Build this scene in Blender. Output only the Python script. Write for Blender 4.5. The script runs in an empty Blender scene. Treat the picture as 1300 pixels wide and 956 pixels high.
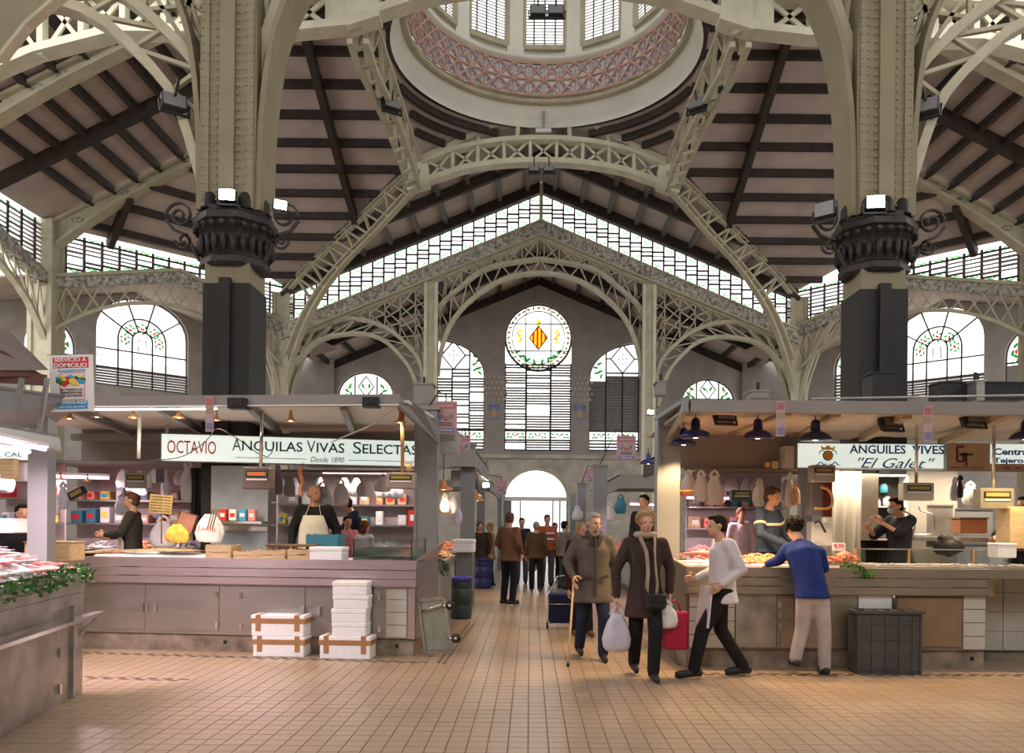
import bpy, bmesh, math, random
from mathutils import Vector as V, Matrix as M
R = random.Random(7)
C = bpy.context.scene.collection
S = bpy.context.scene
PI = math.pi
# ---------------------------------------------------------------- camera, sky, exposure
FPX, VX, VY, HC, ROLL = 1040.0, 673.0, 665.0, 1.53, 0.009
cam = bpy.data.objects.new('camera', bpy.data.cameras.new('camera'))
C.objects.link(cam)
cam.data.sensor_width = 36; cam.data.lens = 36*FPX/1300
cam.data.shift_x = (650-VX)/1300; cam.data.shift_y = (VY-478)/1300
cam.data.clip_end = 400
cam.matrix_world = M.Translation((0, 0, HC)) @ M.Rotation(PI/2, 4, 'X') @ M.Rotation(ROLL, 4, 'Z')
S.camera = cam
w = bpy.data.worlds.new('sky'); S.world = w; w.use_nodes = True
bg = w.node_tree.nodes['Background']; bg.inputs[0].default_value = (0.98, 0.97, 0.95, 1); bg.inputs[1].default_value = 3.0
S.view_settings.view_transform = 'Standard'; S.view_settings.look = 'None'
S.view_settings.gamma = 1; S.view_settings.exposure = 0.0; S.view_settings.use_curve_mapping = False
# ---------------------------------------------------------------- helpers
def px(x, y, Y):
    "a point of the place from its bearing and its depth in metres"
    dx, dy = x-VX, VY-y
    return V(((dx-ROLL*dy)/FPX*Y, Y, HC+(dy+ROLL*dx)/FPX*Y))
def foot(x, y):
    dx, dy = x-VX, VY-y; dt = dy+ROLL*dx
    Y = -HC*FPX/dt
    return V(((dx-ROLL*dy)/FPX*Y, Y, 0))
ORG = {}
def tag(o, label=None, cat=None, group=None, kind=None):
    if label: o['label'] = label
    if cat: o['category'] = cat
    if group: o['group'] = group
    if kind: o['kind'] = kind
    return o
def thing(name, label, cat, loc=(0,0,0), group=None, kind=None):
    o = bpy.data.objects.new(name, None); C.objects.link(o)
    o.empty_display_size = .1
    o.location = loc; ORG[o.name] = V(loc)
    return tag(o, label, cat, group, kind)
def copy_tree(o, parent=None):
    c = o.copy(); C.objects.link(c)
    if parent: c.parent = parent
    for ch in list(o.children): copy_tree(ch, c)
    return c
def sh(rx=0, ry=0, rz=0): return M.Rotation(rz, 4, 'Z') @ M.Rotation(ry, 4, 'Y') @ M.Rotation(rx, 4, 'X')
def basis(x, y, z, o):
    m = M.Identity(4)
    for i, a in enumerate((x, y, z, o)):
        for j in range(3): m[j][i] = a[j]
    return m
class MB:
    def __init__(s, fr=None): s.v = []; s.f = []; s.mi = []; s.fr = fr or M.Identity(4); s.m = 0; s.sm = []
    def add(s, vs, fs, smooth=False, fr=None):
        n = len(s.v); T = s.fr @ fr if fr else s.fr
        s.v += [T @ V(p) for p in vs]
        for f in fs: s.f.append([n+i for i in f]); s.mi.append(s.m); s.sm.append(smooth)
        return s
    def box(s, c, d, fr=None, taper=1, bev=0):
        x, y, z = d[0]/2, d[1]/2, d[2]/2
        if bev:
            pts = []
            b = min(bev, x*.9, y*.9)
            ring = [(-x+b,-y),(x-b,-y),(x,-y+b),(x,y-b),(x-b,y),(-x+b,y),(-x,y-b),(-x,-y+b)]
            bz = min(b, z*.9)
            vs = [(c[0]+p*(1-bz/x*.7), c[1]+q*(1-bz/y*.7), c[2]-z) for p, q in ring] + [(c[0]+p, c[1]+q, c[2]-z+bz) for p, q in ring] + [(c[0]+p, c[1]+q, c[2]+z-bz) for p, q in ring] + [(c[0]+p*(1-bz/x*.7), c[1]+q*(1-bz/y*.7), c[2]+z) for p, q in ring]
            fs = [list(range(7,-1,-1)), list(range(24,32))]
            for k in range(3):
                for i in range(8): j = (i+1) % 8; fs.append([k*8+i, k*8+j, k*8+8+j, k*8+8+i])
            return s.add(vs, fs, False, fr)
        t = taper
        vs = [(c[0]+i*x*(t if k > 0 else 1), c[1]+j*y*(t if k > 0 else 1), c[2]+k*z) for k in (-1,1) for j in (-1,1) for i in (-1,1)]
        return s.add(vs, [(0,2,3,1),(4,5,7,6),(0,1,5,4),(2,6,7,3),(0,4,6,2),(1,3,7,5)], False, fr)
    def b(s, x0, x1, y0, y1, z0, z1, fr=None): return s.box(((x0+x1)/2,(y0+y1)/2,(z0+z1)/2),(abs(x1-x0),abs(y1-y0),abs(z1-z0)),fr)
    def bar(s, p, q, wd, dp=None, up=(0,0,1)):
        p, q = V(p), V(q); d = q-p; L = d.length
        if L < 1e-6: return s
        d /= L; up = V(up)
        if abs(d.dot(up)) > .98: up = V((0,1,0)) if abs(d.y) < .9 else V((1,0,0))
        x = d.cross(up).normalized(); z = x.cross(d)
        fr = basis(x, d, z, (p+q)/2); dp = dp or wd
        return s.box((0,0,0), (wd, L, dp), fr)
    def tube(s, pts, r, n=8, closed=False, cap=True):
        pts = [V(p) for p in pts]; rs = r if isinstance(r, list) else [r]*len(pts)
        vs, fs = [], []; up = None
        for i, p in enumerate(pts):
            if closed: d = pts[(i+1) % len(pts)]-pts[i-1]
            else: d = pts[min(i+1, len(pts)-1)]-pts[max(i-1, 0)]
            if d.length < 1e-9: d = V((0,0,1))
            d.normalize()
            if up is None: up = V((0,0,1)) if abs(d.z) < .9 else V((1,0,0))
            x = d.cross(up)
            if x.length < 1e-6: x = V((1,0,0))
            x.normalize(); y = x.cross(d); up = y
            rr = rs[i]
            rx, ry = rr if isinstance(rr, tuple) else (rr, rr)
            for k in range(n):
                a = 2*PI*k/n; vs.append(p + x*math.cos(a)*rx + y*math.sin(a)*ry)
        m = len(pts)
        for i in range(m if closed else m-1):
            for k in range(n):
                a, b_ = i*n+k, i*n+(k+1) % n; c2, d2 = ((i+1) % m)*n+(k+1) % n, ((i+1) % m)*n+k
                fs.append((a, d2, c2, b_))
        if cap and not closed: fs.append(list(range(n))); fs.append(list(range((m-1)*n+n-1, (m-1)*n-1, -1)))
        return s.add(vs, fs, n > 5)
    def lathe(s, prof, n=16, fr=None, a0=0, a1=2*PI, sx=1, sy=1):
        full = abs(a1-a0-2*PI) < 1e-6; k = n if full else n+1
        vs = [(r*math.cos(a0+(a1-a0)*i/n)*sx, r*math.sin(a0+(a1-a0)*i/n)*sy, z) for r, z in prof for i in range(k)]
        fs = []
        for j in range(len(prof)-1):
            for i in range(n if full else n): 
                a, b_ = j*k+i, j*k+(i+1) % k
                fs.append((a, b_, b_+k, a+k))
        if full:
            if prof[0][0] > 1e-5: fs.append(list(range(k-1,-1,-1)))
            if prof[-1][0] > 1e-5: fs.append([(len(prof)-1)*k+i for i in range(k)])
        return s.add(vs, fs, n > 8, fr)
    def ball(s, c, r, n=10, m=6, fr=None, jit=0):
        r = r if isinstance(r, (tuple, list, V)) else (r, r, r)
        vs = []
        for j in range(m+1):
            t = PI*j/m
            for i in range(n):
                a = 2*PI*i/n; q = 1+R.uniform(-jit, jit)
                vs.append((c[0]+r[0]*math.sin(t)*math.cos(a)*q, c[1]+r[1]*math.sin(t)*math.sin(a)*q, c[2]-r[2]*math.cos(t)*q))
        fs = [(j*n+i, j*n+(i+1) % n, (j+1)*n+(i+1) % n, (j+1)*n+i) for j in range(m) for i in range(n)]
        return s.add(vs, fs, True, fr)
    def prism(s, poly, t, fr=None):
        "polygon (x,y) pushed from z=-t/2 to z=t/2"
        n = len(poly)
        vs = [(x, y, -t/2) for x, y in poly] + [(x, y, t/2) for x, y in poly]
        fs = [list(range(n-1,-1,-1)), list(range(n, 2*n))] + [(i, (i+1) % n, n+(i+1) % n, n+i) for i in range(n)]
        return s.add(vs, fs, False, fr)
    def ribbon(s, pts, wd, dp, nrm=(0,1,0), closed=False):
        "a bar of rectangular section following a curve; nrm is the direction of the width dp"
        pts = [V(p) for p in pts]; nrm = V(nrm).normalized(); vs = []; m = len(pts)
        for i, p in enumerate(pts):
            if closed: d = pts[(i+1) % m]-pts[i-1]
            else: d = pts[min(i+1, m-1)]-pts[max(i-1, 0)]
            d.normalize(); x = d.cross(nrm).normalized()
            for a, b_ in ((-1,-1),(1,-1),(1,1),(-1,1)): vs.append(p+x*wd/2*a+nrm*dp/2*b_)
        fs = []
        for i in range(m if closed else m-1):
            for k in range(4):
                j = (i+1) % m
                fs.append((i*4+k, i*4+(k+1) % 4, j*4+(k+1) % 4, j*4+k))
        if not closed: fs += [(0,1,2,3), ((m-1)*4+3, (m-1)*4+2, (m-1)*4+1, (m-1)*4)]
        return s.add(vs, fs)
    def build(s, name, mats, parent=None, label=None, cat=None, group=None, kind=None):
        if not isinstance(mats, (list, tuple)): mats = [mats]
        me = bpy.data.meshes.new(name)
        if parent is not None: o0 = ORG[parent.name]
        else:
            xs = [p.x for p in s.v]; ys = [p.y for p in s.v]; zs = [p.z for p in s.v]
            o0 = V(((min(xs)+max(xs))/2, (min(ys)+max(ys))/2, min(zs)))
        me.from_pydata([tuple(p-o0) for p in s.v], [], s.f)
        for m_ in mats: me.materials.append(m_)
        me.polygons.foreach_set('material_index', s.mi)
        me.polygons.foreach_set('use_smooth', s.sm)
        me.update()
        bm = bmesh.new(); bm.from_mesh(me); bmesh.ops.recalc_face_normals(bm, faces=bm.faces); bm.to_mesh(me); bm.free()
        o = bpy.data.objects.new(name, me); C.objects.link(o)
        if parent is not None: o.parent = parent; ORG[o.name] = o0
        else: o.location = o0; ORG[o.name] = o0
        return tag(o, label, cat, group, kind)
def soften(o, wd=.006, seg=2):
    m = o.modifiers.new('b', 'BEVEL'); m.width = wd; m.segments = seg; m.limit_method = 'ANGLE'; m.angle_limit = .6
    return o
def plate(name, outer, holes, t, fr, mat_, parent=None, **k):
    "a flat plate with holes: 2-D outlines, filled and given thickness, placed by the frame fr"
    cu = bpy.data.curves.new('c', 'CURVE'); cu.dimensions = '2D'; cu.fill_mode = 'BOTH'; cu.extrude = t/2
    for poly in [outer]+list(holes):
        sp = cu.splines.new('POLY'); sp.points.add(len(poly)-1); sp.use_cyclic_u = True
        for p, (x, y) in zip(sp.points, poly): p.co = (x, y, 0, 1)
    ob = bpy.data.objects.new('c', cu); C.objects.link(ob)
    dg = bpy.context.evaluated_depsgraph_get(); dg.update()
    me = bpy.data.meshes.new_from_object(ob.evaluated_get(dg))
    C.objects.unlink(ob); bpy.data.objects.remove(ob); bpy.data.curves.remove(cu)
    mb = MB(fr); mb.add([v.co.copy() for v in me.vertices], [list(p.vertices) for p in me.polygons])
    bpy.data.meshes.remove(me)
    return mb.build(name, mat_, parent, **k)
_tc = {}
def text(s, fr, wd, ht, mat_, parent, name='lettering', shear=0, t=.004, spacing=1, bold=0):
    "letters laid in the frame fr (x right, y up, z towards the reader), fitted to wd x ht, centred"
    key = (s, shear, spacing, bold)
    if key not in _tc:
        cu = bpy.data.curves.new('t', 'FONT'); cu.body = s; cu.size = 1; cu.shear = shear; cu.extrude = .01; cu.resolution_u = 3; cu.space_character = spacing; cu.offset = bold
        ob = bpy.data.objects.new('t', cu); C.objects.link(ob)
        dg = bpy.context.evaluated_depsgraph_get(); dg.update()
        me = bpy.data.meshes.new_from_object(ob.evaluated_get(dg))
        vs = [v.co.copy() for v in me.vertices]; fs = [list(p.vertices) for p in me.polygons]
        C.objects.unlink(ob); bpy.data.objects.remove(ob); bpy.data.curves.remove(cu); bpy.data.meshes.remove(me)
        _tc[key] = (vs, fs)
    vs, fs = _tc[key]
    x0 = min(v.x for v in vs); x1 = max(v.x for v in vs); y0 = min(v.y for v in vs); y1 = max(v.y for v in vs)
    sx = wd/(x1-x0); sy = ht/(y1-y0)
    mb = MB(fr); mb.add([((v.x-(x0+x1)/2)*sx, (v.y-(y0+y1)/2)*sy, t if v.z > 0 else 0) for v in vs], fs)
    return mb.build(name, mat_, parent)
def face_fr(o, yaw=0):
    "frame of an upright face turned to the viewer (x right, y up, z out), yaw turns it about the vertical"
    return M.Translation(o) @ M.Rotation(yaw, 4, 'Z') @ M.Rotation(PI/2, 4, 'X')
# ---------------------------------------------------------------- materials
MT = {}
def mat(name, col, rough=.6, metal=0, var=.12, scale=6, bump=0, emit=0, spec=.4, tr=0, alpha=1, ior=1.45, stretch=None, ecol=None):
    m = bpy.data.materials.new(name); m.use_nodes = True; nt = m.node_tree; b = nt.nodes['Principled BSDF']
    if len(col) == 3: col = (*col, 1)
    b.inputs['Roughness'].default_value = rough; b.inputs['Metallic'].default_value = metal
    b.inputs['Specular IOR Level'].default_value = spec; b.inputs['IOR'].default_value = ior
    b.inputs['Transmission Weight'].default_value = tr; b.inputs['Alpha'].default_value = alpha
    if emit:
        b.inputs['Emission Color'].default_value = (*(ecol or col[:3]), 1); b.inputs['Emission Strength'].default_value = emit
    tc = nt.nodes.new('ShaderNodeTexCoord'); mp = nt.nodes.new('ShaderNodeMapping'); nz = nt.nodes.new('ShaderNodeTexNoise')
    nt.links.new(tc.outputs['Object'], mp.inputs[0]); nt.links.new(mp.outputs[0], nz.inputs['Vector'])
    if stretch: mp.inputs['Scale'].default_value = stretch
    nz.inputs['Scale'].default_value = scale; nz.inputs['Detail'].default_value = 6
    cr = nt.nodes.new('ShaderNodeValToRGB'); e = cr.color_ramp.elements
    e[0].position = .3; e[1].position = .7
    e[0].color = tuple(c*(1-var) for c in col[:3])+(1,); e[1].color = tuple(min(1, c*(1+var)) for c in col[:3])+(1,)
    nt.links.new(nz.outputs[0], cr.inputs[0]); nt.links.new(cr.outputs[0], b.inputs['Base Color'])
    if bump:
        bp = nt.nodes.new('ShaderNodeBump'); bp.inputs['Strength'].default_value = bump; bp.inputs['Distance'].default_value = .02
        nt.links.new(nz.outputs[0], bp.inputs['Height']); nt.links.new(bp.outputs[0], b.inputs['Normal'])
    MT[name] = m
    return m
def pane_mat(name, col, clear=.55):
    "thin coloured window glass: part clear, part milky"
    m = bpy.data.materials.new(name); m.use_nodes = True; nt = m.node_tree; nt.nodes.clear()
    o = nt.nodes.new('ShaderNodeOutputMaterial'); a = nt.nodes.new('ShaderNodeBsdfTransparent'); t = nt.nodes.new('ShaderNodeBsdfTranslucent'); x = nt.nodes.new('ShaderNodeMixShader')
    a.inputs[0].default_value = (*col, 1); t.inputs[0].default_value = (*col, 1); x.inputs[0].default_value = 1-clear
    nt.links.new(a.outputs[0], x.inputs[1]); nt.links.new(t.outputs[0], x.inputs[2]); nt.links.new(x.outputs[0], o.inputs[0])
    MT[name] = m; return m
cream = mat('cream_paint', (.47,.43,.31), .55, var=.12, scale=3)
cream_lt = mat('light_cream_paint', (.62,.59,.45), .5, var=.1, scale=3)
olive = mat('olive_paint', (.25,.215,.135), .55, var=.1, scale=2)
dark_iron = mat('dark_iron', (.035,.03,.028), .5, metal=.3, var=.4, scale=12, bump=.6)
black_clad = mat('black_cladding', (.019,.017,.016), .55, var=.2, scale=2)
purl = mat('dark_brown_wood', (.045,.032,.028), .7, var=.3, scale=4)
purlg = mat('grey_painted_beam', (.13,.125,.12), .6, var=.2, scale=4)
board = mat('ceiling_board', (.47,.385,.345), .85, var=.13, scale=1.2, stretch=(1,1,1))
band = mat('ornate_band', (.36,.34,.29), .7, var=.75, scale=9, bump=.8)
walltile = mat('grey_wall_tile', (.36,.33,.30), .5, var=.13, scale=2)
stone = mat('pale_stone', (.50,.46,.39), .7, var=.25, scale=1.6)
plaster = mat('dome_plaster', (.78,.78,.70), .7, var=.06, scale=1)
slatm = mat('grey_louvre', (.22,.21,.20), .5, var=.15)
lead = mat('window_lead', (.05,.04,.035), .6, var=.2)
glass_w = pane_mat('white_window_glass', (1,1,1), .6)
glass_g = pane_mat('green_stained_glass', (.12,.42,.16), .5)
glass_r = pane_mat('red_stained_glass', (.85,.10,.06), .5)
glass_p = pane_mat('pink_stained_glass', (.95,.50,.45), .5)
glass_y = pane_mat('yellow_stained_glass', (.95,.70,.12), .5)
glass_b = pane_mat('blue_stained_glass', (.45,.62,.95), .5)
glass_o = pane_mat('olive_stained_glass', (.33,.38,.10), .5)
steel = mat('stainless_steel', (.44,.42,.41), .33, metal=.85, var=.10, scale=1.5, stretch=(1,1,6))
steel_d = mat('worn_steel', (.40,.38,.35), .4, metal=.75, var=.3, scale=4)
chrome = mat('chrome', (.7,.7,.7), .15, metal=1, var=.03)
greyp = mat('grey_painted_steel', (.235,.24,.245), .4, metal=.2, var=.08, scale=2)
greyb = mat('grey_brown_panel', (.27,.245,.23), .55, var=.1, scale=1)
concrete = mat('dirty_concrete', (.25,.20,.15), .8, var=.5, scale=5, bump=.3)
whitetile = mat('white_glazed_tile', (.50,.48,.42), .25, var=.08, scale=3)
white = mat('white_paint', (.75,.75,.73), .5, var=.05)
foam = mat('white_foam', (.86,.86,.86), .75, var=.04, scale=20, bump=.1)
tape = mat('brown_tape', (.38,.20,.09), .35, var=.1)
woodl = mat('pale_crate_wood', (.58,.42,.24), .7, var=.2, scale=5, stretch=(1,8,8))
woodd = mat('dark_wood', (.16,.09,.05), .6, var=.25, scale=5)
teal = mat('teal_plastic', (.04,.20,.28), .4, var=.1)
blue_d = mat('navy_enamel', (.015,.02,.12), .2, var=.1, spec=.6)
glassm = mat('tank_glass', (.72,.90,.85), .03, var=.02, tr=1, ior=1.1, alpha=.35)
waterm = mat('tank_water', (.45,.75,.72), .03, var=.02, tr=1, ior=1.33, alpha=.6)
blackp = mat('black_plastic', (.02,.02,.022), .45, var=.2)
green_l = mat('parsley_green', (.05,.16,.025), .6, var=.5, scale=30)
ice = mat('crushed_ice', (.80,.82,.85), .3, var=.08, scale=40, bump=.5)
fish_s = mat('silver_fish', (.42,.40,.38), .25, metal=.2, var=.35, scale=9)
fish_p = mat('pink_fish', (.80,.28,.24), .3, var=.35, scale=12)
fish_d = mat('dark_fish', (.10,.085,.08), .25, var=.5, scale=8)
fish_t = mat('tan_fish', (.58,.36,.20), .3, var=.35, scale=8)
prawn = mat('orange_prawn', (.85,.30,.15), .35, var=.35, scale=30)
octo = mat('pink_octopus', (.62,.20,.12), .3, var=.3, scale=14)
bag_w = mat('white_plastic_bag', (.72,.70,.70), .4, var=.1, scale=5, bump=.5)
bag_l = mat('lilac_plastic_bag', (.60,.56,.66), .35, var=.15, scale=5, bump=.5)
yellow = mat('yellow_net', (.75,.50,.08), .5, var=.4, scale=14, bump=.6)
red = mat('red_paint', (.62,.03,.03), .5, var=.1)
bluep = mat('blue_print', (.02,.13,.42), .5, var=.05)
cyanp = mat('cyan_print', (.05,.35,.65), .5, var=.05)
greenp = mat('dark_green_print', (.01,.10,.10), .5, var=.05)
yellp = mat('yellow_print', (.85,.62,.08), .5, var=.1)
blackt = mat('black_print', (.02,.02,.02), .5, var=.05)
paper = mat('white_paper', (.78,.77,.76), .6, var=.03)
skin = mat('skin', (.55,.31,.21), .5, var=.08, scale=10)
skin_t = mat('tanned_skin', (.42,.21,.13), .5, var=.08, scale=10)
lit = mat('tube_light', (1,.95,.95), .5, var=0, emit=9)
litp = mat('pink_tube_light', (1,.55,.65), .5, var=0, emit=6, ecol=(1,.46,.62))
lamp_e = mat('lamp_glow', (1,.78,.45), .5, var=0, emit=14, ecol=(1,.74,.42))
flood_e = mat('floodlight_glow', (.9,1,.95), .5, var=0, emit=60, ecol=(.9,1,.96))
signw = mat('lit_sign_face', (.80,.88,.85), .4, var=.03, emit=.62, ecol=(.85,1,.95))
signd = mat('beige_sign_face', (.42,.30,.22), .5, var=.05)
# ---------------------------------------------------------------- the hall: octagonal crossing under a dome; U = module in metres
U, X0 = 21.5, .31
def H(x, y, z): return V((x*U+X0, y*U, HC+z*U))
def clip_poly(poly, a, b, keep):
    "keep the part of the convex polygon where a.p <= b (keep=-1) or >= b"
    out = []; n = len(poly)
    for i in range(n):
        p, q = poly[i], poly[(i+1) % n]
        dp = (a[0]*p[0]+a[1]*p[1]-b)*keep; dq = (a[0]*q[0]+a[1]*q[1]-b)*keep
        if dp >= 0: out.append(p)
        if (dp > 0) != (dq > 0) and abs(dp-dq) > 1e-9:
            t = dp/(dp-dq); out.append((p[0]+(q[0]-p[0])*t, p[1]+(q[1]-p[1])*t))
    return out
def clip_line(poly, a, b):
    "segment of the line a.p = b inside the convex polygon"
    pts = []; n = len(poly)
    for i in range(n):
        p, q = poly[i], poly[(i+1) % n]
        dp = a[0]*p[0]+a[1]*p[1]-b; dq = a[0]*q[0]+a[1]*q[1]-b
        if (dp > 0) != (dq > 0): t = dp/(dp-dq); pts.append((p[0]+(q[0]-p[0])*t, p[1]+(q[1]-p[1])*t))
    return pts if len(pts) == 2 else None
def roof(poly, zf, a, b0, step, n, ra=None, rbs=(), pm=purl, pw=.007, ph=.010, fine=True):
    "a sloping ceiling (structure): boards between purlins, purlins, rafters; poly in hall units (x,y); purlins are lines a.p = b0 + k*step"
    r = thing('ceiling', None, None, H(*poly[0], zf(*poly[0])), kind='structure')
    if a is None:
        mb = MB(); mb.add([H(x, y, zf(x, y)+.006) for x, y in poly]+[H(x, y, zf(x, y)+.009) for x, y in poly], [list(range(len(poly))), list(range(len(poly), 2*len(poly)))]+[(i,(i+1)%len(poly),len(poly)+(i+1)%len(poly),len(poly)+i) for i in range(len(poly))])
        mb.build('ceiling_board', board, r); return r
    bs = [-1e3]+[b0+k*step for k in range(n)]+[1e3]
    for k in range(len(bs)-1):
        q = clip_poly(clip_poly(poly, a, bs[k], 1), a, bs[k+1], -1)
        if len(q) < 3: continue
        m = len(q); mb = MB()
        mb.add([H(x, y, zf(x, y)+.004) for x, y in q]+[H(x, y, zf(x, y)+.007) for x, y in q], [list(range(m)), list(range(m, 2*m))]+[(i,(i+1)%m,m+(i+1)%m,m+i) for i in range(m)])
        mb.build('ceiling_board', board, r)
    for b in bs[1:-1]:
        s = clip_line(poly, a, b)
        if s:
            mb = MB(); (x1, y1), (x2, y2) = s
            mb.bar(H(x1, y1, zf(x1, y1)-.001), H(x2, y2, zf(x2, y2)-.001), pw*U, ph*U)
            mb.build('purlin', pm, r)
    for b in rbs:
        s = clip_line(poly, ra, b)
        if s:
            mb = MB(); (x1, y1), (x2, y2) = s
            mb.bar(H(x1, y1, zf(x1, y1)-.006), H(x2, y2, zf(x2, y2)-.006), .009*U, .016*U)
            mb.build('rafter', purl, r)
    return r
SL = .41
zA = lambda x, y: .603-SL*abs(y-1)
zB = lambda x, y: .603-SL*abs(x)
zC = lambda x, y: .788-.5*abs(x)
zD = lambda x, y: .425+.431*(1.91-abs(x)-y)
zE = lambda x, y: .5276-.42*abs(x)
D_Y = [1.028,1.066,1.104,1.146,1.190,1.234,1.283,1.334,1.390]
for sd in (-1, 1):
    f = lambda P: [(sd*x, y) for x, y in P]; KO = .346 if sd < 0 else .392; YO = 1.91/(1+KO)
    roof(f([(.19,1.0),(.19,1.19),(.458,1.458),(KO*YO,YO),(KO,1.0)]), zA, (0,1), 1.028, .044, 10, (1,0), (sd*.295,))
    roof(f([(.19,1.0),(.19,.81),(.25,.75),(KO,.75),(KO,1.0)]), zA, (0,1), .78, .06, 4)
    roof(f([(KO*.78,.78),(KO*1.19,1.19),(.72,1.19),(.72,.78)]), zC, (1,0), sd*.324-(0 if sd > 0 else .33), .033, 12, (0,1), (1.05,))
    q2 = .7071
    roof(f([(KO*1.19,1.19),(.72,1.19),(KO*YO,YO)]), zD, (sd*q2, q2), 1.91*q2-.23, .042, 6, (-sd*q2, q2), ((1.19-.60)*q2,))
    # far nave, both slopes, dark frame at mid length
    roof(f([(0,1.19),(.19,1.19),(.458,1.458),(0,1.458)]), zB, (1,0), sd*.024-(0 if sd > 0 else .048*9), .048, 10, (0,1), (1.33,1.452), pm=purlg)
    roof(f([(0,.81),(.19,.81),(.4,.6),(0,.6)]), zB, (1,0), sd*.05-(0 if sd > 0 else .3), .1, 4)
    roof(f([(0,1.462),(.47,1.462),(.47,1.77),(0,1.77)]), zE, (1,0), sd*.03-(0 if sd > 0 else .052*8), .052, 9, (0,1), (1.60,1.762), pm=purl)
    roof(f([(.25,.74),(.27,1.25),(.5,1.45),(.54,1.36),(.43,1.2),(.40,.74)]), lambda x, y: .655, None, 0, 0, 0)  # unseen lid, added to stop light leaking between the roof planes
    # low gabled outer roofs behind the oblique bays
    for s0, s1 in ((-.25,.5),(.5,1.3)):
        c4 = [(.72-.262*s, 1.19+.268*s) for s in (s0, s1)]; zz4 = lambda x, y: .3995-.102*abs((.72-x*sd+ (y-1.19))/2/.265-.5)
        roof(f([c4[0], c4[1], (c4[1][0]+.15, c4[1][1]+.15), (c4[0][0]+.15, c4[0][1]+.15)]), zz4, None, 0, 0, 0)
# pendentive corners: curved purlins following the dome ring
for sd in (-1, 1):
    for sy in (1, -1):
        pr = thing('ceiling', None, None, H(sd*.15, 1+sy*.15, .55), kind='structure')
        def zc(r): return .576-.72*(r-.1885)
        ring_n = 14
        def pt(r, k):
            a = (k/ring_n)*PI/2; x, y = r*math.cos(a), r*math.sin(a); m = max(x, y)
            if m > .19: x, y = x*.19/m, y*.19/m
            rr = math.hypot(x, y)
            return (sd*x, 1+sy*y, zc(rr))
        rs = [.1885,.200,.214,.229,.246,.269]
        for r0, r1 in zip(rs, rs[1:]):
            mb = MB(); vs = []; fs = []
            for k in range(ring_n+1):
                for r in (r0, r1):
                    x, y, z = pt(r, k); vs.append(H(x, y, z+.004))
            for k in range(ring_n): fs.append((2*k, 2*k+1, 2*k+3, 2*k+2))
            mb.add(vs, fs); o = mb.build('ceiling_board', board, pr)
        for r in rs[1:-1]:
            mb = MB(); pts = []
            for k in range(ring_n+1):
                a = (k/ring_n)*PI/2
                if max(r*math.cos(a), r*math.sin(a)) <= .1905: x, y, z = pt(r, k); pts.append(H(x, y, z-.001))
            if len(pts) > 1: mb.ribbon(pts, .006*U, .009*U, (0,0,1)); mb.build('purlin', purl, pr)
# ---------------------------------------------------------------- dome
dome = thing('ceiling_dome', None, None, H(0, 1, .60), kind='structure')
def cyl(name, prof, m, n=64, parent=dome, a0=0, a1=2*PI):
    mb = MB(); fr = M.Translation(H(0, 1, 0)-V((0,0,0)))
    mb.lathe([(r*U, z*U) for r, z in prof], n, fr, a0, a1)
    # open lathe: drop the end caps
    mb.f = [f for f in mb.f if len(f) == 4]; mb.mi = mb.mi[:len(mb.f)]; mb.sm = mb.sm[:len(mb.f)]
    return mb.build(name, m, parent)
cyl('ring_beam', [(.1885,.574),(.188,.580),(.184,.585),(.176,.602)], plaster)
cyl('ring_lip', [(.188,.574),(.193,.574),(.193,.582),(.186,.583)], purl)
cyl('ring_moulding', [(.1775,.600),(.1700,.601),(.1690,.606),(.1725,.608),(.171,.611)], cream)
pinkt = mat('terracotta_rib', (.55,.34,.28), .6, var=.2, scale=10)
bluet = mat('blue_motif_tile', (.25,.28,.52), .35, var=.4, scale=14)
palet = mat('pale_motif_tile', (.80,.80,.82), .4, var=.25, scale=14)
NB = 48
def cp(r, a, z): return H(r*math.sin(a), 1+r*math.cos(a), z)
z0, z1, zm = .611, .655, .633
for k in range(NB):
    a0, a1 = 2*PI*k/NB, 2*PI*(k+1)/NB; am = (a0+a1)/2
    if math.cos(am) < -.2: 
        mb = MB(); mb.add([cp(.171,a0,z0),cp(.171,a1,z0),cp(.168,a1,z1),cp(.168,a0,z1)], [(0,1,2,3)]); mb.build('tile_panel', palet, dome); continue
    mb = MB(); mb.add([cp(.171,a0,z0),cp(.171,a1,z0),cp(.168,a1,z1),cp(.168,a0,z1)], [(0,1,2,3)])
    mb.m = 1
    for (aa, zz) in ((.25,.27),(.75,.27),(.25,.73),(.75,.73),(.5,.12),(.5,.88),(.12,.5),(.88,.5)):
        a = a0+(a1-a0)*aa; z = z0+(z1-z0)*zz; r = .1665+.003*(1-zz)
        c = cp(r, a, z); rr = .0024*U
        t = cp(r, a+.012, z)-cp(r, a-.012, z); t.normalize()
        mb.add([c-t*rr, c+V((0,0,rr)), c+t*rr, c-V((0,0,rr))], [(0,1,2,3)])
    pnl = mb.build('tile_panel', [palet, bluet], dome)
    mb = MB()
    c = lambda aa, zz: cp(.1655+.003*(1-zz), a0+(a1-a0)*aa, z0+(z1-z0)*zz)
    for p, q in (((0,0),(0,1)),((0,0),(1,.5)),((0,.5),(1,0)),((0,.5),(1,1)),((0,1),(1,.5)),((0,.5),(1,.5)),((0,0),(1,0)),((0,1),(1,1))):
        mb.bar(c(*p), c(*q), .035, .05)
    mb.build('rib', pinkt, pnl)
cyl('ring_moulding', [(.168,.655),(.160,.658),(.158,.662),(.163,.665),(.160,.672)], plaster)
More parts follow.
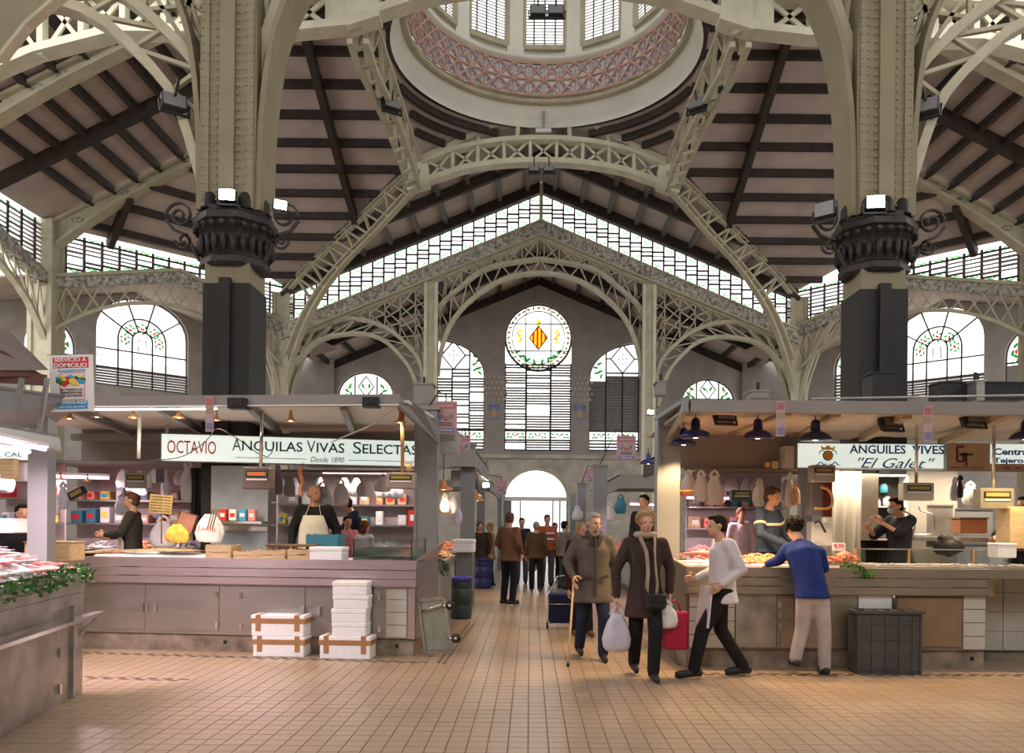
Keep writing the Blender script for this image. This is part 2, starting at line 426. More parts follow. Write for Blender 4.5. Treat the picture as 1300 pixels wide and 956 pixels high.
# drum: 12 windows between piers
ND = 12; zb, zt = .672, .80
for k in range(ND):
    ac = 2*PI*k/ND; hw = .185
    for a_, b_ in ((ac-PI/ND, ac-hw), (ac+hw, ac+PI/ND)):
        mb = MB(); n = 2
        for j in range(n):
            p, q = a_+(b_-a_)*j/n, a_+(b_-a_)*(j+1)/n
            vs = [cp(.158,p,zb-.01),cp(.158,q,zb-.01),cp(.158,q,zt),cp(.158,p,zt),cp(.172,p,zb-.01),cp(.172,q,zb-.01),cp(.172,q,zt),cp(.172,p,zt)]
            mb.add(vs, [(0,1,2,3),(5,4,7,6),(0,3,7,4),(1,5,6,2)])
        mb.build('pier', plaster, dome)
    if math.cos(ac) < -.6: continue
    fr_ = MB()
    for e in (-hw, hw): fr_.bar(cp(.160,ac+e,zb), cp(.160,ac+e,zt), .16, .10)
    fr_.bar(cp(.160,ac-hw,zb), cp(.160,ac+hw,zb), .14, .14)
    wf = fr_.build('window_frame', cream, dome)
    mb = MB(); mb.add([cp(.166,ac-hw,zb),cp(.166,ac+hw,zb),cp(.166,ac+hw,zt),cp(.166,ac-hw,zt)], [(0,1,2,3)])
    mb.build('pane', glass_w, wf)
    mb = MB()
    for e in (-.5, 0, .5): mb.bar(cp(.163,ac+e*hw,zb), cp(.163,ac+e*hw,zt), .05, .05)
    mb.build('muntin', slatm, wf)
    mb = MB()
    for j in range(1, 30): mb.bar(cp(.164,ac-hw,zb+j*.0043), cp(.164,ac+hw,zb+j*.0043), .02, .026)
    mb.build('slat', slatm, wf, kind='stuff')
cyl('dome_cap', [(.172,.80),(.158,.80),(.14,.86),(.10,.90),(.05,.92),(.02,.925)], plaster, 32)
# ---------------------------------------------------------------- crossing trusses (near and far)
def T(x, y): return ((x-688)/FPX*1.19, (VY-y)/FPX*1.19)
def interp(P, n):
    "points spaced evenly along a polyline, smoothed"
    P = [V(p) for p in P]; L = [0]
    for a, b in zip(P, P[1:]): L.append(L[-1]+(b-a).length)
    out = []
    for k in range(n+1):
        s = L[-1]*k/n; i = 0
        while i < len(L)-2 and L[i+1] < s: i += 1
        t = (s-L[i])/(L[i+1]-L[i]); p0 = P[max(i-1,0)]; p1 = P[i]; p2 = P[i+1]; p3 = P[min(i+2,len(P)-1)]
        out.append(.5*((2*p1)+(p2-p0)*t+(2*p0-5*p1+4*p2-p3)*t*t+(3*p1-p0-3*p2+p3)*t*t*t))
    return out
topc = [T(x, y) for x, y in ((525,208),(560,193),(627,161),(669,142),(688,137))]
midc = [T(x, y) for x, y in ((527,211),(575,192),(627,181),(688,177))]
botc = [T(x, y) for x, y in ((527,236),(560,225),(592,215),(640,208),(688,206))]
def mirror(P): return list(P)+[(-x, z) for x, z in reversed(P[:-1])]
def crossing_truss(Y, label, xs=1, lm=cream_lt):
    t = thing('arched_truss', label, 'truss', H(0, Y, .50))
    h3 = lambda p: H(p[0]*xs, Y, p[1])
    bt = interp([(x, z, 0) for x, z in mirror(botc)], 40); md = interp([(x, z, 0) for x, z in mirror(midc)], 40); tp = interp([(x, z, 0) for x, z in mirror(topc)], 40)
    for nm, P, wd, dp in (('bottom_chord', bt, .16, .42), ('middle_chord', md, .14, .36), ('top_chord', tp, .16, .40)):
        mb = MB(); mb.ribbon([h3(p) for p in P], wd, dp, (0,1,0)); mb.build(nm, lm, t)
    for k in range(2, 39, 4):
        mb = MB(); mb.bar(h3(bt[k]), h3(md[k]), .10, .22, (0,1,0)); mb.build('post', lm, t)
        if k < 38:
            for a, b in ((bt[k], md[k+4]), (md[k], bt[k+4])):
                mb = MB(); mb.bar(h3(a), h3(b), .07, .05, (0,1,0)); mb.build('brace', lm, t)
    for k in (10, 16, 24, 30):
        mb = MB(); mb.bar(h3(md[k]), h3(tp[k]), .12, .22, (0,1,0)); mb.build('post', lm, t)
    for e in (0, -1):
        s = 1 if e == 0 else -1
        mb = MB(); x, z = bt[e][0], bt[e][1]
        pl = [(x-.012*s, z-.012), (x+.02*s, z-.002), (x+.018*s, z+.026), (x-.012*s, z+.03)]
        mb.prism([((u*xs)*U, v*U) for u, v in pl], .45, M.Translation(H(0, Y, 0)) @ M.Rotation(PI/2, 4, 'X')); mb.build('gusset_plate', lm, t)
    return t
ft = crossing_truss(1.19, 'cream arched roof truss below the far rim of the dome, floodlights under its middle')
nt_ = crossing_truss(.80, 'cream arched roof truss crossing the top of the picture in front of the dome windows')
# level lattice wings of the near truss
for sd, lb in ((-1, 'level cream lattice girder at upper left behind the left big column'), (1, 'level cream lattice girder at upper right behind the right big column')):
    t = thing('lattice_girder', lb, 'girder', H(sd*.3, .80, .48))
    Y = .80; q = lambda x, z: H(sd*x, Y, z)
    mb = MB(); mb.ribbon([q(.19,.4845), q(.25,.478), (q(.33,.476)), q(.42,.476), q(.50,.455), q(.58,.42)], .16, .42); mb.build('bottom_chord', cream_lt, t)
    mb = MB(); mb.ribbon([q(.19,.515), q(.42,.512), q(.58,.50)], .16, .42); mb.build('top_chord', cream_lt, t)
    xs = [.19,.215,.255,.295,.335,.375,.415,.455,.495,.54]
    for a, b in zip(xs, xs[1:]):
        zb_ = lambda x: .4845-.0085*min(1, (x-.19)/.14) - max(0, x-.42)*.33
        if a in (.19,):
            mb = MB(); mb.prism([(sd*a*U, .484*U), (sd*b*U, .481*U), (sd*b*U, .514*U), (sd*a*U, .515*U)], .3, M.Translation(H(0, Y, 0)) @ M.Rotation(PI/2, 4, 'X')); mb.build('gusset_plate', cream_lt, t); continue
        mb = MB(); mb.bar(q(a, zb_(a)), q(a, .512), .12, .22, (0,1,0)); mb.build('post', cream_lt, t)
        for c_, d_ in (((a, zb_(a)), (b, .512)), ((a, .512), (b, zb_(b)))):
            mb = MB(); mb.bar(q(*c_), q(*d_), .09, .06, (0,1,0)); mb.build('brace', cream_lt, t)
# fore-aft ribs between the two trusses
for sd, lb in ((-1, 'lattice rib left of the dome, running back to the far arched truss'), (1, 'lattice rib right of the dome, running back to the far arched truss')):
    t = thing('lattice_rib', lb, 'girder', H(sd*.19, 1, .46))
    for o in (-.008, .008):
        q = lambda y, z: H(sd*.187+o, y, z)
        lo = [q(.80,.470), q(.84,.467), q(.92,.478), q(1.0,.486), q(1.1,.489), q(1.19,.486)]
        mb = MB(); mb.ribbon(lo, .12, .12, (1,0,0)); mb.build('bottom_chord', cream, t)
        mb = MB(); mb.ribbon([q(.80,.514), q(1.0,.520), q(1.19,.524)], .12, .12, (1,0,0)); mb.build('top_chord', cream, t)
        zz = lambda y: .478+.008*min(1,(y-.8)/.2)
        ys = [.80+.39*k/12 for k in range(13)]
        for k in range(12):
            mb = MB(); a, b = ys[k], ys[k+1]
            mb.bar(q(a, zz(a) if k % 2 else .516), q(b, .518 if k % 2 else zz(b)), .09, .05); mb.build('brace', cream, t)
    for k in range(13):
        y = .80+.39*k/12
        mb = MB(); mb.bar(H(sd*.187-.008, y, .480), H(sd*.187+.008, y, .486), .10, .06); mb.build('tie', cream, t)
for sd, s_ in ((-1,'left'),(1,'right')):
    for yy, xa, xb, dp, lb in ((.93,.32,.72,.030,'cream curved roof beam high at the far %s, nearer one'),(1.19,.40,.72,.030,'cream curved roof beam from the big %s column out to the pale square column')):
        t = thing('roof_beam', lb % s_, 'beam', H(sd*xb, yy, zC(xb, yy)))
        frb = M.Translation(H(0, yy, 0)) @ M.Rotation(PI/2, 4, 'X')
        n = 14; top = []; bot = []
        for k in range(n+1):
            x = xa+(xb-xa)*k/n; z = zC(x, 0); top.append((sd*x*U, (z-.001)*U)); d_ = dp*(.55+1.3*((k/n-.45)**2)*2.2); bot.append((sd*x*U, (z-d_)*U))
        mb = MB(frb); mb.prism(top+bot[::-1], .10); mb.build('web', cream, t)
        mb = MB(frb); mb.ribbon([(x, z, 0) for x, z in bot], .08, .42, (0,0,1)); mb.build('flange', cream, t)
        mb = MB(frb); mb.ribbon([(x, z-.05, 0) for x, z in top], .08, .42, (0,0,1)); mb.build('flange', cream, t)
        mb = MB(frb)
        for k in range(2, n-1):
            if (k//2) % 2 == 0: c0 = ((top[k][0]+bot[k][0])/2, (top[k][1]+bot[k][1])/2); mb.ball((c0[0], c0[1], .06), (.20,.09,.03), 8, 4)
        mb.build('ornament', band, t)
# ---------------------------------------------------------------- valley girders down to the slim columns
def vg_pt(x, y):
    "bearing -> point on the vertical plane of the 45 degree valley (left side), in hall units"
    p = -(x-VX-ROLL*(VY-y))/FPX  # |X|/Y measured from the camera axis
    # |X|*U-X0 = p*Y*U ; Y = |X|+1
    ax = (p+X0/U)/(1-p); yy = ax+1
    return ax, yy, ((VY-y)+ROLL*(x-VX))/FPX*yy
vt = [vg_pt(*p) for p in ((519,219),(470,265),(420,312),(385,345),(364,369))]
vb = [vg_pt(*p) for p in ((521,243),(475,293),(433,336),(400,380),(380,420),(364,465),(357,500))]
for sd, lb in ((-1, 'sloping lattice girder curving from the far truss down to the left slim column'), (1, 'sloping lattice girder curving from the far truss down to the right slim column')):
    t = thing('valley_girder', lb, 'girder', H(sd*.458, 1.458, .2))
    tp = interp([(p[0], p[1], p[2]) for p in vt], 14); bt = interp(vb, 20)
    nrm = V((1, sd, 0)).normalized()
    for o in (-.30, .30):
        off = nrm*o
        Hh = lambda p: H(sd*p[0], p[1], p[2])+off
        mb = MB(); mb.ribbon([Hh(p) for p in tp], .16, .16, nrm); mb.build('top_chord', cream, t)
        mb = MB(); mb.ribbon([Hh(p) for p in bt], .18, .18, nrm); mb.build('bottom_chord', cream, t)
        for k in range(13):
            a = bt[k]; b = tp[min(14, k+1)] if k % 2 else tp[k]
            if o < 0 or k % 2:
                mb = MB(); mb.bar(Hh(a), Hh(b), .10, .07); mb.build('brace', cream, t)
# ---------------------------------------------------------------- slim columns
def slim_column(x, y, z0_, z1_, lb, wd=.55, arms=()):
    t = thing('iron_column', lb, 'column', H(x, y, -HC/U))
    mb = MB(); mb.bar(H(x, y, -HC/U), H(x, y, z1_), wd, wd)
    mb.build('shaft', cream, t)
    for e in (-1, 1):
        for g in (-1, 1):
            mb = MB(); c0 = H(x, y, 0); mb.bar(c0+V((e*wd/2, g*wd/2, -HC)), c0+V((e*wd/2, g*wd/2, z1_*U)), .14, .14); mb.build('corner_angle', cream, t)
    for dx, dy, zt_, r in arms:
        for o in (-.13, .13):
            d = V((dx, dy, 0)).normalized(); nn = V((-d.y, d.x, 0)); P = []
            for k in range(9):
                a = k/8*PI/2
                P.append(H(x, y, zt_)+nn*o+d*(r*(1-math.cos(a)))+V((0,0,-r*2.2+r*2.2*math.sin(a))))
            mb = MB(); mb.ribbon(P, .16, .12, nn); mb.build('curved_bracket', cream, t)
    return t
for sd, s_ in ((-1, 'left'), (1, 'right')):
    slim_column(sd*.458, 1.458, 0, .405, 'slim cream riveted column at the foot of the %s sloping girder' % s_, .5, [(-sd,.9,.37,2.6),(sd,-1,.37,2.4)])
    slim_column(sd*.72, 1.19, 0, .432, ('pale square column near the far left edge between two louvred gables' if sd < 0 else 'pale square column by the far right edge between two louvred gables'), .62)
# ---------------------------------------------------------------- arcade frames
def Aq(x, y): return ((x-685)/FPX*1.458, (VY-y)/FPX*1.458)
in_c = [Aq(x, y) for x, y in ((556,478),(558,455),(564,432),(575,407),(597,382),(628,360),(660,349),(685,347))]
out_c = [Aq(x, y) for x, y in ((549,440),(551,404),(562,385),(587,363),(612,344),(644,335),(685,329))]
in_s = [Aq(x, y) for x, y in ((366,495),(369,476),(386,451),(405,435),(430,427.6),(462,426),(487,434),(506,451),(521,470),(529,492),(535,515))]
out_s = [Aq(x, y) for x, y in ((380,420),(408,410),(437,406.5),(468,410),(493,420),(512,435),(531,457),(538,485),(541,505))]
def arcade(Y, sc, lbs, front=False, zmin=-9):
    for sd in (-1, 1):
        q = lambda p: H((-sd*p[0]*sc), Y, p[1])
        t = thing('arcade_truss', lbs[0 if sd < 0 else 1], 'truss', H(sd*.3, Y, .2))
        ic, oc, is_, os_ = [interp([(x, z, 0) for x, z in P], n) for P, n in ((in_c, 16), (out_c, 16), (in_s, 20), (out_s, 18))]
        for nm, P in (('inner_arch', ic), ('outer_arch', oc), ('side_inner_arch', is_), ('side_outer_arch', os_)):
            mb = MB(); mb.ribbon([q(p) for p in P], .13, .30); mb.build(nm, cream, t)
        # gable chord below the ornate band
        ch = lambda x: .5327-.024-.414*abs(x)
        mb = MB(); mb.ribbon([H(0, Y, ch(0)), H(sd*.44*sc, Y, ch(.44))], .12, .34); mb.build('gable_chord', cream, t)
        br = []
        def web(A, B):
            for k in range(0, min(len(A), len(B))-1):
                br.append((A[k], B[k+1]) if k % 2 else (B[k], A[k+1]))
        for k in range(0, 16): br.append((ic[k], oc[k+1]) if k % 2 else (oc[k], ic[k+1]))
        for k in range(0, 18): br.append((is_[k+1], os_[k+1]) if k % 2 else (os_[k], is_[k+2]))
        # star lattice between arches and chord
        cells = []
        xs = [-.006-.027*k for k in range(16)]
        def lowz(x):
            src = oc if x > -.19 else os_
            best = min(src, key=lambda p: abs(p[0]-x)); return best[1]
        for a, b in zip(xs, xs[1:]):
            za, zb2 = lowz(a), lowz(b); ta, tb = ch(a), ch(b)
            n = max(1, round((ta-za)/.03))
            for j in range(n):
                f0, f1 = j/n, (j+1)/n
                p00 = (a, za+(ta-za)*f0); p01 = (a, za+(ta-za)*f1); p10 = (b, zb2+(tb-zb2)*f0); p11 = (b, zb2+(tb-zb2)*f1)
                br += [(p00, p11), (p01, p10)]
            br.append(((a, za), (a, ta)))
        if not front:
            mb = MB()
            for a, b in br: mb.bar(q(a), q(b), .045, .045, (0,1,0))
            mb.build('lattice_web', cream, t, kind='stuff')
        else:
            nn = 0
            for a, b in br:
                mb = MB(); mb.bar(q(a), q(b), .055, .07, (0,1,0)); mb.build('brace', cream, t)
arcade(1.458, 1.0, ('far arcade truss, left half, over the arches left of the round window', 'far arcade truss, right half, over the arches right of the round window'))
arcade(.53, 1.07, ('near arcade truss with lattice arches springing from the left big column', 'near arcade truss with lattice arches springing from the right big column'), True)
# ornate gabled band of the far arcade
for sd, s_ in ((-1, 'left'), (1, 'right')):
    fr = M.Translation(H(0, 1.452, 0)) @ M.Rotation(PI/2, 4, 'X')
    mb = MB(fr); zz = lambda x: .5327-.414*x
    mb.prism([(sd*a*U, b*U) for a, b in ((0, zz(0)), (.455, zz(.455)), (.455, zz(.455)-.021), (0, zz(0)-.021))], .5)
    o = mb.build('gable_band', band, None, 'ornate grey gable band sloping down to the %s below the louvred glazing' % s_, 'band')
    ORG[o.name] = o.location.copy()
    mb = MB(fr); mb.prism([(sd*a*U, b*U) for a, b in ((0, zz(0)+.003), (.455, zz(.455)+.003), (.455, zz(.455)), (0, zz(0)))], .62); mb.build('moulding', cream, o)
    mb = MB(fr); mb.prism([(sd*a*U, b*U) for a, b in ((0, zz(0)-.021), (.455, zz(.455)-.021), (.455, zz(.455)-.024), (0, zz(0)-.024))], .60); mb.build('moulding', cream, o)
for sd, s_ in ((-1, 'left'), (1, 'right')):
    x = sd*.1928
    t = thing('iron_column', 'slender cream column of the far arcade just %s of the round window' % s_, 'column', H(x, 1.458, -HC/U))
    mb = MB(); c0 = H(x, 1.458, 0); mb.bar(c0-V((0,0,HC)), c0+V((0,0,.425*U)), .34, .5); mb.build('shaft', cream, t)
    for e in (-.2, .2): mb = MB(); mb.bar(c0+V((e,-.25,-HC)), c0+V((e,-.25,.425*U)), .12, .12); mb.build('corner_angle', cream_lt, t)
# ---------------------------------------------------------------- louvred gable glazing
def louvre(tname, p0, p1, ztop, zbot, ncol, kind_n, green=True, s0=0, s1=1, cell=.0165, pitch=.0052, thick=1):
    "vertical glazing over the plan line p0-p1 (hall units); ztop/zbot functions of the fraction"
    g = thing(tname, None, None, H(p0[0], p0[1], zbot(0)), kind='structure')
    P = lambda s, z, o=0: H(p0[0]+(p1[0]-p0[0])*s, p0[1]+(p1[1]-p0[1])*s, z)+nv*o
    d = (H(*p1, 0)-H(*p0, 0)).normalized(); nv = V((d.y, -d.x, 0))
    if nv.y > 0: nv = -nv
    sl = MB()
    for k in range(ncol):
        a, b = s0+(s1-s0)*k/ncol, s0+(s1-s0)*(k+1)/ncol; m = (a+b)/2
        hh = ztop(m)-zbot(m)
        mb = MB(); mb.add([P(a, zbot(a)), P(b, zbot(b)), P(b, ztop(b)), P(a, ztop(a))], [(0,1,2,3)]); pn = mb.build('pane', glass_w, g)
        mb = MB(); mb.bar(P(a, zbot(a)), P(a, ztop(a)), .06, .08); mb.build('mullion', lead, g)
        zt_, zb_ = min(ztop(a), ztop(b)), max(zbot(a), zbot(b))
        # two leaded rails per bay
        for z in (zb_+cell, zt_-cell):
            mb = MB(); mb.bar(P(a, z, .03), P(b, z, .03), .05, .06); mb.build('rail', lead, g)
        n = max(0, int((zt_-zb_-2*cell)/pitch))
        for j in range(1, n):
            z = zb_+cell+j*(zt_-zb_-2*cell)/n
            lo = R.random()
            if lo < .92: sl.bar(P(a, z, .02), P(b, z, .02), .035, (.035 if lo < .6 else .055)*thick)
        if green:
            for z, s_ in ((zb_+cell*.45, 1), (zt_-cell*.45, -1)):
                mb = MB()
                for q in range(5):
                    aa = a+(b-a)*(.25+.125*q); zz = z+math.sin(q*2.3+k)*cell*.16
                    c = P(aa, zz, .03); rr = .05; u_ = d*rr; w_ = V((0,0,rr))
                    mb.add([c-u_*1.3, c-w_*.7, c+u_*1.3, c+w_*.7], [(0,1,2,3)])
                mb.build('stained_motif', glass_g, pn)
    if sl.v: sl.build('slat', slatm, g, kind='stuff')
    return g
gt = lambda s: .603-SL*abs(s-.5)*.916-.012
gb = lambda s: .5327-.414*abs(s-.5)*.916+.003
louvre('window_1', (-.458,1.458), (.458,1.458), gt, gb, 46, 0)
# gable rake
for sd in (-1, 1):
    o = MB(); o.bar(H(0,1.450,.603-.014), H(sd*.458,1.450,.603-SL*.458-.014), .30, .012*U*.6); o.build('trim_1', purl, None, kind='structure')
mb = MB(); mb.bar(H(0,1.445,.536), H(0,1.445,.60), .13, .13); mb.build('trim_2', cream, None, kind='structure')
for sd, s_ in ((-1, 'left'), (1, 'right')):
    p0, p1 = (sd*.72, 1.19), (sd*.458, 1.458)
    bt_ = lambda s: .401-.051*abs(s-.5)*2
    louvre('window_2' if sd < 0 else 'window_3', p0, p1, lambda s: .422, lambda s: bt_(s)+.002, 15, 0, True, 0, 1, .006, .0058, 1.35)
    # ornate band and frame truss of the oblique bay
    t = thing('oblique_bay_truss', 'low gabled lattice arch with ornate band over the %s arched window' % s_, 'truss', H(sd*.589, 1.324, .3))
    L = lambda s, z, o=0: H(p0[0]+(p1[0]-p0[0])*s, p0[1]+(p1[1]-p0[1])*s, z)+V((-sd*-.7071*-1, -.7071, 0))*o
    for s0, s1 in ((0,.5),(.5,1)):
        mb = MB(); vs = [L(s0, bt_(s0), .2), L(s1, bt_(s1), .2), L(s1, bt_(s1)-.016, .2), L(s0, bt_(s0)-.016, .2), L(s0, bt_(s0), -.1), L(s1, bt_(s1), -.1), L(s1, bt_(s1)-.016, -.1), L(s0, bt_(s0)-.016, -.1)]
        mb.add(vs, [(0,1,2,3),(5,4,7,6),(0,4,5,1),(3,2,6,7)]); mb.build('ornate_band', band, t)
        mb = MB(); mb.bar(L(s0, bt_(s0)+.002, .25), L(s1, bt_(s1)+.002, .25), .10, .10); mb.build('moulding', cream, t)
    lo = lambda s: .345-.075*(abs(s-.5)*2)**2.2
    lo2 = lambda s: .362-.075*(abs(s-.5)*2)**2.2
    mb = MB(); mb.ribbon([L(k/16, lo(k/16), .15) for k in range(17)], .10, .2, (sd*-.7071,-.7071,0)); mb.build('arch_chord', cream, t)
    mb = MB()
    for k in range(16):
        a, b = k/16, (k+1)/16; ta, tb = bt_(a)-.016, bt_(b)-.016
        mb.bar(L(a, lo(a), .15), L(b, tb, .15), .045, .045); mb.bar(L(a, ta, .15), L(b, lo(b), .15), .045, .045)
    mb.build('lattice_web', cream, t, kind='stuff')
    # next bay towards the viewer
    q0, q1 = (sd*.72, 1.19), (sd*.72, .86)
    louvre('window_4' if sd < 0 else 'window_5', q0, q1, lambda s: .428, lambda s: .352+.09*s, 11, 0, True, 0, 1, .006, .0058, 1.35)
    t2 = thing('side_bay_truss', 'gabled lattice truss with ornate band at the %s edge of the view' % s_, 'truss', H(sd*.72, 1.1, .3))
    mb = MB(); 
    G = lambda y, z, o=0: H(sd*.72, y, z)+V((-sd*o,0,0))
    yb = lambda s: 1.19-.33*s
    vs = [G(yb(s), .350+.09*s-dz, o) for o in (.25, -.1) for dz in (0, .018) for s in (0, 1)]
    mb.add(vs, [(0,1,3,2),(4,5,7,6),(0,1,5,4),(2,3,7,6)]); mb.build('ornate_band', band, t2)
    mb = MB(); pts = [G(1.19, .24, .1), G(1.17, .27, .1), G(1.13, .31, .1), G(1.06, .345, .1), G(.97, .375, .1), G(.9, .385, .1)]
    mb.ribbon(interp(pts, 12), .12, .2, (1,0,0)); mb.build('arch_chord', cream, t2)
    mb = MB(); ii = interp(pts, 12)
    for k in range(12):
        s = k/12; mb.bar(ii[k], G(yb(s+.08), .350+.09*(s+.08)-.018, .1), .05, .05); mb.bar(ii[k+1], G(yb(s), .350+.09*s-.018, .1), .05, .05)
    mb.build('lattice_web', cream, t2, kind='stuff')
# ---------------------------------------------------------------- back wall with its openings
YW = 1.77
def W(x, y): return ((x-683)/FPX*YW*U, (VY-y-ROLL*10)/FPX*YW*U)
def arch_poly(x0, x1, yb, ys, n=14, rise=None):
    "outline of an arched opening in px: springing ys, foot yb"
    r = (x1-x0)/2; cx = (x0+x1)/2; rise = rise or r
    return [(x0, yb), (x1, yb)]+[(cx+r*math.cos(PI*k/n), ys-rise*math.sin(PI*k/n)) for k in range(n+1)]
frW = M.Translation(H(0, YW, 0)) @ M.Rotation(PI/2, 4, 'X')
circ = [(683+42*math.cos(2*PI*k/32), 429-42*math.sin(2*PI*k/32)) for k in range(32)]
key = [(641,573),(725,573),(725,429)]+[(683+42*math.cos(PI*k/16), 429-42*math.sin(PI*k/16)) for k in range(1,16)]+[(641,429)]
wl = [(555,573),(615,573),(615,478)]+[(555+60*math.cos(PI/2*k/9), 478-45*math.sin(PI/2*k/9)) for k in range(1,10)]
wr = [(811,573),(748,573),(748,480)]+[(811-63*math.cos(PI/2*k/9), 480-45*math.sin(PI/2*k/9)) for k in range(1,10)]
sl_ = arch_poly(430, 500, 560, 505, rise=30); sr_ = arch_poly(865, 932, 560, 510, rise=30)
door_p = arch_poly(641, 722, 720, 634, rise=38)
outer = [(150,712),(1216,712),(1216,470),(960,472),(683,352),(407,472),(150,470)]
wb = plate('wall_back', [W(*p) for p in outer], [[W(*p) for p in h] for h in (key, wl, wr, sl_, sr_, door_p)], .5, frW, walltile, None, kind='structure')
# stone dado with the cornice
plate('wall_back_dado', [W(*p) for p in ((150,712),(1216,712),(1216,582),(150,582))], [[W(*p) for p in door_p]], .12, frW @ M.Translation((0,0,.31)), stone, None, kind='structure')
mb = MB(frW); a = W(150,578); b = W(1216,583); mb.b(a[0], b[0], b[1], a[1], .2, .55); mb.build('trim_3', stone, None, kind='structure')
mb = MB(frW)
for cx in (629, 737):
    for y0, y1 in ((430, 560),):
        pass
for i, cx in enumerate((628, 736)):
    t = thing('tile_emblem', 'small blue and ochre tiled coat of arms on the pier %s of the middle louvres' % ('left' if i == 0 else 'right'), 'emblem', frW @ V((*W(cx, 530), .26)))
    mb = MB(frW)
    for dx, dy, w_, h_ in ((0,-8,14,4),(0,-3,9,3),(-6,-5,3,7),(6,-5,3,7),(0,9,14,2.5)):
        c = W(cx+dx, 524+dy); mb.b(c[0]-w_*.018, c[0]+w_*.018, c[1]-h_*.018, c[1]+h_*.018, .25, .29)
    mb.build('blue_tile', bluet, t)
    mb = MB(frW); c = W(cx, 526); r = .17; mb.prism([(c[0]-r,c[1]),(c[0],c[1]-r*1.3),(c[0]+r,c[1]),(c[0],c[1]+r*1.3)], .07, M.Translation((0,0,.28))); mb.build('shield', woodl, t)
    # white fish-scale tiles above
    # pale diaper tiling above
    mb = MB(frW)
    for a_ in range(5):
        for b_ in range(5):
            c = W(cx-12+a_*6+(b_ % 2)*3, 480+b_*7); r = .09; mb.prism([(c[0]-r,c[1]),(c[0],c[1]-r),(c[0]+r,c[1]),(c[0],c[1]+r)], .02, M.Translation((0,0,.26)))
    mb.build('diaper_tile', stone, t, kind='stuff')
def seg_bars(name, segs, wd, fr, parent, m=lead, z=0, each=True):
    for a, b in segs:
        mb = MB(fr); mb.bar((a[0], a[1], z), (b[0], b[1], z), wd, wd, (0,0,1)); mb.build(name, m, parent)
def win(name, poly, fr): 
    g = thing(name, None, None, fr @ V((poly[0][0], poly[0][1], 0)), kind='structure')
    return g
def glaze(poly, fr, g, m=glass_w, name='pane', z=0):
    mb = MB(fr); mb.prism(poly, .012, M.Translation((0,0,z))); return mb.build(name, m, g)
def slats(x0, x1, y0, y1, n, fr, g, z=.02, conv=W, open_p=.12):
    mb = MB(fr)
    for k in range(n):
        if R.random() < open_p: continue
        yy = y0+(y1-y0)*(k+.5)/n; a = conv(x0, yy); b = conv(x1, yy); h_ = abs(conv(x0, y0)[1]-conv(x0, y1)[1])/n
        mb.b(a[0], b[0], a[1]-h_*.33, a[1]+h_*.33, z, z+.03)
    mb.build('slat', slatm, g, kind='stuff')
def leafy(pts, fr, g, m=glass_g, r=.05, z=.03, name='stained_motif'):
    for k, (x, y) in enumerate(pts):
        mb = MB(fr); an = R.random()*PI; c, s_ = math.cos(an), math.sin(an)
        P = [(x+(u*c-v*s_)*r, y+(u*s_+v*c)*r) for u, v in ((-1.3,0),(-.5,.55),(.6,.5),(1.3,0),(.5,-.5),(-.6,-.5))]
        mb.prism(P, .01, M.Translation((0,0,z))); mb.build(name, m, g)
# round window with the arms + the three louvre lights under it
g = win('window_6', [W(641,429)], frW)
cpx = [W(*p) for p in circ]
glaze(cpx, frW, g); cc = W(683,429); rad = abs(W(725,429)[0]-cc[0])
mb = MB(frW); mb.ribbon([(x, y, .05) for x, y in cpx], .09, .16, (0,0,1), True); mb.build('window_frame', lead, g)
mb = MB(frW); mb.ribbon([(cc[0]+rad*.8*math.cos(t*PI/16), cc[1]+rad*.8*math.sin(t*PI/16), .03) for t in range(32)], .04, .05, (0,0,1), True); mb.build('inner_ring', lead, g)
q = lambda u, v: (cc[0]+u*rad, cc[1]+v*rad)
seg_bars('rail', [(q(-.38,-.92), q(-.38,.92)), (q(.38,-.92), q(.38,.92)), (q(-.92,.42), q(.92,.42)), (q(-.9,-.4), q(.9,-.4))], .045, frW, g, z=.04)
leafy([q(.9*math.cos(t*PI/18), .9*math.sin(t*PI/18)) for t in range(36)], frW, g, glass_o, .085)
leafy([q(.9*math.cos((t+.5)*PI/9), .9*math.sin((t+.5)*PI/9)) for t in range(18)], frW, g, glass_p, .05)
leafy([q(x, y) for x, y in ((-.5,-.55),(-.3,-.66),(-.12,-.72),(.12,-.72),(.3,-.66),(.5,-.55),(-.62,-.42),(.62,-.42),(-.4,-.6),(.4,-.6))], frW, g, glass_g, .12)
leafy([q(x, y) for x, y in ((-.56,.2),(-.56,.05),(-.56,-.1),(.56,.2),(.56,.05),(.56,-.1),(0,.5),(0,.42))], frW, g, glass_y, .12)
leafy([q(x, y) for x, y in ((-.62,.12),(.62,.12),(-.5,-.02),(.5,-.02))], frW, g, glass_p, .10)
dm = [q(-.27,0), q(0,-.36), q(.27,0), q(0,.36)]
for k in range(8):
    u0, u1 = -.24+.06*k, -.24+.06*(k+1); hgt = lambda u: .34*(1-abs(u)/.26)
    glaze([q(u0,-hgt(u0)), q(u1,-hgt(u1)), q(u1,hgt(u1)), q(u0,hgt(u0))], frW, g, glass_r if k % 2 else glass_y, 'stripe', .035)
seg_bars('lead_line', [(dm[i], dm[(i+1) % 4]) for i in range(4)], .05, frW, g, z=.05)
g = win('window_7', [W(641,573)], frW)
glaze([W(*p) for p in ((641,573),(725,573),(725,440),(641,440))], frW, g, z=-.06)
for a_, b_ in ((641,668),(668,699),(699,725)):
    slats(a_, b_, 462, 547, 26, frW, g, open_p=.10 if a_ != 668 else .25); slats(a_, b_, 560, 573, 4, frW, g, open_p=.2)
for x in (641,668,699,725): seg_bars('mullion', [(W(x,573), W(x,462))], .09, frW, g, z=.04)
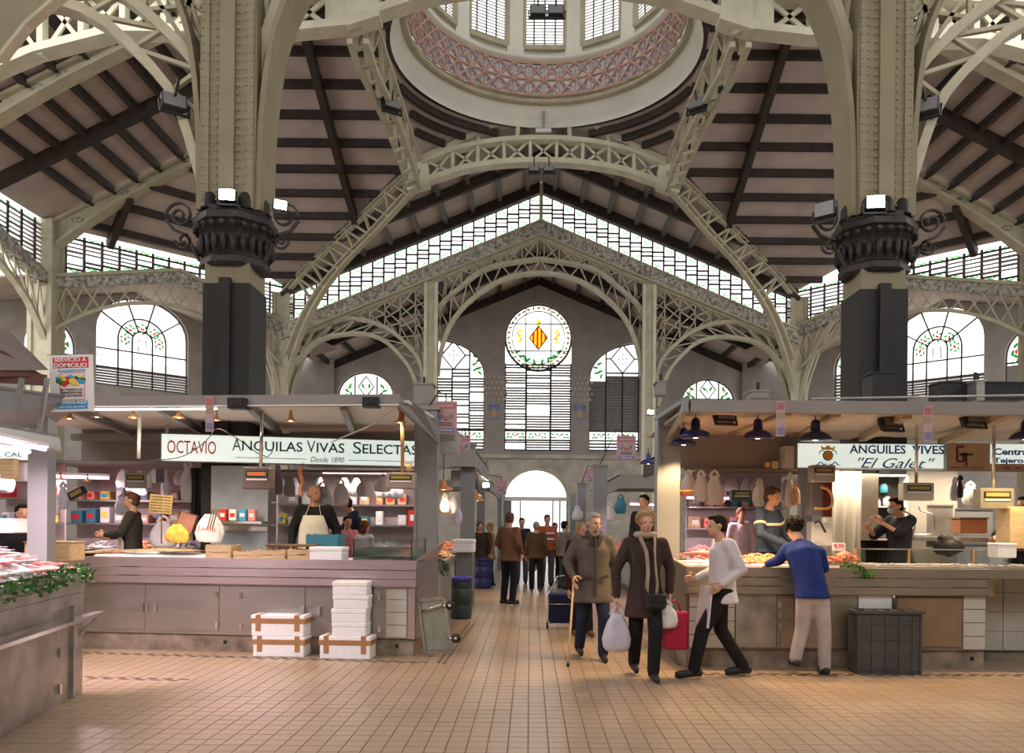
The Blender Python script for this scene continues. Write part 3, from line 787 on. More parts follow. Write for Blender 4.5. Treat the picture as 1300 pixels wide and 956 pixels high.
seg_bars('rail', [(W(641,547), W(725,547)), (W(641,559), W(725,559)), (W(641,573), W(725,573))], .08, frW, g, z=.05)
def frieze(xa, xb, y, g):
    n = max(1, round((xb-xa)/28))
    for i in range(n):
        c = xa+(xb-xa)*(i+.5)/n
        leafy([W(c+dx, y+dy) for dx, dy in ((-9,-2),(-6,2),(6,2),(9,-2),(-10,2),(10,2),(-3,-2),(3,-2))], frW, g, glass_g, .075, .0)
        leafy([W(c, y)], frW, g, glass_p, .10, .0)
frieze(641, 725, 553, g)
for nm, poly, xs, dark in (('window_8', wl, (555,574,596,615), .5), ('window_9', wr, (748,769,790,811), .02)):
    g = win(nm, [W(*poly[0])], frW)
    glaze([W(*p) for p in poly], frW, g, z=-.06)
    mb = MB(frW); mb.ribbon([(*W(*p), .02) for p in poly], .08, .14, (0,0,1), True); mb.build('window_frame', lead, g)
    L_ = xs[0] < 650
    x0, x1 = (555,596) if L_ else (769,811)
    ym = 470 if L_ else 473
    seg_bars('mullion', [(W(x,573), W(x, ym)) for x in xs[1:3]], .07, frW, g, z=.03)
    seg_bars('mullion', [(W(xs[2] if L_ else xs[1], ym), W(xs[2] if L_ else xs[1], 440))], .07, frW, g, z=.03)
    seg_bars('rail', [(W(xs[0],547), W(xs[3],547)), (W(xs[0],559), W(xs[3],559)), (W(x0, ym), W(x1, ym))], .07, frW, g, z=.04)
    cx = (x0+x1)/2; D4 = [W(cx, ym-36), W(cx+15, ym-18), W(cx, ym), W(cx-15, ym-18)]
    seg_bars('lead_line', [(D4[i], D4[(i+1) % 4]) for i in range(4)]+[(D4[1], W(cx+22, ym-18)), (D4[3], W(cx-22, ym-18))], .06, frW, g, z=.04)
    leafy([W(cx+dx, ym-18+dy) for dx, dy in ((-5,0),(5,0),(0,-6),(0,6))], frW, g, glass_g, .06); leafy([W(cx, ym-18)], frW, g, glass_p, .08)
    ex = 605 if L_ else 759
    leafy([W(ex+dx, ym+dy) for dx, dy in ((-3,-18),(2,-12),(-3,-7),(3,-2),(4,4),(-2,0),(0,-22))], frW, g, glass_g, .11)
    leafy([W(ex, ym-10), W(ex+1, ym-1)], frW, g, glass_p, .08)
    # arched head of the outer louvre light, then the slats
    for a_, b_ in zip(xs, xs[1:]):
        top = ym+3 if (a_ >= x0 and b_ <= x1) else ym+10
        slats(a_, b_, top, 547, 20, frW, g, open_p=(.1 if dark < .1 else .3)); slats(a_, b_, 561, 573, 3, frW, g)
        if dark < .1: glaze([W(a_, 547), W(b_, 547), W(b_, top), W(a_, top)], frW, g, slatm, 'shutter', -.03)
    frieze(xs[0], xs[3], 553, g)
for nm, poly, cx in (('window_10', sl_, 465), ('window_11', sr_, 898)):
    g = win(nm, [W(*poly[0])], frW); glaze([W(*p) for p in poly], frW, g)
    mb = MB(frW); mb.ribbon([(*W(*p), .02) for p in poly], .08, .14, (0,0,1), True); mb.build('window_frame', lead, g)
    seg_bars('mullion', [(W(cx-14,560), W(cx-14,480)), (W(cx+14,560), W(cx+14,480)), (W(cx-34,505), W(cx+34,505))], .06, frW, g, z=.03)
    D4 = [W(cx, 480), W(cx+10, 493), W(cx, 506), W(cx-10, 493)]
    seg_bars('lead_line', [(D4[i], D4[(i+1) % 4]) for i in range(4)], .05, frW, g, z=.04)
    leafy([W(cx+dx, 498+dy) for dx, dy in ((-24,0),(-20,-6),(-26,6),(24,0),(20,-6),(26,6),(-4,-6),(4,-6),(-19,4),(19,4))], frW, g, glass_g, .11)
    leafy([W(cx+dx, 495) for dx in (-22,22,0)], frW, g, glass_p, .09)
# entrance door
g = thing('door_1', None, None, frW @ V((*W(683,708), 0)), kind='structure')
glaze([W(*p) for p in [(645,632),(719,632)]+[(682+37*math.cos(PI*k/14), 632-34*math.sin(PI*k/14)) for k in range(15)]], frW, g)
mb = MB(frW); mb.ribbon([(*W(*p), .25) for p in door_p[2:]], .12, .3, (0,0,1)); mb.build('door_arch', stone, g)
mb = MB(frW); a = W(641,631); b = W(722,636); mb.b(a[0], b[0], b[1], a[1], .05, .3); mb.build('transom', white, g)
grg = mat('door_glass', (.35,.45,.43), .1, var=.1, tr=.6, alpha=.5)
for x0, x1, m in ((641,650,greyp),(650,662,grg),(703,722,grg)):
    glaze([W(x0,708), W(x1,708), W(x1,636), W(x0,636)], frW, g, m, 'door_leaf', .1)
seg_bars('door_post', [(W(x,708), W(x,636)) for x in (650,662,703,712,721)], .06, frW, g, greyp, .14)
# bright street outside
mb = MB(); mb.b(-30, 30, YW*U+.4, 60, -.06, -.01); mb.build('floor_pavement', stone, None, kind='structure')
shed = mat('blue_hoarding', (.10,.35,.55), .6)
mb = MB(); a = px(660,700,44); b = px(705,668,44); mb.b(a.x, b.x, 44, 44.2, 0, b.z-.3); mb.build('hoarding', shed, None, 'low light blue hoarding across the street beyond the entrance', 'hoarding')
# ---------------------------------------------------------------- oblique walls with the large arched windows
for sd, s_ in ((-1, 'left'), (1, 'right')):
    A0 = H(sd*.8614, 1.3314, 0); dirv = V((-sd*.7071, .7071, 0)); nrm = V((sd*-.7071, -.7071, 0))
    if sd < 0: fr = basis(dirv, V((0,0,1)), nrm, A0)
    else: fr = basis(-dirv, V((0,0,1)), nrm, A0)
    K = U*1.4142
    X = lambda s: (s*K if sd < 0 else -s*K)
    def ap(s0, s1, zb, zs, rise, n=14):
        r = (s1-s0)/2*K; c = X((s0+s1)/2); return [(c-r, zb*U), (c+r, zb*U)]+[(c+r*math.cos(PI*k/n), zs*U+rise*U*math.sin(PI*k/n)) for k in range(n+1)]
    Mw = ap(.0888,.201,.235,.335,.062); F1 = ap(.012,.066,.235,.29,.045); F2 = ap(.222,.278,.235,.305,.045)
    ow = [(X(-.3),-HC),(X(.42),-HC),(X(.42),.345*U),(X(.29),.352*U),(X(.143),.408*U),(X(-.004),.352*U),(X(-.3),.345*U)]
    plate('wall_left' if sd < 0 else 'wall_right', ow, [Mw, F1, F2], .4, fr, walltile, None, kind='structure')
    g = win('window_12' if sd < 0 else 'window_13', Mw, fr)
    glaze(Mw, fr, g); mb = MB(fr); mb.ribbon([(x, y, .02) for x, y in Mw], .07, .14, (0,0,1), True); mb.build('window_frame', lead, g)
    c = X(.1449); rr = .0561*K
    def arc(k, n, r, z0=.325): return (c+r*rr*math.cos(PI*k/n), z0*U+r*rr*.95*math.sin(PI*k/n))
    for r in (.52, .22):
        P = [(c+r*rr, .300*U)]+[arc(k, 16, r, .322) for k in range(17)]+[(c-r*rr, .300*U)]
        mb = MB(fr); mb.ribbon([(x, y, .03) for x, y in P], .05, .06, (0,0,1)); mb.build('lead_line', lead, g)
    seg_bars('mullion', [(arc(k, 10, .22, .322), arc(k, 10, 1.0, .333)) for k in (1.6, 4, 6.3, 8.6)], .05, fr, g, z=.04)
    seg_bars('mullion', [((c+u*rr, .235*U), (c+u*rr, .300*U)) for u in (-.52,-.05-.17,.22,.52)], .05, fr, g, z=.04)
    seg_bars('rail', [((c-rr, .300*U), (c+rr, .300*U)), ((c-rr, .268*U), (c+rr, .268*U))], .05, fr, g, z=.04)
    for u, v in ((-.37,.15),(.37,.15),(-.26,.42),(.26,.42),(0,.5)):
        bx, by = c+u*rr, .312*U+v*rr*.8
        leafy([(bx+dx*rr, by+dy*rr) for dx, dy in ((-.08,.04),(.07,.05),(-.07,-.06),(.08,-.05),(0,.10),(.02,-.10))], fr, g, glass_g, .065)
        leafy([(bx, by)], fr, g, glass_r, .075)
    mb = MB(fr); u = .09*rr
    mb.ribbon([(c-u,.303*U,.04),(c-u*.9,.303*U+3*u,.04),(c,.303*U+1.4*u,.04),(c+u*.9,.303*U+3*u,.04),(c+u,.303*U,.04)], .03, .02, (0,0,1)); mb.build('letter_m', lead, g)
    mb = MB(fr)
    n = 7
    for k in range(n):
        y = (.236+.033*(k+.5)/n)*U; mb.b(c-rr, c+rr, y-.06, y+.02, .02, .05)
    mb.build('slat', slatm, g, kind='stuff')
    for nm, F, (sa, sb), zt_ in (('window_14' if sd < 0 else 'window_15', F1, (.012,.066), .29), ('window_16' if sd < 0 else 'window_17', F2, (.222,.278), .305)):
        g = win(nm, F, fr); glaze(F, fr, g); mb = MB(fr); mb.ribbon([(x, y, .02) for x, y in F], .07, .14, (0,0,1), True); mb.build('window_frame', lead, g)
        cx_ = X((sa+sb)/2); hw = (sb-sa)/2*K
        seg_bars('mullion', [((cx_+e*hw*.35, .235*U), (cx_+e*hw*.35, (zt_+.04)*U)) for e in (-1,1)]+[((cx_-hw, (zt_-.01)*U), (cx_+hw, (zt_-.01)*U))], .06, fr, g, z=.03)
        for e in (-1, 1):
            leafy([(cx_+e*hw*(.5+.12*(k % 3)), (zt_-.005+.006*k)*U) for k in range(5)], fr, g, glass_g, .10)
            leafy([(cx_+e*hw*.6, (zt_+.008)*U)], fr, g, glass_r, .08)
        mb = MB(fr)
        for k in range(9):
            y = (.236+(zt_-.25)*(k+.5)/9)*U; mb.b(cx_-hw, cx_+hw, y-.05, y+.04, .02, .05)
        mb.build('slat', slatm, g, kind='stuff')
# ---------------------------------------------------------------- floor
tilem = mat('beige_floor_tile', (.385,.28,.195), .30, var=.13, scale=1.3, spec=.5)
jointm = mat('floor_joint', (.33,.24,.168), .7, var=.2)
darkt = mat('dark_floor_inlay', (.09,.07,.06), .4, var=.2)
mb = MB(); mb.b(-24, 24, -6, YW*U+.3, -.08, -.008); floor = mb.build('floor', jointm, None, kind='structure')
T_ = .14
def add_tile(mb, x, y, z=0):
    a = T_/2-.0022; b = a-.003; vs = [(x-a,y-a,-.010),(x+a,y-a,-.010),(x+a,y+a,-.010),(x-a,y+a,-.010),(x-b,y-b,z),(x+b,y-b,z),(x+b,y+b,z),(x-b,y+b,z)]
    mb.add(vs, [(4,5,6,7),(0,1,5,4),(1,2,6,5),(2,3,7,6),(3,0,4,7)])
tm = MB(); add_tile(tm, 0, 0); t0 = None
cells = [(x*T_+.07, y*T_+.07) for y in range(30, 265) for x in range(-66, 66) if not (y > 115 and abs(x) > 22)]
vis = sorted([c for c in cells if c[1] > 5.35 and abs(c[0]*FPX/c[1]+23) < 652], key=lambda c: c[1])[:300]
vs_ = set(vis); rest = MB()
ORG['floor'] = floor.location.copy()
for c in vis:
    if t0 is None:
        t0 = tm.build('floor_tile', tilem, floor); o = t0
    else: o = t0.copy(); C.objects.link(o)
    o.location = V((c[0], c[1], R.uniform(-.0008,.0008)))-floor.location
    o.data = t0.data
# t0 mesh was made relative to the floor origin: recentre it
for v in t0.data.vertices: v.co += floor.location
for c in cells:
    if c not in vs_: add_tile(rest, c[0], c[1], R.uniform(-.0008,.0008))
rest.build('floor_tiling', tilem, floor, kind='stuff')
def dashes(p, q, off=.07, name='floor_inlay'):
    p, q = V(p), V(q); d = (q-p); n = int(d.length/.16); d.normalize(); s = V((-d.y, d.x, 0)); mb = MB()
    for k in range(n):
        for e in (0, 1):
            c = p+d*(.16*k+.08*e)+s*off*(e-.5)
            fr = basis(d, s, V((0,0,1)), c); mb.prism([(-.055,0),(-.02,.022),(.055,.012),(.03,-.022)], .006, fr)
    return mb.build(name, darkt, floor, kind='stuff')
def fp(x, y): p = foot(x, y); p.z = .001; return p
dashes(fp(80,828), fp(560,842)); dashes(fp(100,860), fp(250,864)); dashes(fp(560,842), fp(600,790)); dashes(fp(880,856), fp(1420,858)); dashes(fp(868,846), fp(828,805))
dashes(fp(-200,880), fp(110,876))
# ---------------------------------------------------------------- big columns
rivet = mat('rivet_paint', (.30,.27,.18), .5)
def flood(name, label, c, yaw, pitch, lit_=True, sc=1.0, group=None, hang=0):
    t = thing(name, label, 'floodlight', c, group)
    fr = M.Translation(c) @ M.Rotation(yaw, 4, 'Z') @ M.Rotation(pitch, 4, 'X') @ M.Rotation(PI/2, 4, 'X') @ M.Scale(sc, 4)
    mb = MB(fr); mb.box((0,0,-.07), (.30,.22,.14), None, 1.0, .02); 
    for k in range(6): mb.b(-.12+.045*k, -.11+.045*k, -.09, .09, -.17, -.12)
    mb.build('housing', blackp, t)
    mb = MB(fr); mb.b(-.13,.13,-.09,.09,0,.01); mb.build('lens', flood_e if lit_ else glassm if False else greyp, t)
    mb = MB(fr); mb.ribbon([(-.17,0,-.05),(-.17,-.16,-.05),(.17,-.16,-.05),(.17,0,-.05)], .03, .03, (0,0,1)); mb.build('mounting_bracket', blackp, t)
    if hang: MB().tube([c+V((0,0,.05)), c+V((0,.12,hang))], .02, 6).build('stem', blackp, t)
    return t
def spiral(c, r, turns, dirx, n=26, flip=1):
    return [c+V((dirx*(r*(1-k/n*.8))*math.cos(flip*2*PI*turns*k/n), 0, (r*(1-k/n*.8))*math.sin(flip*2*PI*turns*k/n))) for k in range(n+1)]
YC = .53
for sd, s_ in ((-1,'left'),(1,'right')):
    c0 = H(sd*.2063, YC, 0); c0.z = 0
    t = thing('big_column', 'massive cream iron column at %s with black cladding and dark ornate capital' % s_, 'column', c0)
    B = lambda x0,x1,y0,y1,z0,z1,m,nm: MB(M.Translation(c0)).b(x0,x1,y0,y1,z0,z1).build(nm, m, t)
    B(-.27,.27,-.30,.30,0,4.93,cream,'core')
    B(-.32,-.03,-.34,.34,.02,4.74,black_clad,'cladding_panel'); B(-.02,.32,-.36,.34,.02,4.74,black_clad,'cladding_panel')
    B(-.08,.07,-.42,-.32,.02,4.80,black_clad,'cladding_strip')
    B(-.30,.30,-.33,.33,4.74,5.02,olive,'shaft_collar')
    # capital
    mb = MB(M.Translation(c0)); 
    mb.lathe([(.42,4.98),(.47,5.02),(.47,5.10),(.43,5.13),(.46,5.4),(.52,5.55),(.56,5.58),(.56,5.66),(.50,5.70),(.50,5.76)], 8, M.Rotation(PI/8, 4, 'Z'))
    mb.build('capital', dark_iron, t)
    mb = MB(M.Translation(c0))
    for k in range(24):
        a = 2*PI*k/24; rr = .46+.02*(k % 2)
        mb.ball((rr*math.cos(a), rr*math.sin(a), 5.28), (.045,.045,.13), 6, 4); mb.ball((.53*math.cos(a), .53*math.sin(a), 5.50), .045, 6, 4)
    mb.build('capital_leaf_band', dark_iron, t, kind='stuff')
    for k, (cx, cy) in enumerate(((-.30,-.42),(.30,-.42),(0,-.5),(-.5,-.1),(.5,-.1))):
        mb = MB(M.Translation(c0)); mb.lathe([(.0,5.98),(.05,5.96),(.09,5.90),(.10,5.76),(.12,5.74)], 10, M.Translation((cx*.8,cy*.8,0))); mb.build('finial', dark_iron, t)
    for e in (-1, 1):
        cc = c0+V((e*.72,-.15,5.72)); mb = MB()
        P = spiral(cc, .19, 1.6, e); mb.ribbon(P, .025, .05); mb.build('scroll', dark_iron, t)
        mb = MB(); mb.ribbon(spiral(cc+V((-e*.06,0,-.34)), .12, 1.4, e, 20, -1), .022, .05); mb.build('scroll', dark_iron, t)
        mb = MB(); mb.ribbon([c0+V((e*.45,-.15,5.1)), c0+V((e*.55,-.15,5.3)), c0+V((e*.62,-.15,5.45)), c0+V((e*.80,-.15,5.52)), c0+V((e*.91,-.15,5.66))], .035, .05); mb.build('scroll_stem', dark_iron, t)
    # shaft above the capital, widening
    mb = MB(M.Translation(c0)); z_ = [5.74,6.4,7.2,8.0,8.8,9.8,11.0]; w_ = [.36,.37,.38,.38,.36,.30,.24]
    vs = []; fs = []
    for z, q in zip(z_, w_):
        vs += [(-q,-.34,z),(q,-.34,z),(q,.34,z),(-q,.34,z)]
    for k in range(len(z_)-1):
        for i in range(4): fs.append((4*k+i, 4*k+(i+1)%4, 4*k+4+(i+1)%4, 4*k+4+i))
    mb.add(vs, fs); mb.build('upper_shaft', olive, t)
    mb = MB(M.Translation(c0)); mb.b(-.10,.10,-.40,-.33,5.74,11.0); mb.build('pilaster_strip', olive, t)
    for e in (-1, 1):
        mb = MB(M.Translation(c0)); mb.b(e*.30-.05,e*.30+.05,-.37,-.33,5.74,9.6); mb.build('edge_angle', olive, t)
    mb = MB(M.Translation(c0))
    for e in (-.335,-.25,-.14,.14,.25,.335):
        for k in range(34): mb.box((e,-.375,5.86+.11*k), (.022,.02,.022))
    mb.build('rivet', rivet, t, kind='stuff')
    # curved flanges that run up into the arches
    for e in (-1, 1):
        inner = (e*sd < 0)
        P = [c0+V((e*.40,0,5.75)), c0+V((e*.41,0,6.4)), c0+V((e*.43,0,7.0)), c0+V((e*.50,0,7.7)), c0+V((e*.62,0,8.3)), c0+V((e*.88,0,8.9)), c0+V((e*1.3,0,9.5))]
        mb = MB(); mb.ribbon(interp(P, 18), .07, .62); mb.build('curved_flange', olive, t)
        if inner or True:
            Pi = interp(P, 12); mb = MB(); vs = []; 
            for p in Pi: vs += [V((c0.x+e*.25, c0.y-.02, p.z)), V((p.x, p.y-.02, p.z)), V((c0.x+e*.25, c0.y+.02, p.z)), V((p.x, p.y+.02, p.z))]
            k4 = len(Pi)-5
            mb.add(vs[:4*k4], [f for k in range(k4-1) for f in ((4*k,4*k+1,4*k+5,4*k+4),(4*k+2,4*k+6,4*k+7,4*k+3))]); mb.build('gusset_web', olive, t)
flood('floodlight', 'lit floodlight on the front of the left big column', px(288,247,10.85), .08, .0, True, .75)
flood('floodlight', 'lit floodlight tilted on the right side of the left big column', px(356,260,11.0), .5, .2, True, .6)
flood('floodlight', 'lit floodlight on the front of the right big column', px(1112,256,10.85), -.1, .0, True, .85)
flood('floodlight', 'unlit black floodlight on the left side of the right big column', px(1046,265,10.9), -.7, .1, False, .95)
for cx, cy, Y, lb in ((683,9,.80,'left one of the two small floodlights hung in front of the dome windows'),(706,9,.80,'right one of the two small floodlights hung in front of the dome windows')):
    flood('floodlight', lb, px(cx, cy+2, Y*U-.4), 0, -.2, False, 1.1, None, .45)
for cx, lb in ((678,'left grey floodlight under the middle of the far arched truss'),(697,'right grey floodlight under the middle of the far arched truss')):
    flood('floodlight', lb, px(cx, 213, 1.19*U-.4), 0, -.3, False, 1.1, None, .4)
for cx, cy, Y, lb, yw in ((222,127,11.15,'cluster floodlight high at the left beside the lattice arch',.6),(1175,133,11.15,'cluster floodlight high at the right beside the lattice arch',-.6),(498,130,20.0,'small floodlight on the rib left of the dome',.6),(884,130,20.0,'small floodlight on the rib right of the dome',-.6)):
    flood('floodlight', lb, px(cx, cy, Y), yw, -.3, False, 1.1 if Y < 15 else 1.5, None, .35)
t = thing('strip_lamp', 'short white strip lamp inside the top of the far arched truss', 'lamp', px(690,166,1.18*U))
mb = MB(); a = px(680,168,1.18*U); b = px(700,164,1.18*U); mb.b(a.x,b.x,a.y-.05,a.y+.05,a.z,b.z); mb.build('diffuser', white, t)
mb = MB(); a = px(690,164,1.18*U); mb.b(a.x-.04,a.x+.04,a.y-.04,a.y+.04,a.z,a.z+.55); mb.build('stem', greyp, t)
# foreground column flare in the upper left corner
t = thing('column_flare', 'plain brown-grey curved flare of a near column in the top left corner', 'column', px(-90,-60,7))
P = [px(-60,100,7), px(0,82,7), px(9,68,7), px(35,36,7), px(60,14,7), px(84,-6,7), px(120,-60,7), px(-60,-60,7)]
mb = MB(); n = len(P); mb.add(P+[p+V((-.5,.1,.35)) for p in P], [list(range(n)), list(range(n,2*n))]+[(i,(i+1)%n,n+(i+1)%n,n+i) for i in range(n)]); mb.build('flare_plate', olive, t)
mb = MB(); mb.ribbon([p+V((.02,-.02,.01)) for p in P[1:7]], .03, .1); mb.build('edge_moulding', cream, t)
# near roof over the viewer, so the hall is closed overhead
roofn = thing('ceiling_near', None, None, (0,5,12.5), kind='structure')
mb = MB(); mb.b(-14, 14, -4, 11.0, 13.2, 13.4); mb.build('ceiling_board', board, roofn)
mb = MB(); mb.b(-14, 14, -4.3, -4, 0, 8); mb.build('wall_front', walltile, None, kind='structure')
for sx_, nm in ((-14,'wall_side_left'),(13.7,'wall_side_right')): mb = MB(); mb.b(sx_, sx_+.3, -4, 17, 0, 8); mb.build(nm, walltile, None, kind='structure')
# ---------------------------------------------------------------- goods and fittings
def fbox(name, m, parent, fr, x0, x1, y0, y1, z0, z1, **k):
    return MB(fr).b(x0, x1, y0, y1, z0, z1).build(name, m, parent, **k)
def lidded_box(label, fr, w_, d_, h_, m=foam, taped=False, lid=.3, group=None):
    t = thing('foam_box', label, 'box', fr @ V((0,0,0)), group)
    mb = MB(fr); mb.box((0,0,h_*(1-lid)/2), (w_*.97, d_*.97, h_*(1-lid)), None, 1, .008); mb.build('tub', m, t)
    mb = MB(fr); mb.box((0,0,h_*(1-lid/2)+.002), (w_, d_, h_*lid), None, 1, .010); mb.build('lid', m, t)
    if taped:
        mb = MB(fr); z = h_*(1-lid)
        mb.b(-w_/2-.003, w_/2+.003, -d_/2-.003, d_/2+.003, z-.025, z+.03); mb.build('tape', tape, t)
        for e in (-.36, .36):
            mb = MB(fr); mb.b(e*w_-.028, e*w_+.028, -d_/2-.004, d_/2+.004, h_*.25, h_+.003); mb.build('tape', tape, t)
    return t
def crate(label, fr, w_, d_, h_, m=woodl, fill=None, th=.012, group=None, name='wooden_crate', flare=1.0):
    t = thing(name, label, 'crate', fr @ V((0,0,0)), group)
    n = 2
    for s in (-1, 1):
        for k in range(n):
            z = h_*(k+.5)/n
            mb = MB(fr); mb.box((0, s*d_/2, z), (w_, th, h_/n-.008)); mb.build('slat', m, t)
            mb = MB(fr); mb.box((s*w_/2, 0, z), (th, d_, h_/n-.008)); mb.build('slat', m, t)
    mb = MB(fr); mb.b(-w_/2, w_/2, -d_/2, d_/2, 0, th); mb.build('base', m, t)
    for a in (-1, 1):
        for b in (-1, 1):
            mb = MB(fr); mb.box((a*(w_/2-.02), b*(d_/2-.02), h_/2), (.03,.03,h_+.01)); mb.build('corner_post', m, t)
    if fill:
        mb = MB(fr)
        for k in range(40): mb.ball((R.uniform(-.43,.43)*w_, R.uniform(-.4,.4)*d_, h_*.7+R.uniform(-.01,.02)), (.03,.022,.014), 6, 3)
        mb.build('contents', fill, t, kind='stuff')
    return t
def bag(label, c, w_, h_, m=bag_w, group=None, d_=None, name='plastic_bag', handles=True, seed=0):
    "a filled carrier bag, c = its top (the handles); hangs down h_"
    rr = random.Random(seed+int(abs(c[0])*1000)); d_ = d_ or w_*.55
    t = thing(name, label, 'bag', V(c)-V((0,0,h_)), group)
    mb = MB(); n = 18; prof = [(0,.35),(.02,.72),(.10,.90),(.28,1.0),(.48,.90),(.64,.70),(.76,.48),(.84,.34)]; ph = rr.uniform(0,6); lob = rr.randint(3,5)
    vs = []; fs = []
    for z, q in prof:
        for k in range(n):
            a = 2*PI*k/n; u = q*(1+rr.uniform(-.05,.05)+.13*math.cos(lob*a+ph+2*z)); vs.append((c[0]+u*w_/2*math.cos(a), c[1]+u*d_/2*math.sin(a), c[2]-h_+z*h_))
    for j in range(len(prof)-1):
        for k in range(n): fs.append((j*n+k, j*n+(k+1)%n, (j+1)*n+(k+1)%n, (j+1)*n+k))
    fs.append(list(range(n))[::-1])
    mb.add(vs, fs, True)
    mb.build('bag_body', m, t)
    if handles:
        for e in (-1, 1):
            mb = MB(); mb.ribbon([(c[0]-w_*.24, c[1]+e*.012, c[2]-h_*.20), (c[0]-w_*.12, c[1]+e*.012, c[2]-h_*.06), (c[0], c[1], c[2]), (c[0]+w_*.12, c[1]+e*.012, c[2]-h_*.06), (c[0]+w_*.24, c[1]+e*.012, c[2]-h_*.20)], .03, .008); mb.build('handle', m, t)
    return t
def cloth(name, label, cat, fr, w_, h_, m, waves=5, amp=.03, group=None, taper=1.0):
    "a hanging sheet; fr at its top centre, x right, y up, z out"
    mb = MB(fr); nx, nz = 20, 8; vs = []
    for o in (0, -.006):
        for j in range(nz+1):
            for i in range(nx+1):
                u = i/nx-.5; v = j/nz
                vs.append((u*w_*(1-(1-taper)*v)+.01*math.sin(v*7+i), -v*h_*(1+.03*math.sin(i*1.7)), amp*(.3+v)*math.sin(u*waves*2*PI+v)+o))
    fs = []; S_ = (nx+1)*(nz+1)
    for j in range(nz):
        for i in range(nx):
            a = j*(nx+1)+i; fs.append((a, a+1, a+nx+2, a+nx+1)); fs.append((S_+a, S_+a+nx+1, S_+a+nx+2, S_+a+1))
    mb.add(vs, fs, True)
    return mb.build(name, m, None, label, cat, group)
def lamp_cone(label, c, r, m, group=None, light=4, tall=1.0, cord=.12, name='pendant_lamp', col=(1,.72,.40)):
    t = thing(name, label, 'lamp', c, group)
    fr = M.Translation(c)
    mb = MB(fr); mb.lathe([(r*1.0,0),(r*.97,r*.12),(r*.8,r*.26),(r*.45,r*.42),(r*.27,r*.62*tall),(r*.22,r*1.0*tall),(r*.10,r*1.15*tall)], 20); mb.f = mb.f[:-2]; mb.mi = mb.mi[:-2]; mb.sm = mb.sm[:-2]
    o = mb.build('lamp_shade', m, t); o.modifiers.new('s', 'SOLIDIFY').thickness = .004
    mb = MB(fr); mb.ball((0,0,r*.22), (r*.42,r*.42,r*.22), 12, 6); mb.build('bulb', lamp_e, t)
    mb = MB(fr); mb.tube([(0,0,r*1.1*tall), (0,0,r*1.1*tall+cord)], .008, 6); mb.build('cord', blackp, t)
    if light:
        l = bpy.data.lights.new('lamp_light', 'SPOT'); l.energy = light*10; l.color = col; l.shadow_soft_size = r*.6; l.spot_size = 2.3; l.spot_blend = .6
        lo = bpy.data.objects.new('lamp_light', l); C.objects.link(lo); lo.parent = t; lo.location = (0,0,-.02)
    return t
def tube_lamp(label, p, q, r=.02, m=lit, watts=0, group=None, housing=True, col=(1,.8,.85)):
    p, q = V(p), V(q); t = thing('fluorescent_tube', label, 'lamp', (p+q)/2, group)
    mb = MB(); mb.tube([p, q], r, 8); mb.build('tube', m, t)
    if housing: mb = MB(); mb.bar(p+V((0,0,r*2.2)), q+V((0,0,r*2.2)), r*4, r*1.6); mb.build('batten', white, t)
    if watts:
        l = bpy.data.lights.new('tube_glow', 'AREA'); l.energy = watts; l.color = col; l.shape = 'RECTANGLE'; l.size = (q-p).length; l.size_y = .06
        lo = bpy.data.objects.new('tube_glow', l); C.objects.link(lo); lo.parent = t; lo.location = (0,0,-r*1.5)
        d = (q-p).normalized(); lo.rotation_euler = (0,0,math.atan2(d.y, d.x))
    return t
def scale(label, c, w_, h_, m=steel, yaw=0, pole=1.0, digits=None, dark=False, bands=True):
    "hanging shop scale: display head on a pole, c = centre of its face"
    t = thing('hanging_scale', label, 'scale', c)
    fr = face_fr(V(c), yaw)
    mb = MB(fr); mb.box((0,0,-.08), (w_,h_,.16), None, 1, .012); mb.build('housing', m, t)
    if bands:
        mb = MB(fr); mb.b(-w_*.38,w_*.38,h_*.04,h_*.34,.001,.008); mb.build('display', blackp, t)
        mb = MB(fr); mb.b(-w_*.36,w_*.36,-h_*.10,-h_*.02,.001,.010); mb.build('trim_strip', paper, t)
        mb = MB(fr); mb.b(-w_*.33,w_*.33,h_*.10,h_*.28,.009,.011); mb.build('display_window', mat('amber_display', (.35,.30,.08), .3) if 'amber_display' not in MT else MT['amber_display'], t)
        mb = MB(fr)
    if digits: text(digits, fr @ M.Translation((0,h_*.19,.012)), w_*.5, h_*.11, MT.get('red_digits') or mat('red_digits', (.9,.05,.02), .5, emit=1.2), t, 'digits')
    if pole: mb = MB(); cc = V(c); cc.y += .08; mb.tube([cc+V((0,0,h_/2)), cc+V((0,0,h_/2+pole))], .02, 8); mb.build('pole', chrome, t)
    return t
def poster(label, fr, w_, h_, txt=True, name='hanging_poster', tint=paper):
    t = thing(name, label, 'poster', fr @ V((0,0,0)))
    mb = MB(fr); mb.b(-w_/2,w_/2,-h_/2,h_/2,-.012,0); mb.build('sheet', tint, t)
    def r(x0,x1,y0,y1,m,z=.002,n='printed_panel'): MB(fr).b(x0*w_,x1*w_,y0*h_,y1*h_,0,z).build(n, m, t)
    return t, r
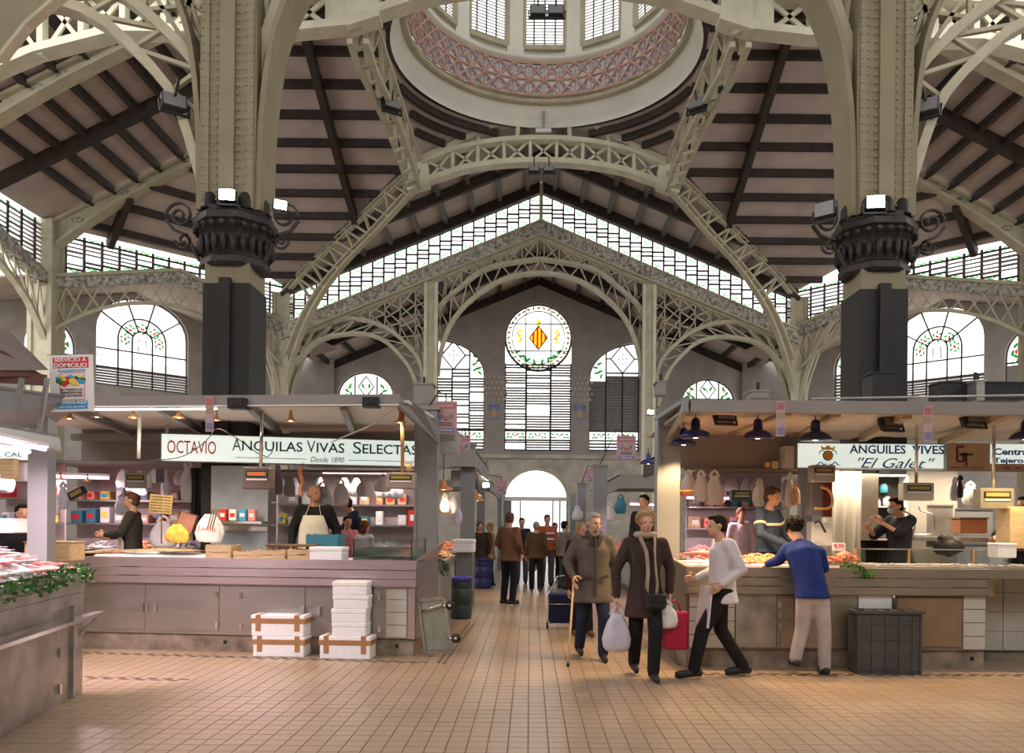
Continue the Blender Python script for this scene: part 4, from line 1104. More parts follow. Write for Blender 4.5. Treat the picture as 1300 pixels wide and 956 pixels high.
def fish(label, c, L, m, yaw=0, group=None, fat=.16, flat=.5, name='fish', bend=.0):
    t = thing(name, label, 'fish', c, group)
    fr = M.Translation(c) @ M.Rotation(yaw, 4, 'Z')
    mb = MB(fr); P = []; rr = []
    for k in range(9):
        u = k/8; x = (u-.5)*L; P.append((x, bend*L*math.sin(u*PI), L*fat*flat*.55)); q = L*fat*.5*(math.sin(PI*min(1,u*.93+.05))**.7); q = max(q, L*.012); rr.append((q, q*flat))
    mb.tube(P, rr, 10); mb.build('body', m, t)
    mb = MB(fr); x = L*.5; h_ = L*fat*.45; mb.prism([(x-.02*L,0),(x+.10*L,h_),(x+.07*L,0),(x+.10*L,-h_)], .006, M.Translation((0,0,L*fat*flat*.5))); mb.build('tail_fin', m, t)
    mb = MB(fr); mb.prism([(-.1*L,h_*.9),(.02*L,h_*1.35),(.12*L,h_*.8)], .005, M.Translation((0,0,L*fat*flat*.5))); mb.build('back_fin', m, t)
    mb = MB(fr); mb.ball((-.41*L, -fat*L*.15, L*fat*flat*.8), L*.014, 6, 4); mb.build('eye', blackp, t)
    return t
def heap(name, label, cat, c, rx, ry, h_, m, n=120, item=(.035,.014,.010), seed=1):
    rr = random.Random(seed); mb = MB()
    for k in range(n):
        a = rr.uniform(0,2*PI); q = math.sqrt(rr.random()); x, y = c[0]+rx*q*math.cos(a), c[1]+ry*q*math.sin(a); z = c[2]+h_*(1-q*q)*rr.uniform(.7,1.05)+item[2]
        fr = M.Translation((x,y,z)) @ sh(rr.uniform(-.4,.4), rr.uniform(-.4,.4), rr.uniform(0,PI))
        mb.ball((0,0,0), item, 6, 4, fr)
    mb.ball((c[0],c[1],c[2]+.001), (rx*.96, ry*.96, h_*.85), 12, 6)
    return mb.build(name, m, None, label, cat, None, 'stuff')
def parsley(label, path, r=.05, n=130, seed=3):
    rr = random.Random(seed); mb = MB(); P = interp([tuple(p) for p in path], 30)
    for k in range(n):
        c = P[rr.randrange(len(P))]+V((rr.uniform(-r,r), rr.uniform(-r,r), rr.uniform(-r,r*.8)))
        fr = M.Translation(c) @ sh(rr.uniform(0,6), rr.uniform(0,6), rr.uniform(0,6)); s = rr.uniform(.014,.03)
        mb.add([(-s,0,0),(0,s*.6,.004),(s,0,0),(0,-s*.6,.004)], [(0,1,2,3)], False, fr); mb.add([(0,-s,0),(s*.6,0,.004),(0,s,0),(-s*.6,0,.004)], [(0,1,2,3)], False, fr)
    return mb.build('parsley_garland', green_l, None, label, 'parsley', None, 'stuff')
def bin_(label, c, r, h_, m, lid=None, ribs=True):
    t = thing('barrel', label, 'barrel', c); fr = M.Translation(c)
    mb = MB(fr); mb.lathe([(r*.86,0),(r*.92,.02),(r*.97,h_*.3),(r*.93,h_*.32),(r*.93,h_*.36),(r,h_*.38),(r,h_*.7),(r*.95,h_*.72),(r*.95,h_*.76),(r,h_*.78),(r*.92,h_*.95),(r*.9,h_)], 20); mb.build('body', m, t)
    if lid: mb = MB(fr); mb.lathe([(r*.98,h_*.93),(r*1.02,h_*.98),(r*.98,h_*1.01),(r*.3,h_*1.04),(.001,h_*1.04)], 20); mb.build('rim_bag', lid, t)
    return t
# ---------------------------------------------------------------- left fish stall (frame: x right along its front, y back, origin = right front corner at the floor)
ALD = -math.atan2(.39, 4.03)
FL = M.Translation((-1.306, 9.37, 0)) @ M.Rotation(ALD, 4, 'Z')
pink_lit_steel = mat('pink_lit_stainless', (.56,.47,.49), .36, metal=.8, var=.08, scale=1.5, stretch=(1,1,8))  # pink glow reflected in the steel is put into its base colour
ct = thing('fish_counter', 'long stainless steel fish counter of the left stall with grooved top band', 'counter', FL @ V((-2,.5,0)))
for k, (a, b) in enumerate(((.99,1.095),(.89,.98),(.80,.88))): fbox('top_band', pink_lit_steel, ct, FL, -5.6, .02, -.06-.004*k, .02, a, b)
fbox('counter_top', steel, ct, FL, -5.6, .02, .02, 1.05, 1.04, 1.075)
fbox('front_panel', steel, ct, FL, -5.6, 0, .0, .04, .20, .80)
fbox('side_panel', steel, ct, FL, -.03, .02, .04, 1.15, .20, 1.04)
fbox('plinth', concrete, ct, FL, -5.6, -.02, .03, 1.05, 0, .20)
def Lx(x): return (FL.inverted() @ px(x, 700, 9.6)).x
def door_leaf(parent, fr, x0, x1, z0, z1, m=steel, hinge=None, handle=None, y=-.012):
    d = fbox('door', m, parent, fr, x0, x1, y, .005, z0, z1)
    if hinge is not None:
        for z in (z0+.07, z1-.10): fbox('hinge', chrome, d, fr, hinge-.015, hinge+.015, y-.015, y, z-.035, z+.035)
    if handle is not None: fbox('latch', steel_d, d, fr, handle-.02, handle+.02, y-.03, y, (z0+z1)/2-.05, (z0+z1)/2+.05)
    return d
door_leaf(ct, FL, -5.5, -4.9, .24, .77)
door_leaf(ct, FL, Lx(112), Lx(180), .24, .77, handle=Lx(177))
door_leaf(ct, FL, Lx(198), Lx(279), .24, .77, hinge=Lx(277))
door_leaf(ct, FL, Lx(307), Lx(392), .24, .77, hinge=Lx(309), handle=Lx(390))
door_leaf(ct, FL, Lx(408), Lx(478), .24, .77, handle=Lx(411), hinge=Lx(489))
for k in range(4):
    fbox('wall_tile', whitetile, ct, FL, Lx(497), Lx(523), -.012, .0, .215+.146*k, .352+.146*k)
fbox('corner_post', pink_lit_steel, ct, FL, Lx(525), 0.0, -.014, .0, .20, .80)
for x in (286, 510): fbox('drain_hole', blackp, ct, FL, Lx(x)-.02, Lx(x)+.02, .022, .03, .09, .13)
for x in (183, 194): fbox('lock', steel_d, ct, FL, Lx(x)-.015, Lx(x)+.015, -.02, 0, .45, .55)
# slanted splash guard on the aisle side
mb = MB(FL); mb.add([(0.0,.02,1.09),(0.0,1.2,1.09),(.10,1.2,1.30),(.03,.02,1.12),(-.01,.02,1.09),(-.01,1.2,1.09),(.09,1.2,1.30),(.02,.02,1.12)], [(0,1,2,3),(4,7,6,5),(0,3,7,4),(1,5,6,2),(3,2,6,7),(0,4,5,1)]); mb.build('splash_guard', pink_lit_steel, ct)
# canopy
cn = thing('stall_canopy', 'grey flat canopy roof over the left fish stall with a dark front beam', 'canopy', FL @ V((-2.6,.9,2.8)))
fbox('front_beam', greyb, cn, FL, -5.6, -.12, -.34, -.22, 2.83, 2.95)
fbox('beam_lip', white, cn, FL, -5.6, -.12, -.36, -.34, 2.822, 2.836)
fbox('roof_sheet', white, cn, FL, -5.6, -.05, -.22, 3.4, 2.87, 2.90)
for x in (-4.6, -3.5, -2.4, -1.3): 
    mb = MB(FL); mb.bar((x+.5,-.2,2.84), (x-.1,2.1,2.78), .07, .09); mb.build('roof_strut', greyp, cn)
mb = MB(FL); P = [(-.12,-.34,2.83),(-.12,-.34,2.95),(.02,.2,2.86),(.06,.98,2.72),(.06,.98,2.52)]
mb.add(P+[(x-.05,y+.02,z) for x,y,z in P], [(0,1,2,3,4),(9,8,7,6,5),(0,4,9,5),(1,6,7,2),(2,7,8,3),(0,5,6,1),(3,8,9,4)]); mb.build('side_fascia', greyp, cn)
fbox('cross_beam', greyb, cn, FL, -5.6, .05, 2.0, 2.1, 2.68, 2.78)
fbox('upper_back_panel', greyb, cn, FL, -5.6, -2.6, 2.25, 2.30, 2.40, 2.87)
fbox('upper_back_panel', mat('pale_inner_panel', (.45,.46,.46), .6), cn, FL, -2.55, .0, 2.6, 2.65, 2.55, 2.87)
po = thing('stall_post', 'wide grey steel post at the aisle corner of the left fish stall', 'post', FL @ V((.0,1.25,0)))
c = px(541, 700, 10.5); fbox('post_body', greyp, po, M.Translation((c.x, 10.5, 0)), -.14, .13, 0, .22, 0, 2.98)
fbox('post_flange', greyp, po, M.Translation((c.x, 10.5, 0)), -.16, -.13, -.02, .24, 0, 2.98)
fbox('post_cap', greyb, po, M.Translation((c.x, 10.5, 0)), -.17, .16, -.03, .25, 2.98, 3.03)
# canopy front lights and fittings
tube_lamp('thin white strip light under the front beam of the left canopy', FL @ V((Lx(150)-.2,-.30,2.80)), FL @ V((Lx(290),-.30,2.80)), .010, lit, 12, housing=False, col=(1,.95,.85))
fl_ = thing('junction_box', 'black box fixed under the left canopy beam beside the big column', 'junction box', px(303,513,9.2))
c = px(303,513,9.2); fbox('casing', blackp, fl_, M.Translation(c), -.10, .10, -.08, .06, -.06, .06); fbox('cover', dark_iron, fl_, M.Translation(c), -.07, .07, -.09, -.08, -.04, .04)
fl_ = thing('junction_box', 'black box hanging under the left canopy beam above the word SELECTAS', 'junction box', px(472,510,9.1))
c = px(472,511,9.1); fbox('casing', blackp, fl_, M.Translation(c), -.09, .09, -.08, .06, -.06, .05); fbox('cover', dark_iron, fl_, M.Translation(c), -.06, .06, -.09, -.08, -.03, .03)
amber = mat('amber_shade', (.62,.34,.12), .3, metal=.4, var=.2)
for x, y, Y, r, lb, m in ((88,532,9.9,.075,'leftmost small warm lamp under the left canopy, near the delivery poster',amber),(170,531,9.6,.065,'small amber lamp under the left canopy just right of the thin pole',amber),(227,531,9.6,.075,'small amber lamp above the start of the OCTAVIO sign',amber),(275,534,9.8,.06,'small amber lamp above the letter I of OCTAVIO',amber),(369,535,9.8,.075,'small amber lamp above the middle of the white sign',amber),(508,537,9.5,.075,'small amber lamp near the right end of the white sign',amber),(123,530,9.9,.07,'small unlit grey lamp right of the delivery poster',steel)):
    lamp_cone(lb, px(x,y,Y), r, m, None, 3.5 if m is amber else 0, 1.6, .13)
# white lit sign
a, b = px(204,550,10.7), px(538,558,11.4); a2, b2 = px(204,586,10.7), px(538,593,11.4)
L = ((b-a).xy).length; yaw = math.atan2(b.y-a.y, b.x-a.x); cz = (a.z+b2.z)/2
SF = face_fr(V(((a.x+b.x)/2, (a.y+b.y)/2, cz)), yaw); hs = (a.z-a2.z)
sg = thing('shop_sign', 'long white lit sign with red OCTAVIO and dark green lettering', 'sign', SF @ V((0,0,0)))
MB(SF).b(-L/2,L/2,-hs/2,hs/2,-.10,-.004).build('sign_case', greyp, sg); MB(SF).b(-L/2+.012,L/2-.012,-hs/2+.012,hs/2-.012,-.004,0).build('sign_face', signw, sg)
def sx(x): return (x-371)/334*L
text('OCTAVIO', SF @ M.Translation((sx(241.5),.01,0)), L*59/334, hs*.46, red, sg, bold=.005)
text('NGUILAS', SF @ M.Translation((sx(341),.05,0)), L*76/334, hs*.36, greenp, sg, bold=.012)
for s_, x, w_ in (('IVAS',415,36),('ELECTAS',493,73)): text(s_, SF @ M.Translation((sx(x),.05,0)), L*w_/334, hs*.36, greenp, sg, bold=.012)
for s_, x in (('A',296.5),('V',390),('S',449.5)): text(s_, SF @ M.Translation((sx(x),.06,0)), L*11/334, hs*.44, greenp, sg)
text('Desde 1890', SF @ M.Translation((sx(411),-hs*.30,0)), L*44/334, hs*.20, greenp, sg, shear=.35)
for x0, x1 in ((295,384),(438,530)): MB(SF).b(sx(x0),sx(x1),-hs*.31,-hs*.29,0,.004).build('printed_line', greenp, sg)
for x in (-L*.48, L*.48): MB(SF).b(x-.02,x+.02,hs/2,hs/2+.12,-.06,-.03).build('hanger', greyp, sg)
# poles
for x0, y0, x1, y1, Y, lb, m in ((333,518,331,592,9.9,'chrome pole carrying the brown scale in front of the white sign',chrome),(178,516,176,582,9.9,'thin white pole hanging left of the white sign',white),(511,520,511,600,9.5,'brass coloured pole carrying the scale above the fish tank',amber)):
    t = thing('hanging_pole', lb, 'pole', px(x1,y1,Y)); a = px(x0,y0,Y); b = px(x1,y1,Y); MB().tube([a, b], .022, 8).build('rod', m, t); MB().box(a, (.10,.10,.03)).build('flange', greyp, t)
# white rope along the pole
t = MB().tube(interp([tuple(px(*p)) for p in ((497,521,9.4),(470,540,9.4),(440,553,9.6),(420,562,9.8))], 12), .008, 5).build('cable', white, None, 'white cable sagging from the canopy corner over the sign', 'cable')
t = MB().tube(interp([tuple(px(*p)) for p in ((188,585,9.9),(230,580,9.9),(262,560,9.9),(275,544,9.9),(300,556,9.9),(330,577,9.9),(343,579,9.9),(347,565,9.9))], 20), .006, 5).build('cable', blackp, None, 'thin dark cable looping in front of the OCTAVIO sign', 'cable')
scale('brown hanging scale with red digits under the white sign', px(326,607,9.75), .34, .26, mat('brown_enamel', (.15,.10,.085), .45), 0, 0, '8.888')
scale('steel hanging scale with warm lit top above the fish tank', px(508.5,610,9.6), .34, .19, mat('warm_steel', (.50,.40,.34), .35, metal=.5), 0, 0)
t = thing('paper_cup', 'pale cup standing on the scale above the fish tank', 'cup', px(518,600,9.6)+V((0,.06,.0))); c = px(518,600,9.6)+V((0,.09,.022)); MB(M.Translation(c)).lathe([(.035,0),(.045,.10),(.04,.10),(.03,.01)], 12).build('cup_body', woodl, t); MB(M.Translation(c)).lathe([(.047,.095),(.047,.105),(.04,.105)], 12).build('cup_rim', paper, t)
# things on the counter
TOP = 1.078
def onL(x, y_, v=None):
    "point on the counter top seen at x, at depth v behind the front"
    # intersect bearing with the line v = const
    for Y in [9.3+.01*k for k in range(200)]:
        p = px(x, y_, Y); q = FL.inverted() @ p
        if q.y >= v: return V((p.x, p.y, TOP))
    return V((p.x, p.y, TOP))
def frL(p, yaw=0): return M.Translation(p) @ M.Rotation(ALD+yaw, 4, 'Z')
ic_ = MB(FL); ic_.box((Lx(185), .45, TOP+.02), (1.5, .75, .04), None, 1, .02); ic_.build('ice_bed', ice, None, 'layer of crushed ice under the fish at the left end of the left counter', 'ice', None, 'stuff')
fl_lab = ['long tan fish lying rearmost on the ice of the left counter','long tan fish with dark back second from the rear on the left counter','pale tan fish in the middle of the ice on the left counter','dark slender fish across the front of the ice near the open crate','second dark slender fish behind the front dark one','short brown fish at the left end of the left counter ice','reddish brown fish next to the leftmost one on the left counter','pale fish hanging over the steel edge left of the dark fish']
for k, (x, v, Ln, m, yw) in enumerate(((215,.70,.75,fish_t,.15),(200,.55,.70,fish_t,.1),(175,.42,.6,fish_t,.2),(232,.10,.55,fish_d,.05),(215,.22,.5,fish_d,.12),(120,.25,.4,fish_t,.4),(140,.38,.42,fish_p,-.3),(180,.15,.5,fish_s,.15))):
    p = onL(x, 700, v); p.z = TOP+.04; fish(fl_lab[k], p, Ln, m, ALD+yw, None, .16, .55)
grp = 'small tan fish on the ice of the left counter'
for k in range(10):
    p = onL(112+k*13, 700, .12+.1*(k % 4)); p.z = TOP+.042+.012*(k % 3); fish('small tan fish in the pile on the ice at the left of the left counter', p, .30, R.choice((fish_t, fish_t, fish_s)), ALD+R.uniform(-.4,.5), grp, .2, .5)
p = onL(284, 700, .18)
crate('small open wooden crate holding dark shellfish, leftmost of the counter crates', frL(p, .05), .30, .30, .17, woodl, fish_d)
for k, (x, w_, hh, lb) in enumerate(((321,.34,.10,'low wooden box right of the open shellfish crate'),(355,.36,.12,'middle shallow wooden box with the end of a strap over it'),(392,.34,.13,'stamped shallow wooden box in front of the bald vendor'))):
    p = onL(x-3 if k else x, 700, .2); t = crate(lb, frL(p), w_-.03, .36, hh, woodl)
    if k == 2:
        f = face_fr(p+V((0,-.19,.07)), ALD); text('COSBY', f, .10, .02, blackt, t, 'stamp')
p = onL(418, 700, .14); lidded_box('small white foam box right of the wooden boxes on the left counter', frL(p), .40, .26, .16, foam)
p = onL(414, 700, .62); cr_ = crate('teal plastic crate turned on its side behind the small white foam box', frL(p), .40, .26, .30, teal, None, .02, None, 'plastic_crate')
# long dark lid on the wooden boxes
MB(frL(onL(372,700,.38))).box((0,0,.165),(.62,.22,.03),None,1,.01).build('tray', woodd, None, 'dark brown tray lying across the wooden boxes', 'tray')
# glass tank
p0, p1 = Lx(453), Lx(528)
tk = thing('fish_tank', 'low green glass fish tank at the right end of the left counter', 'tank', FL @ V(((p0+p1)/2,.4,TOP)))
for (x0,x1,y0,y1) in ((p0,p1,.02,.03),(p0,p1,.72,.73),(p0,p0+.01,.02,.73),(p1-.01,p1,.02,.73)): fbox('glass_pane', glassm, tk, FL, x0, x1, y0, y1, TOP, TOP+.26)
for x in (p0, p1-.008):
    for y in (.015,.725): fbox('edge_seal', blackp, tk, FL, x, x+.012, y, y+.012, TOP, TOP+.26)
fbox('gravel', concrete, tk, FL, p0+.01, p1-.01, .03, .72, TOP, TOP+.03)
fbox('water', waterm, tk, FL, p0+.012, p1-.012, .032, .718, TOP+.032, TOP+.15)
for k in range(7):
    q = FL @ V((p0+.1+.085*k, .2+.06*(k % 4), TOP+.045)); P = [q+V((.10*(j-3)/3*1.2, .02*math.sin(j*1.3+k), .006*math.cos(j))) for j in range(7)]
    t = thing('eel', 'dark live eel lying on the bottom of the glass tank', 'eel', q, 'eels in the glass tank'); MB().tube(P, [.005,.009,.011,.011,.009,.006,.002], 6).build('body', fish_d, t)
fbox('inner_partition', mat('blue_grey_panel', (.30,.34,.37), .5, var=.1), cn, M.Identity(4), px(268,700,10.98).x, px(340,700,10.98).x, 10.96, 11.0, .3, 2.27)
a = px(305,640,10.9); o = thing('wall_shelf', 'shelf with small fish packets below the brown scale', 'shelf', a); MB().b(a.x-.25,a.x+.35,10.7,10.95,1.50,1.53).build('shelf_board', steel, o); MB().b(a.x-.25,a.x+.35,10.93,10.95,1.40,1.53).build('bracket', steel_d, o)
for k, (dx, m, nm) in enumerate(((-.18,red,'red'),(-.05,paper,'white'),(.08,cyanp,'blue'),(.20,fish_p,'pink'))):
    o = thing('packet', nm+' packet on the shelf below the brown scale', 'packet', V((a.x+dx,10.8,1.53))); MB().box((a.x+dx,10.8,1.53+.08),(.10,.1,.15),None,1,.01).build('packet_body', m, o); MB().box((a.x+dx,10.747,1.61),(.06,.006,.05)).build('label', paper if m is not paper else red, o)
# back-of-stall goods
def hangers():
    pass
for k, (x, y, Y, w_, h_, m, lb) in enumerate(((239,583,11.6,.20,.60,bag_w,'long white plastic bag hanging under the O of OCTAVIO'),(266,607,11.4,.16,.42,bag_w,'crumpled cream bag hanging in front of the dark apron'),(284,592,11.8,.14,.30,bag_w,'small grey white bag hanging right of the crumpled cream one'),(353,590,12.2,.14,.45,bag_l,'narrow translucent bag hanging right of the brown scale'),(368,600,12.2,.17,.36,bag_w,'white bag with faint print hanging left of the bald vendor'),(410,612,12.4,.30,.40,bag_w,'white bag with a dark print hanging behind the bald vendor'),(432,608,12.6,.26,.40,bag_w,'plain white bag hanging right of the printed one'),(463,606,12.6,.24,.30,bag_w,'grey white bag hanging in the middle behind the left counter'),(486,602,12.8,.26,.28,bag_w,'white bag hanging just left of the steel scale'),(66,615,11.0,.22,.42,bag_l,'pale oval bag hanging beside the dark post at far left'),(80,612,11.4,.16,.38,bag_l,'second lilac bag hanging right of the pale oval one'),(155,628,12.2,.2,.3,bag_l,'lilac bag hanging behind the woman at the left counter'),(208,655,10.7,.34,.42,bag_l,'big lilac white bag standing behind the counter under the yellow card'))):
    t = bag(lb, px(x,y,Y), w_, h_, m, None, None, 'plastic_bag', True, k)
    if k == 5: text('CON', face_fr(px(408,630,12.28)), .16, .06, mat('maroon_print', (.25,.03,.05), .5), t, 'printed_word'); 
cloth('apron', 'long black apron hanging under the AVIO letters', 'apron', face_fr(px(253,594,11.5)), .24, 1.0, blackt, 3, .03, None, .8)
t = bag('golden yellow net bag standing on the left counter behind the fish', px(226,661,10.35), .30, .28, yellow, None, None, 'net_bag', False, 4)
t = thing('cardboard_sign', 'yellow cardboard price card with rows of dark writing on the left counter', 'sign', px(205,655,10.4)); f = face_fr(px(204,640,10.4), .1) @ M.Rotation(-.08, 4, 'Z')
MB(f).b(-.14,.14,-.12,.12,-.006,0).build('card', mat('kraft_card', (.42,.30,.12), .7, var=.2), t)
for k in range(6): text('anguila viva', f @ M.Translation((0,.09-.036*k,.001)), .24, .018, blackt, t, 'writing')
MB().tube([px(205,650,10.42), px(205,690,10.42)], .008, 6).build('stick', woodd, t)
t = bag('white carrier bag with brown stripes and red writing leaning on the counter', px(266,646,10.3), .36, .42, foam, None, .12, 'carrier_bag', False, 9)
f = face_fr(px(262,672,10.15), 0) @ M.Rotation(-.12, 4, 'Z'); text('Jason', f, .22, .07, red, t, 'printed_word')
for k in range(3): MB(face_fr(px(267+k*3,658,10.2), 0) @ M.Rotation(-.25, 4, 'Z')).b(-.008,.008,-.14,.12,0,.004).build('printed_stripe', woodd, t)
t = thing('box', 'pinkish cardboard box tilted between the apron and the striped bag', 'box', px(238,668,10.9)); MB(M.Translation(px(238,664,10.9)) @ sh(0,.3,.2)).box((0,0,0),(.2,.2,.24)).build('box_body', mat('salmon_card', (.55,.25,.2), .6), t); MB(M.Translation(px(238,664,10.9)) @ sh(0,.3,.2)).box((0,0,.125),(.21,.21,.01)).build('box_lid', mat('salmon_card_dark', (.42,.18,.15), .6), t)
t = thing('cured_ham', 'orange string of paprika sausage hanging right beside the bald vendor', 'sausage', px(388,625,10.9)); MB().tube(interp([tuple(px(x,y,10.9)) for x,y in ((384,592),(381,602),(384,612),(381,622),(383,630))],14), [.02+.012*abs(math.sin(k*1.4)) for k in range(15)], 8).build('sausage_link', prawn, t); MB().tube([px(384,586,10.9), px(384,592,10.9)], .004, 5).build('string', blackp, t)
# ---------------------------------------------------------------- nearest stall at the far left
NC = foot(103, 868) ; NC = V((-3.93, 7.2, 0)); dN = V((.31, -1.6, 0)).normalized()
FN = M.Translation(NC) @ M.Rotation(math.atan2(dN.y, dN.x), 4, 'Z')   # x runs towards the viewer along the aisle face, y to the right of it... inwards is -y
# inward direction (to the left of the picture)
ct = thing('near_fish_counter', 'near steel fish counter at the bottom left corner with a hinged shelf rail', 'counter', FN @ V((1.2,-.5,0)))
fbox('counter_body', steel_d, ct, FN, 0, 2.9, -.9, -.03, .0, .84)
fbox('front_door', steel_d, ct, FN, .55, 2.9, -.03, -.005, .05, .72)
fbox('corner_pillar', steel_d, ct, FN, -.02, .20, -.06, 0, 0, .84)
for k, (a, b) in enumerate(((.98,1.07),(.90,.975),(.80,.895))): fbox('top_band', steel_d, ct, FN, -.02, 2.9, -.92, .015-.006*k, a, b)
fbox('counter_top', steel, ct, FN, -.02, 2.9, -.92, -.02, 1.0, 1.06)
mb = MB(FN); mb.bar((-.12,.10,.70), (2.9,.10,.70), .10, .03); mb.build('shelf_rail', chrome, ct)
mb = MB(FN); mb.bar((.05,.0,.52), (-.05,.11,.69), .02, .03); mb.build('rail_bracket', steel_d, ct)
for z in (.15,.45): fbox('hinge', chrome, ct, FN, .52, .56, -.006, .02, z-.04, z+.04)
mb = MB(FN); vs = []; nx, ny = 24, 10
for i in range(nx+1):
    for j in range(ny+1):
        u, v = i/nx, j/ny; vs.append((.02+2.8*u, -.88+.86*v, 1.06+.30*math.sin(PI*min(1,(1-v)*.95+.05)*.5)*(.35+.65*min(1,u*3+.12))+.01*R.random()))
mb.add(vs, [(i*(ny+1)+j, i*(ny+1)+j+1, (i+1)*(ny+1)+j+1, (i+1)*(ny+1)+j) for i in range(nx) for j in range(ny)], True)
mb.build('ice_bank', ice, None, 'sloping bank of crushed ice on the near left counter', 'ice', None, 'stuff')
def nz(u, v): return 1.06+.30*math.sin(PI*min(1,(1-v)*.95+.05)*.5)*(.35+.65*min(1,u*3+.12))
k = 0
for row in range(5):
    for col in range(13):
        u = .04+col*.074+R.uniform(-.01,.01); v = .96-row*.17; p = FN @ V((.02+2.8*u, -.88+.86*v, nz(u, v)+.012))
        pinky = row < 3
        fish('pink gutted fish laid in rows on the ice of the near left counter' if pinky else 'silver fish laid in rows at the back of the near left ice bank', p, .26 if pinky else .30, fish_p if pinky and R.random() < .75 else fish_s, R.uniform(1.2,1.9)-(0 if pinky else .5), 'pink fish on the near left counter' if pinky else 'silver fish on the near left counter', .26, .45)
parsley('green parsley garland along the front edge of the near left counter', [FN @ V((2.4,.02,1.05)), FN @ V((1.4,.03,1.04)), FN @ V((.6,.04,1.07)), FN @ V((.05,.03,1.10)), FN @ V((-.08,.0,1.02))], .075, 420, 5)
# canopy, legs and pink tubes over it
cn = thing('near_stall_canopy', 'sloping brown roof panels of the nearest left stall on dark posts', 'canopy', px(0,450,7.5))
def quad(name, m, parent, pts, t=.03):
    P = [px(*p) for p in pts]; n_ = (P[1]-P[0]).cross(P[2]-P[0]).normalized()*t
    return MB().add(P+[p+n_ for p in P], [(0,1,2,3),(7,6,5,4)]+[(i,(i+1)%4,4+(i+1)%4,4+i) for i in range(4)]).build(name, m, parent)
maro = mat('maroon_panel', (.16,.075,.06), .6, var=.15)
quad('roof_panel', greyb, cn, [(-60,395,7),(12,420,7.6),(62,470,8.2),(-60,470,7)])
quad('roof_panel', maro, cn, [(-60,425,7),(8,448,7.6),(56,478,8.2),(-60,478,7)])
quad('roof_beam', maro, cn, [(-60,462,7.2),(60,476,8.2),(60,490,8.2),(-60,482,7.2)])
quad('inner_sheet', greyp, cn, [(-60,484,7.3),(110,508,8.4),(60,545,8.4),(-60,540,7.3)])
mb = MB(); a = px(52,545,8.3); mb.b(a.x-.10, a.x+.10, 8.25, 8.4, 0, px(52,540,8.3).z+.2)
po = thing('stall_post', 'dark grey post between the near left stall and the left counter', 'post', V((a.x, 8.3, 0))); mb.build('post_body', greyp, po); MB().b(a.x-.12,a.x+.12,8.23,8.42,0,.15).build('post_foot', concrete, po)
hd = thing('tube_hood', 'long steel lamp hood with pink tubes over the near left counter', 'lamp', px(20,560,7))
quad('hood_sheet', steel, hd, [(-120,520,6.4),(76,556,7.7),(78,572,7.7),(-120,545,6.4)])
quad('hood_back', steel_d, hd, [(-120,515,6.8),(70,552,8.0),(76,556,7.7),(-120,520,6.4)])
for x0, y0, x1, y1, Y in ((28,480,18,532,7.4),(60,480,50,548,7.6)): MB().bar(px(x0,y0,Y), px(x1,y1,Y), .035, .035).build('hanger_rod', steel, hd)
tube_lamp('upper pink tube in the steel hood over the near left counter', px(-90,538,6.5)+V((0,-.03,0)), px(60,571,7.6)+V((0,-.03,0)), .018, litp, 120, col=(1,.75,.82))
tube_lamp('lower pink tube in the steel hood over the near left counter', px(-90,556,6.7)+V((0,-.03,0)), px(40,574,7.6)+V((0,-.03,0)), .018, litp, 70, col=(1,.75,.82))
# delivery poster
PF = face_fr(px(91,486.5,8.2), 0) @ M.Rotation(.035, 4, 'Z')
t, r = poster('white hanging poster reading SERVICIO A DOMICILIO, large one at upper left', PF, .435, .565)
r(-.42,.40,.27,.46,red); r(-.30,.32,.20,.245,cyanp); r(-.36,.36,-.46,-.31,cyanp)
text('SERVICIO A', PF @ M.Translation((-.005,.235,.003)), .32, .042, paper, t, bold=.02); text('DOMICILIO', PF @ M.Translation((-.005,.180,.003)), .33, .042, paper, t, bold=.02)
text('PRODUCTOS FRESCOS', PF @ M.Translation((.005,.126,.003)), .24, .014, paper, t)
text('COMPRAR AQUI', PF @ M.Translation((0,-.195,.003)), .28, .036, paper, t, bold=.02); text('con toda garantia', PF @ M.Translation((0,-.238,.003)), .26, .022, paper, t, bold=.01)
for x0,x1,y0,y1 in ((-.27,-.26,-.30,.18),(.29,.30,-.30,.18),(-.27,.30,-.30,-.292),(-.27,.30,.175,.183)): r(x0,x1,y0,y1,red,.003,'printed_line')
for k in range(9):
    u = -.30+k*.07
    MB(PF).ball((u*.435, (.09+.03*math.sin(k*2.1))*.565, .002), (.032,.020,.004), 8, 4).build('printed_fruit', [cyanp, yellp, yellp, red, cyanp, yellp, greenp, yellp, green_l][k], t)
    MB(PF).ball((u*.435, (.01+.03*math.cos(k*1.7))*.565, .002), (.030,.026,.004), 8, 4).build('printed_fruit', [green_l, green_l, red, red, yellp, yellp, yellp, cyanp, cyanp][k], t)
for k, s_ in enumerate(('EN TODOS LOS','SERVICIOS DEL','MERCADO CENTRAL')): text(s_, PF @ M.Translation((0,-.065-.030*k,.003)), .22, .020, blackt, t)
MB(PF).b(-.24,.30,.285,.29,-.01,0).build('hanging_bar', chrome, t); MB(PF).tube([(0,.29,0),(.0,.40,0)], .004, 5).build('hook', chrome, t)
# sign fragment behind
SFr = face_fr(px(15,577,9.4)); sg = thing('shop_sign', 'edge of a white sign with blue letters behind the pink tubes', 'sign', px(15,577,9.4)); MB(SFr).b(-.45,.20,-.06,.06,-.05,0).build('sign_face', signw, sg); text('EL CAL', SFr @ M.Translation((-.05,.0,.0)), .34, .05, bluep, sg)
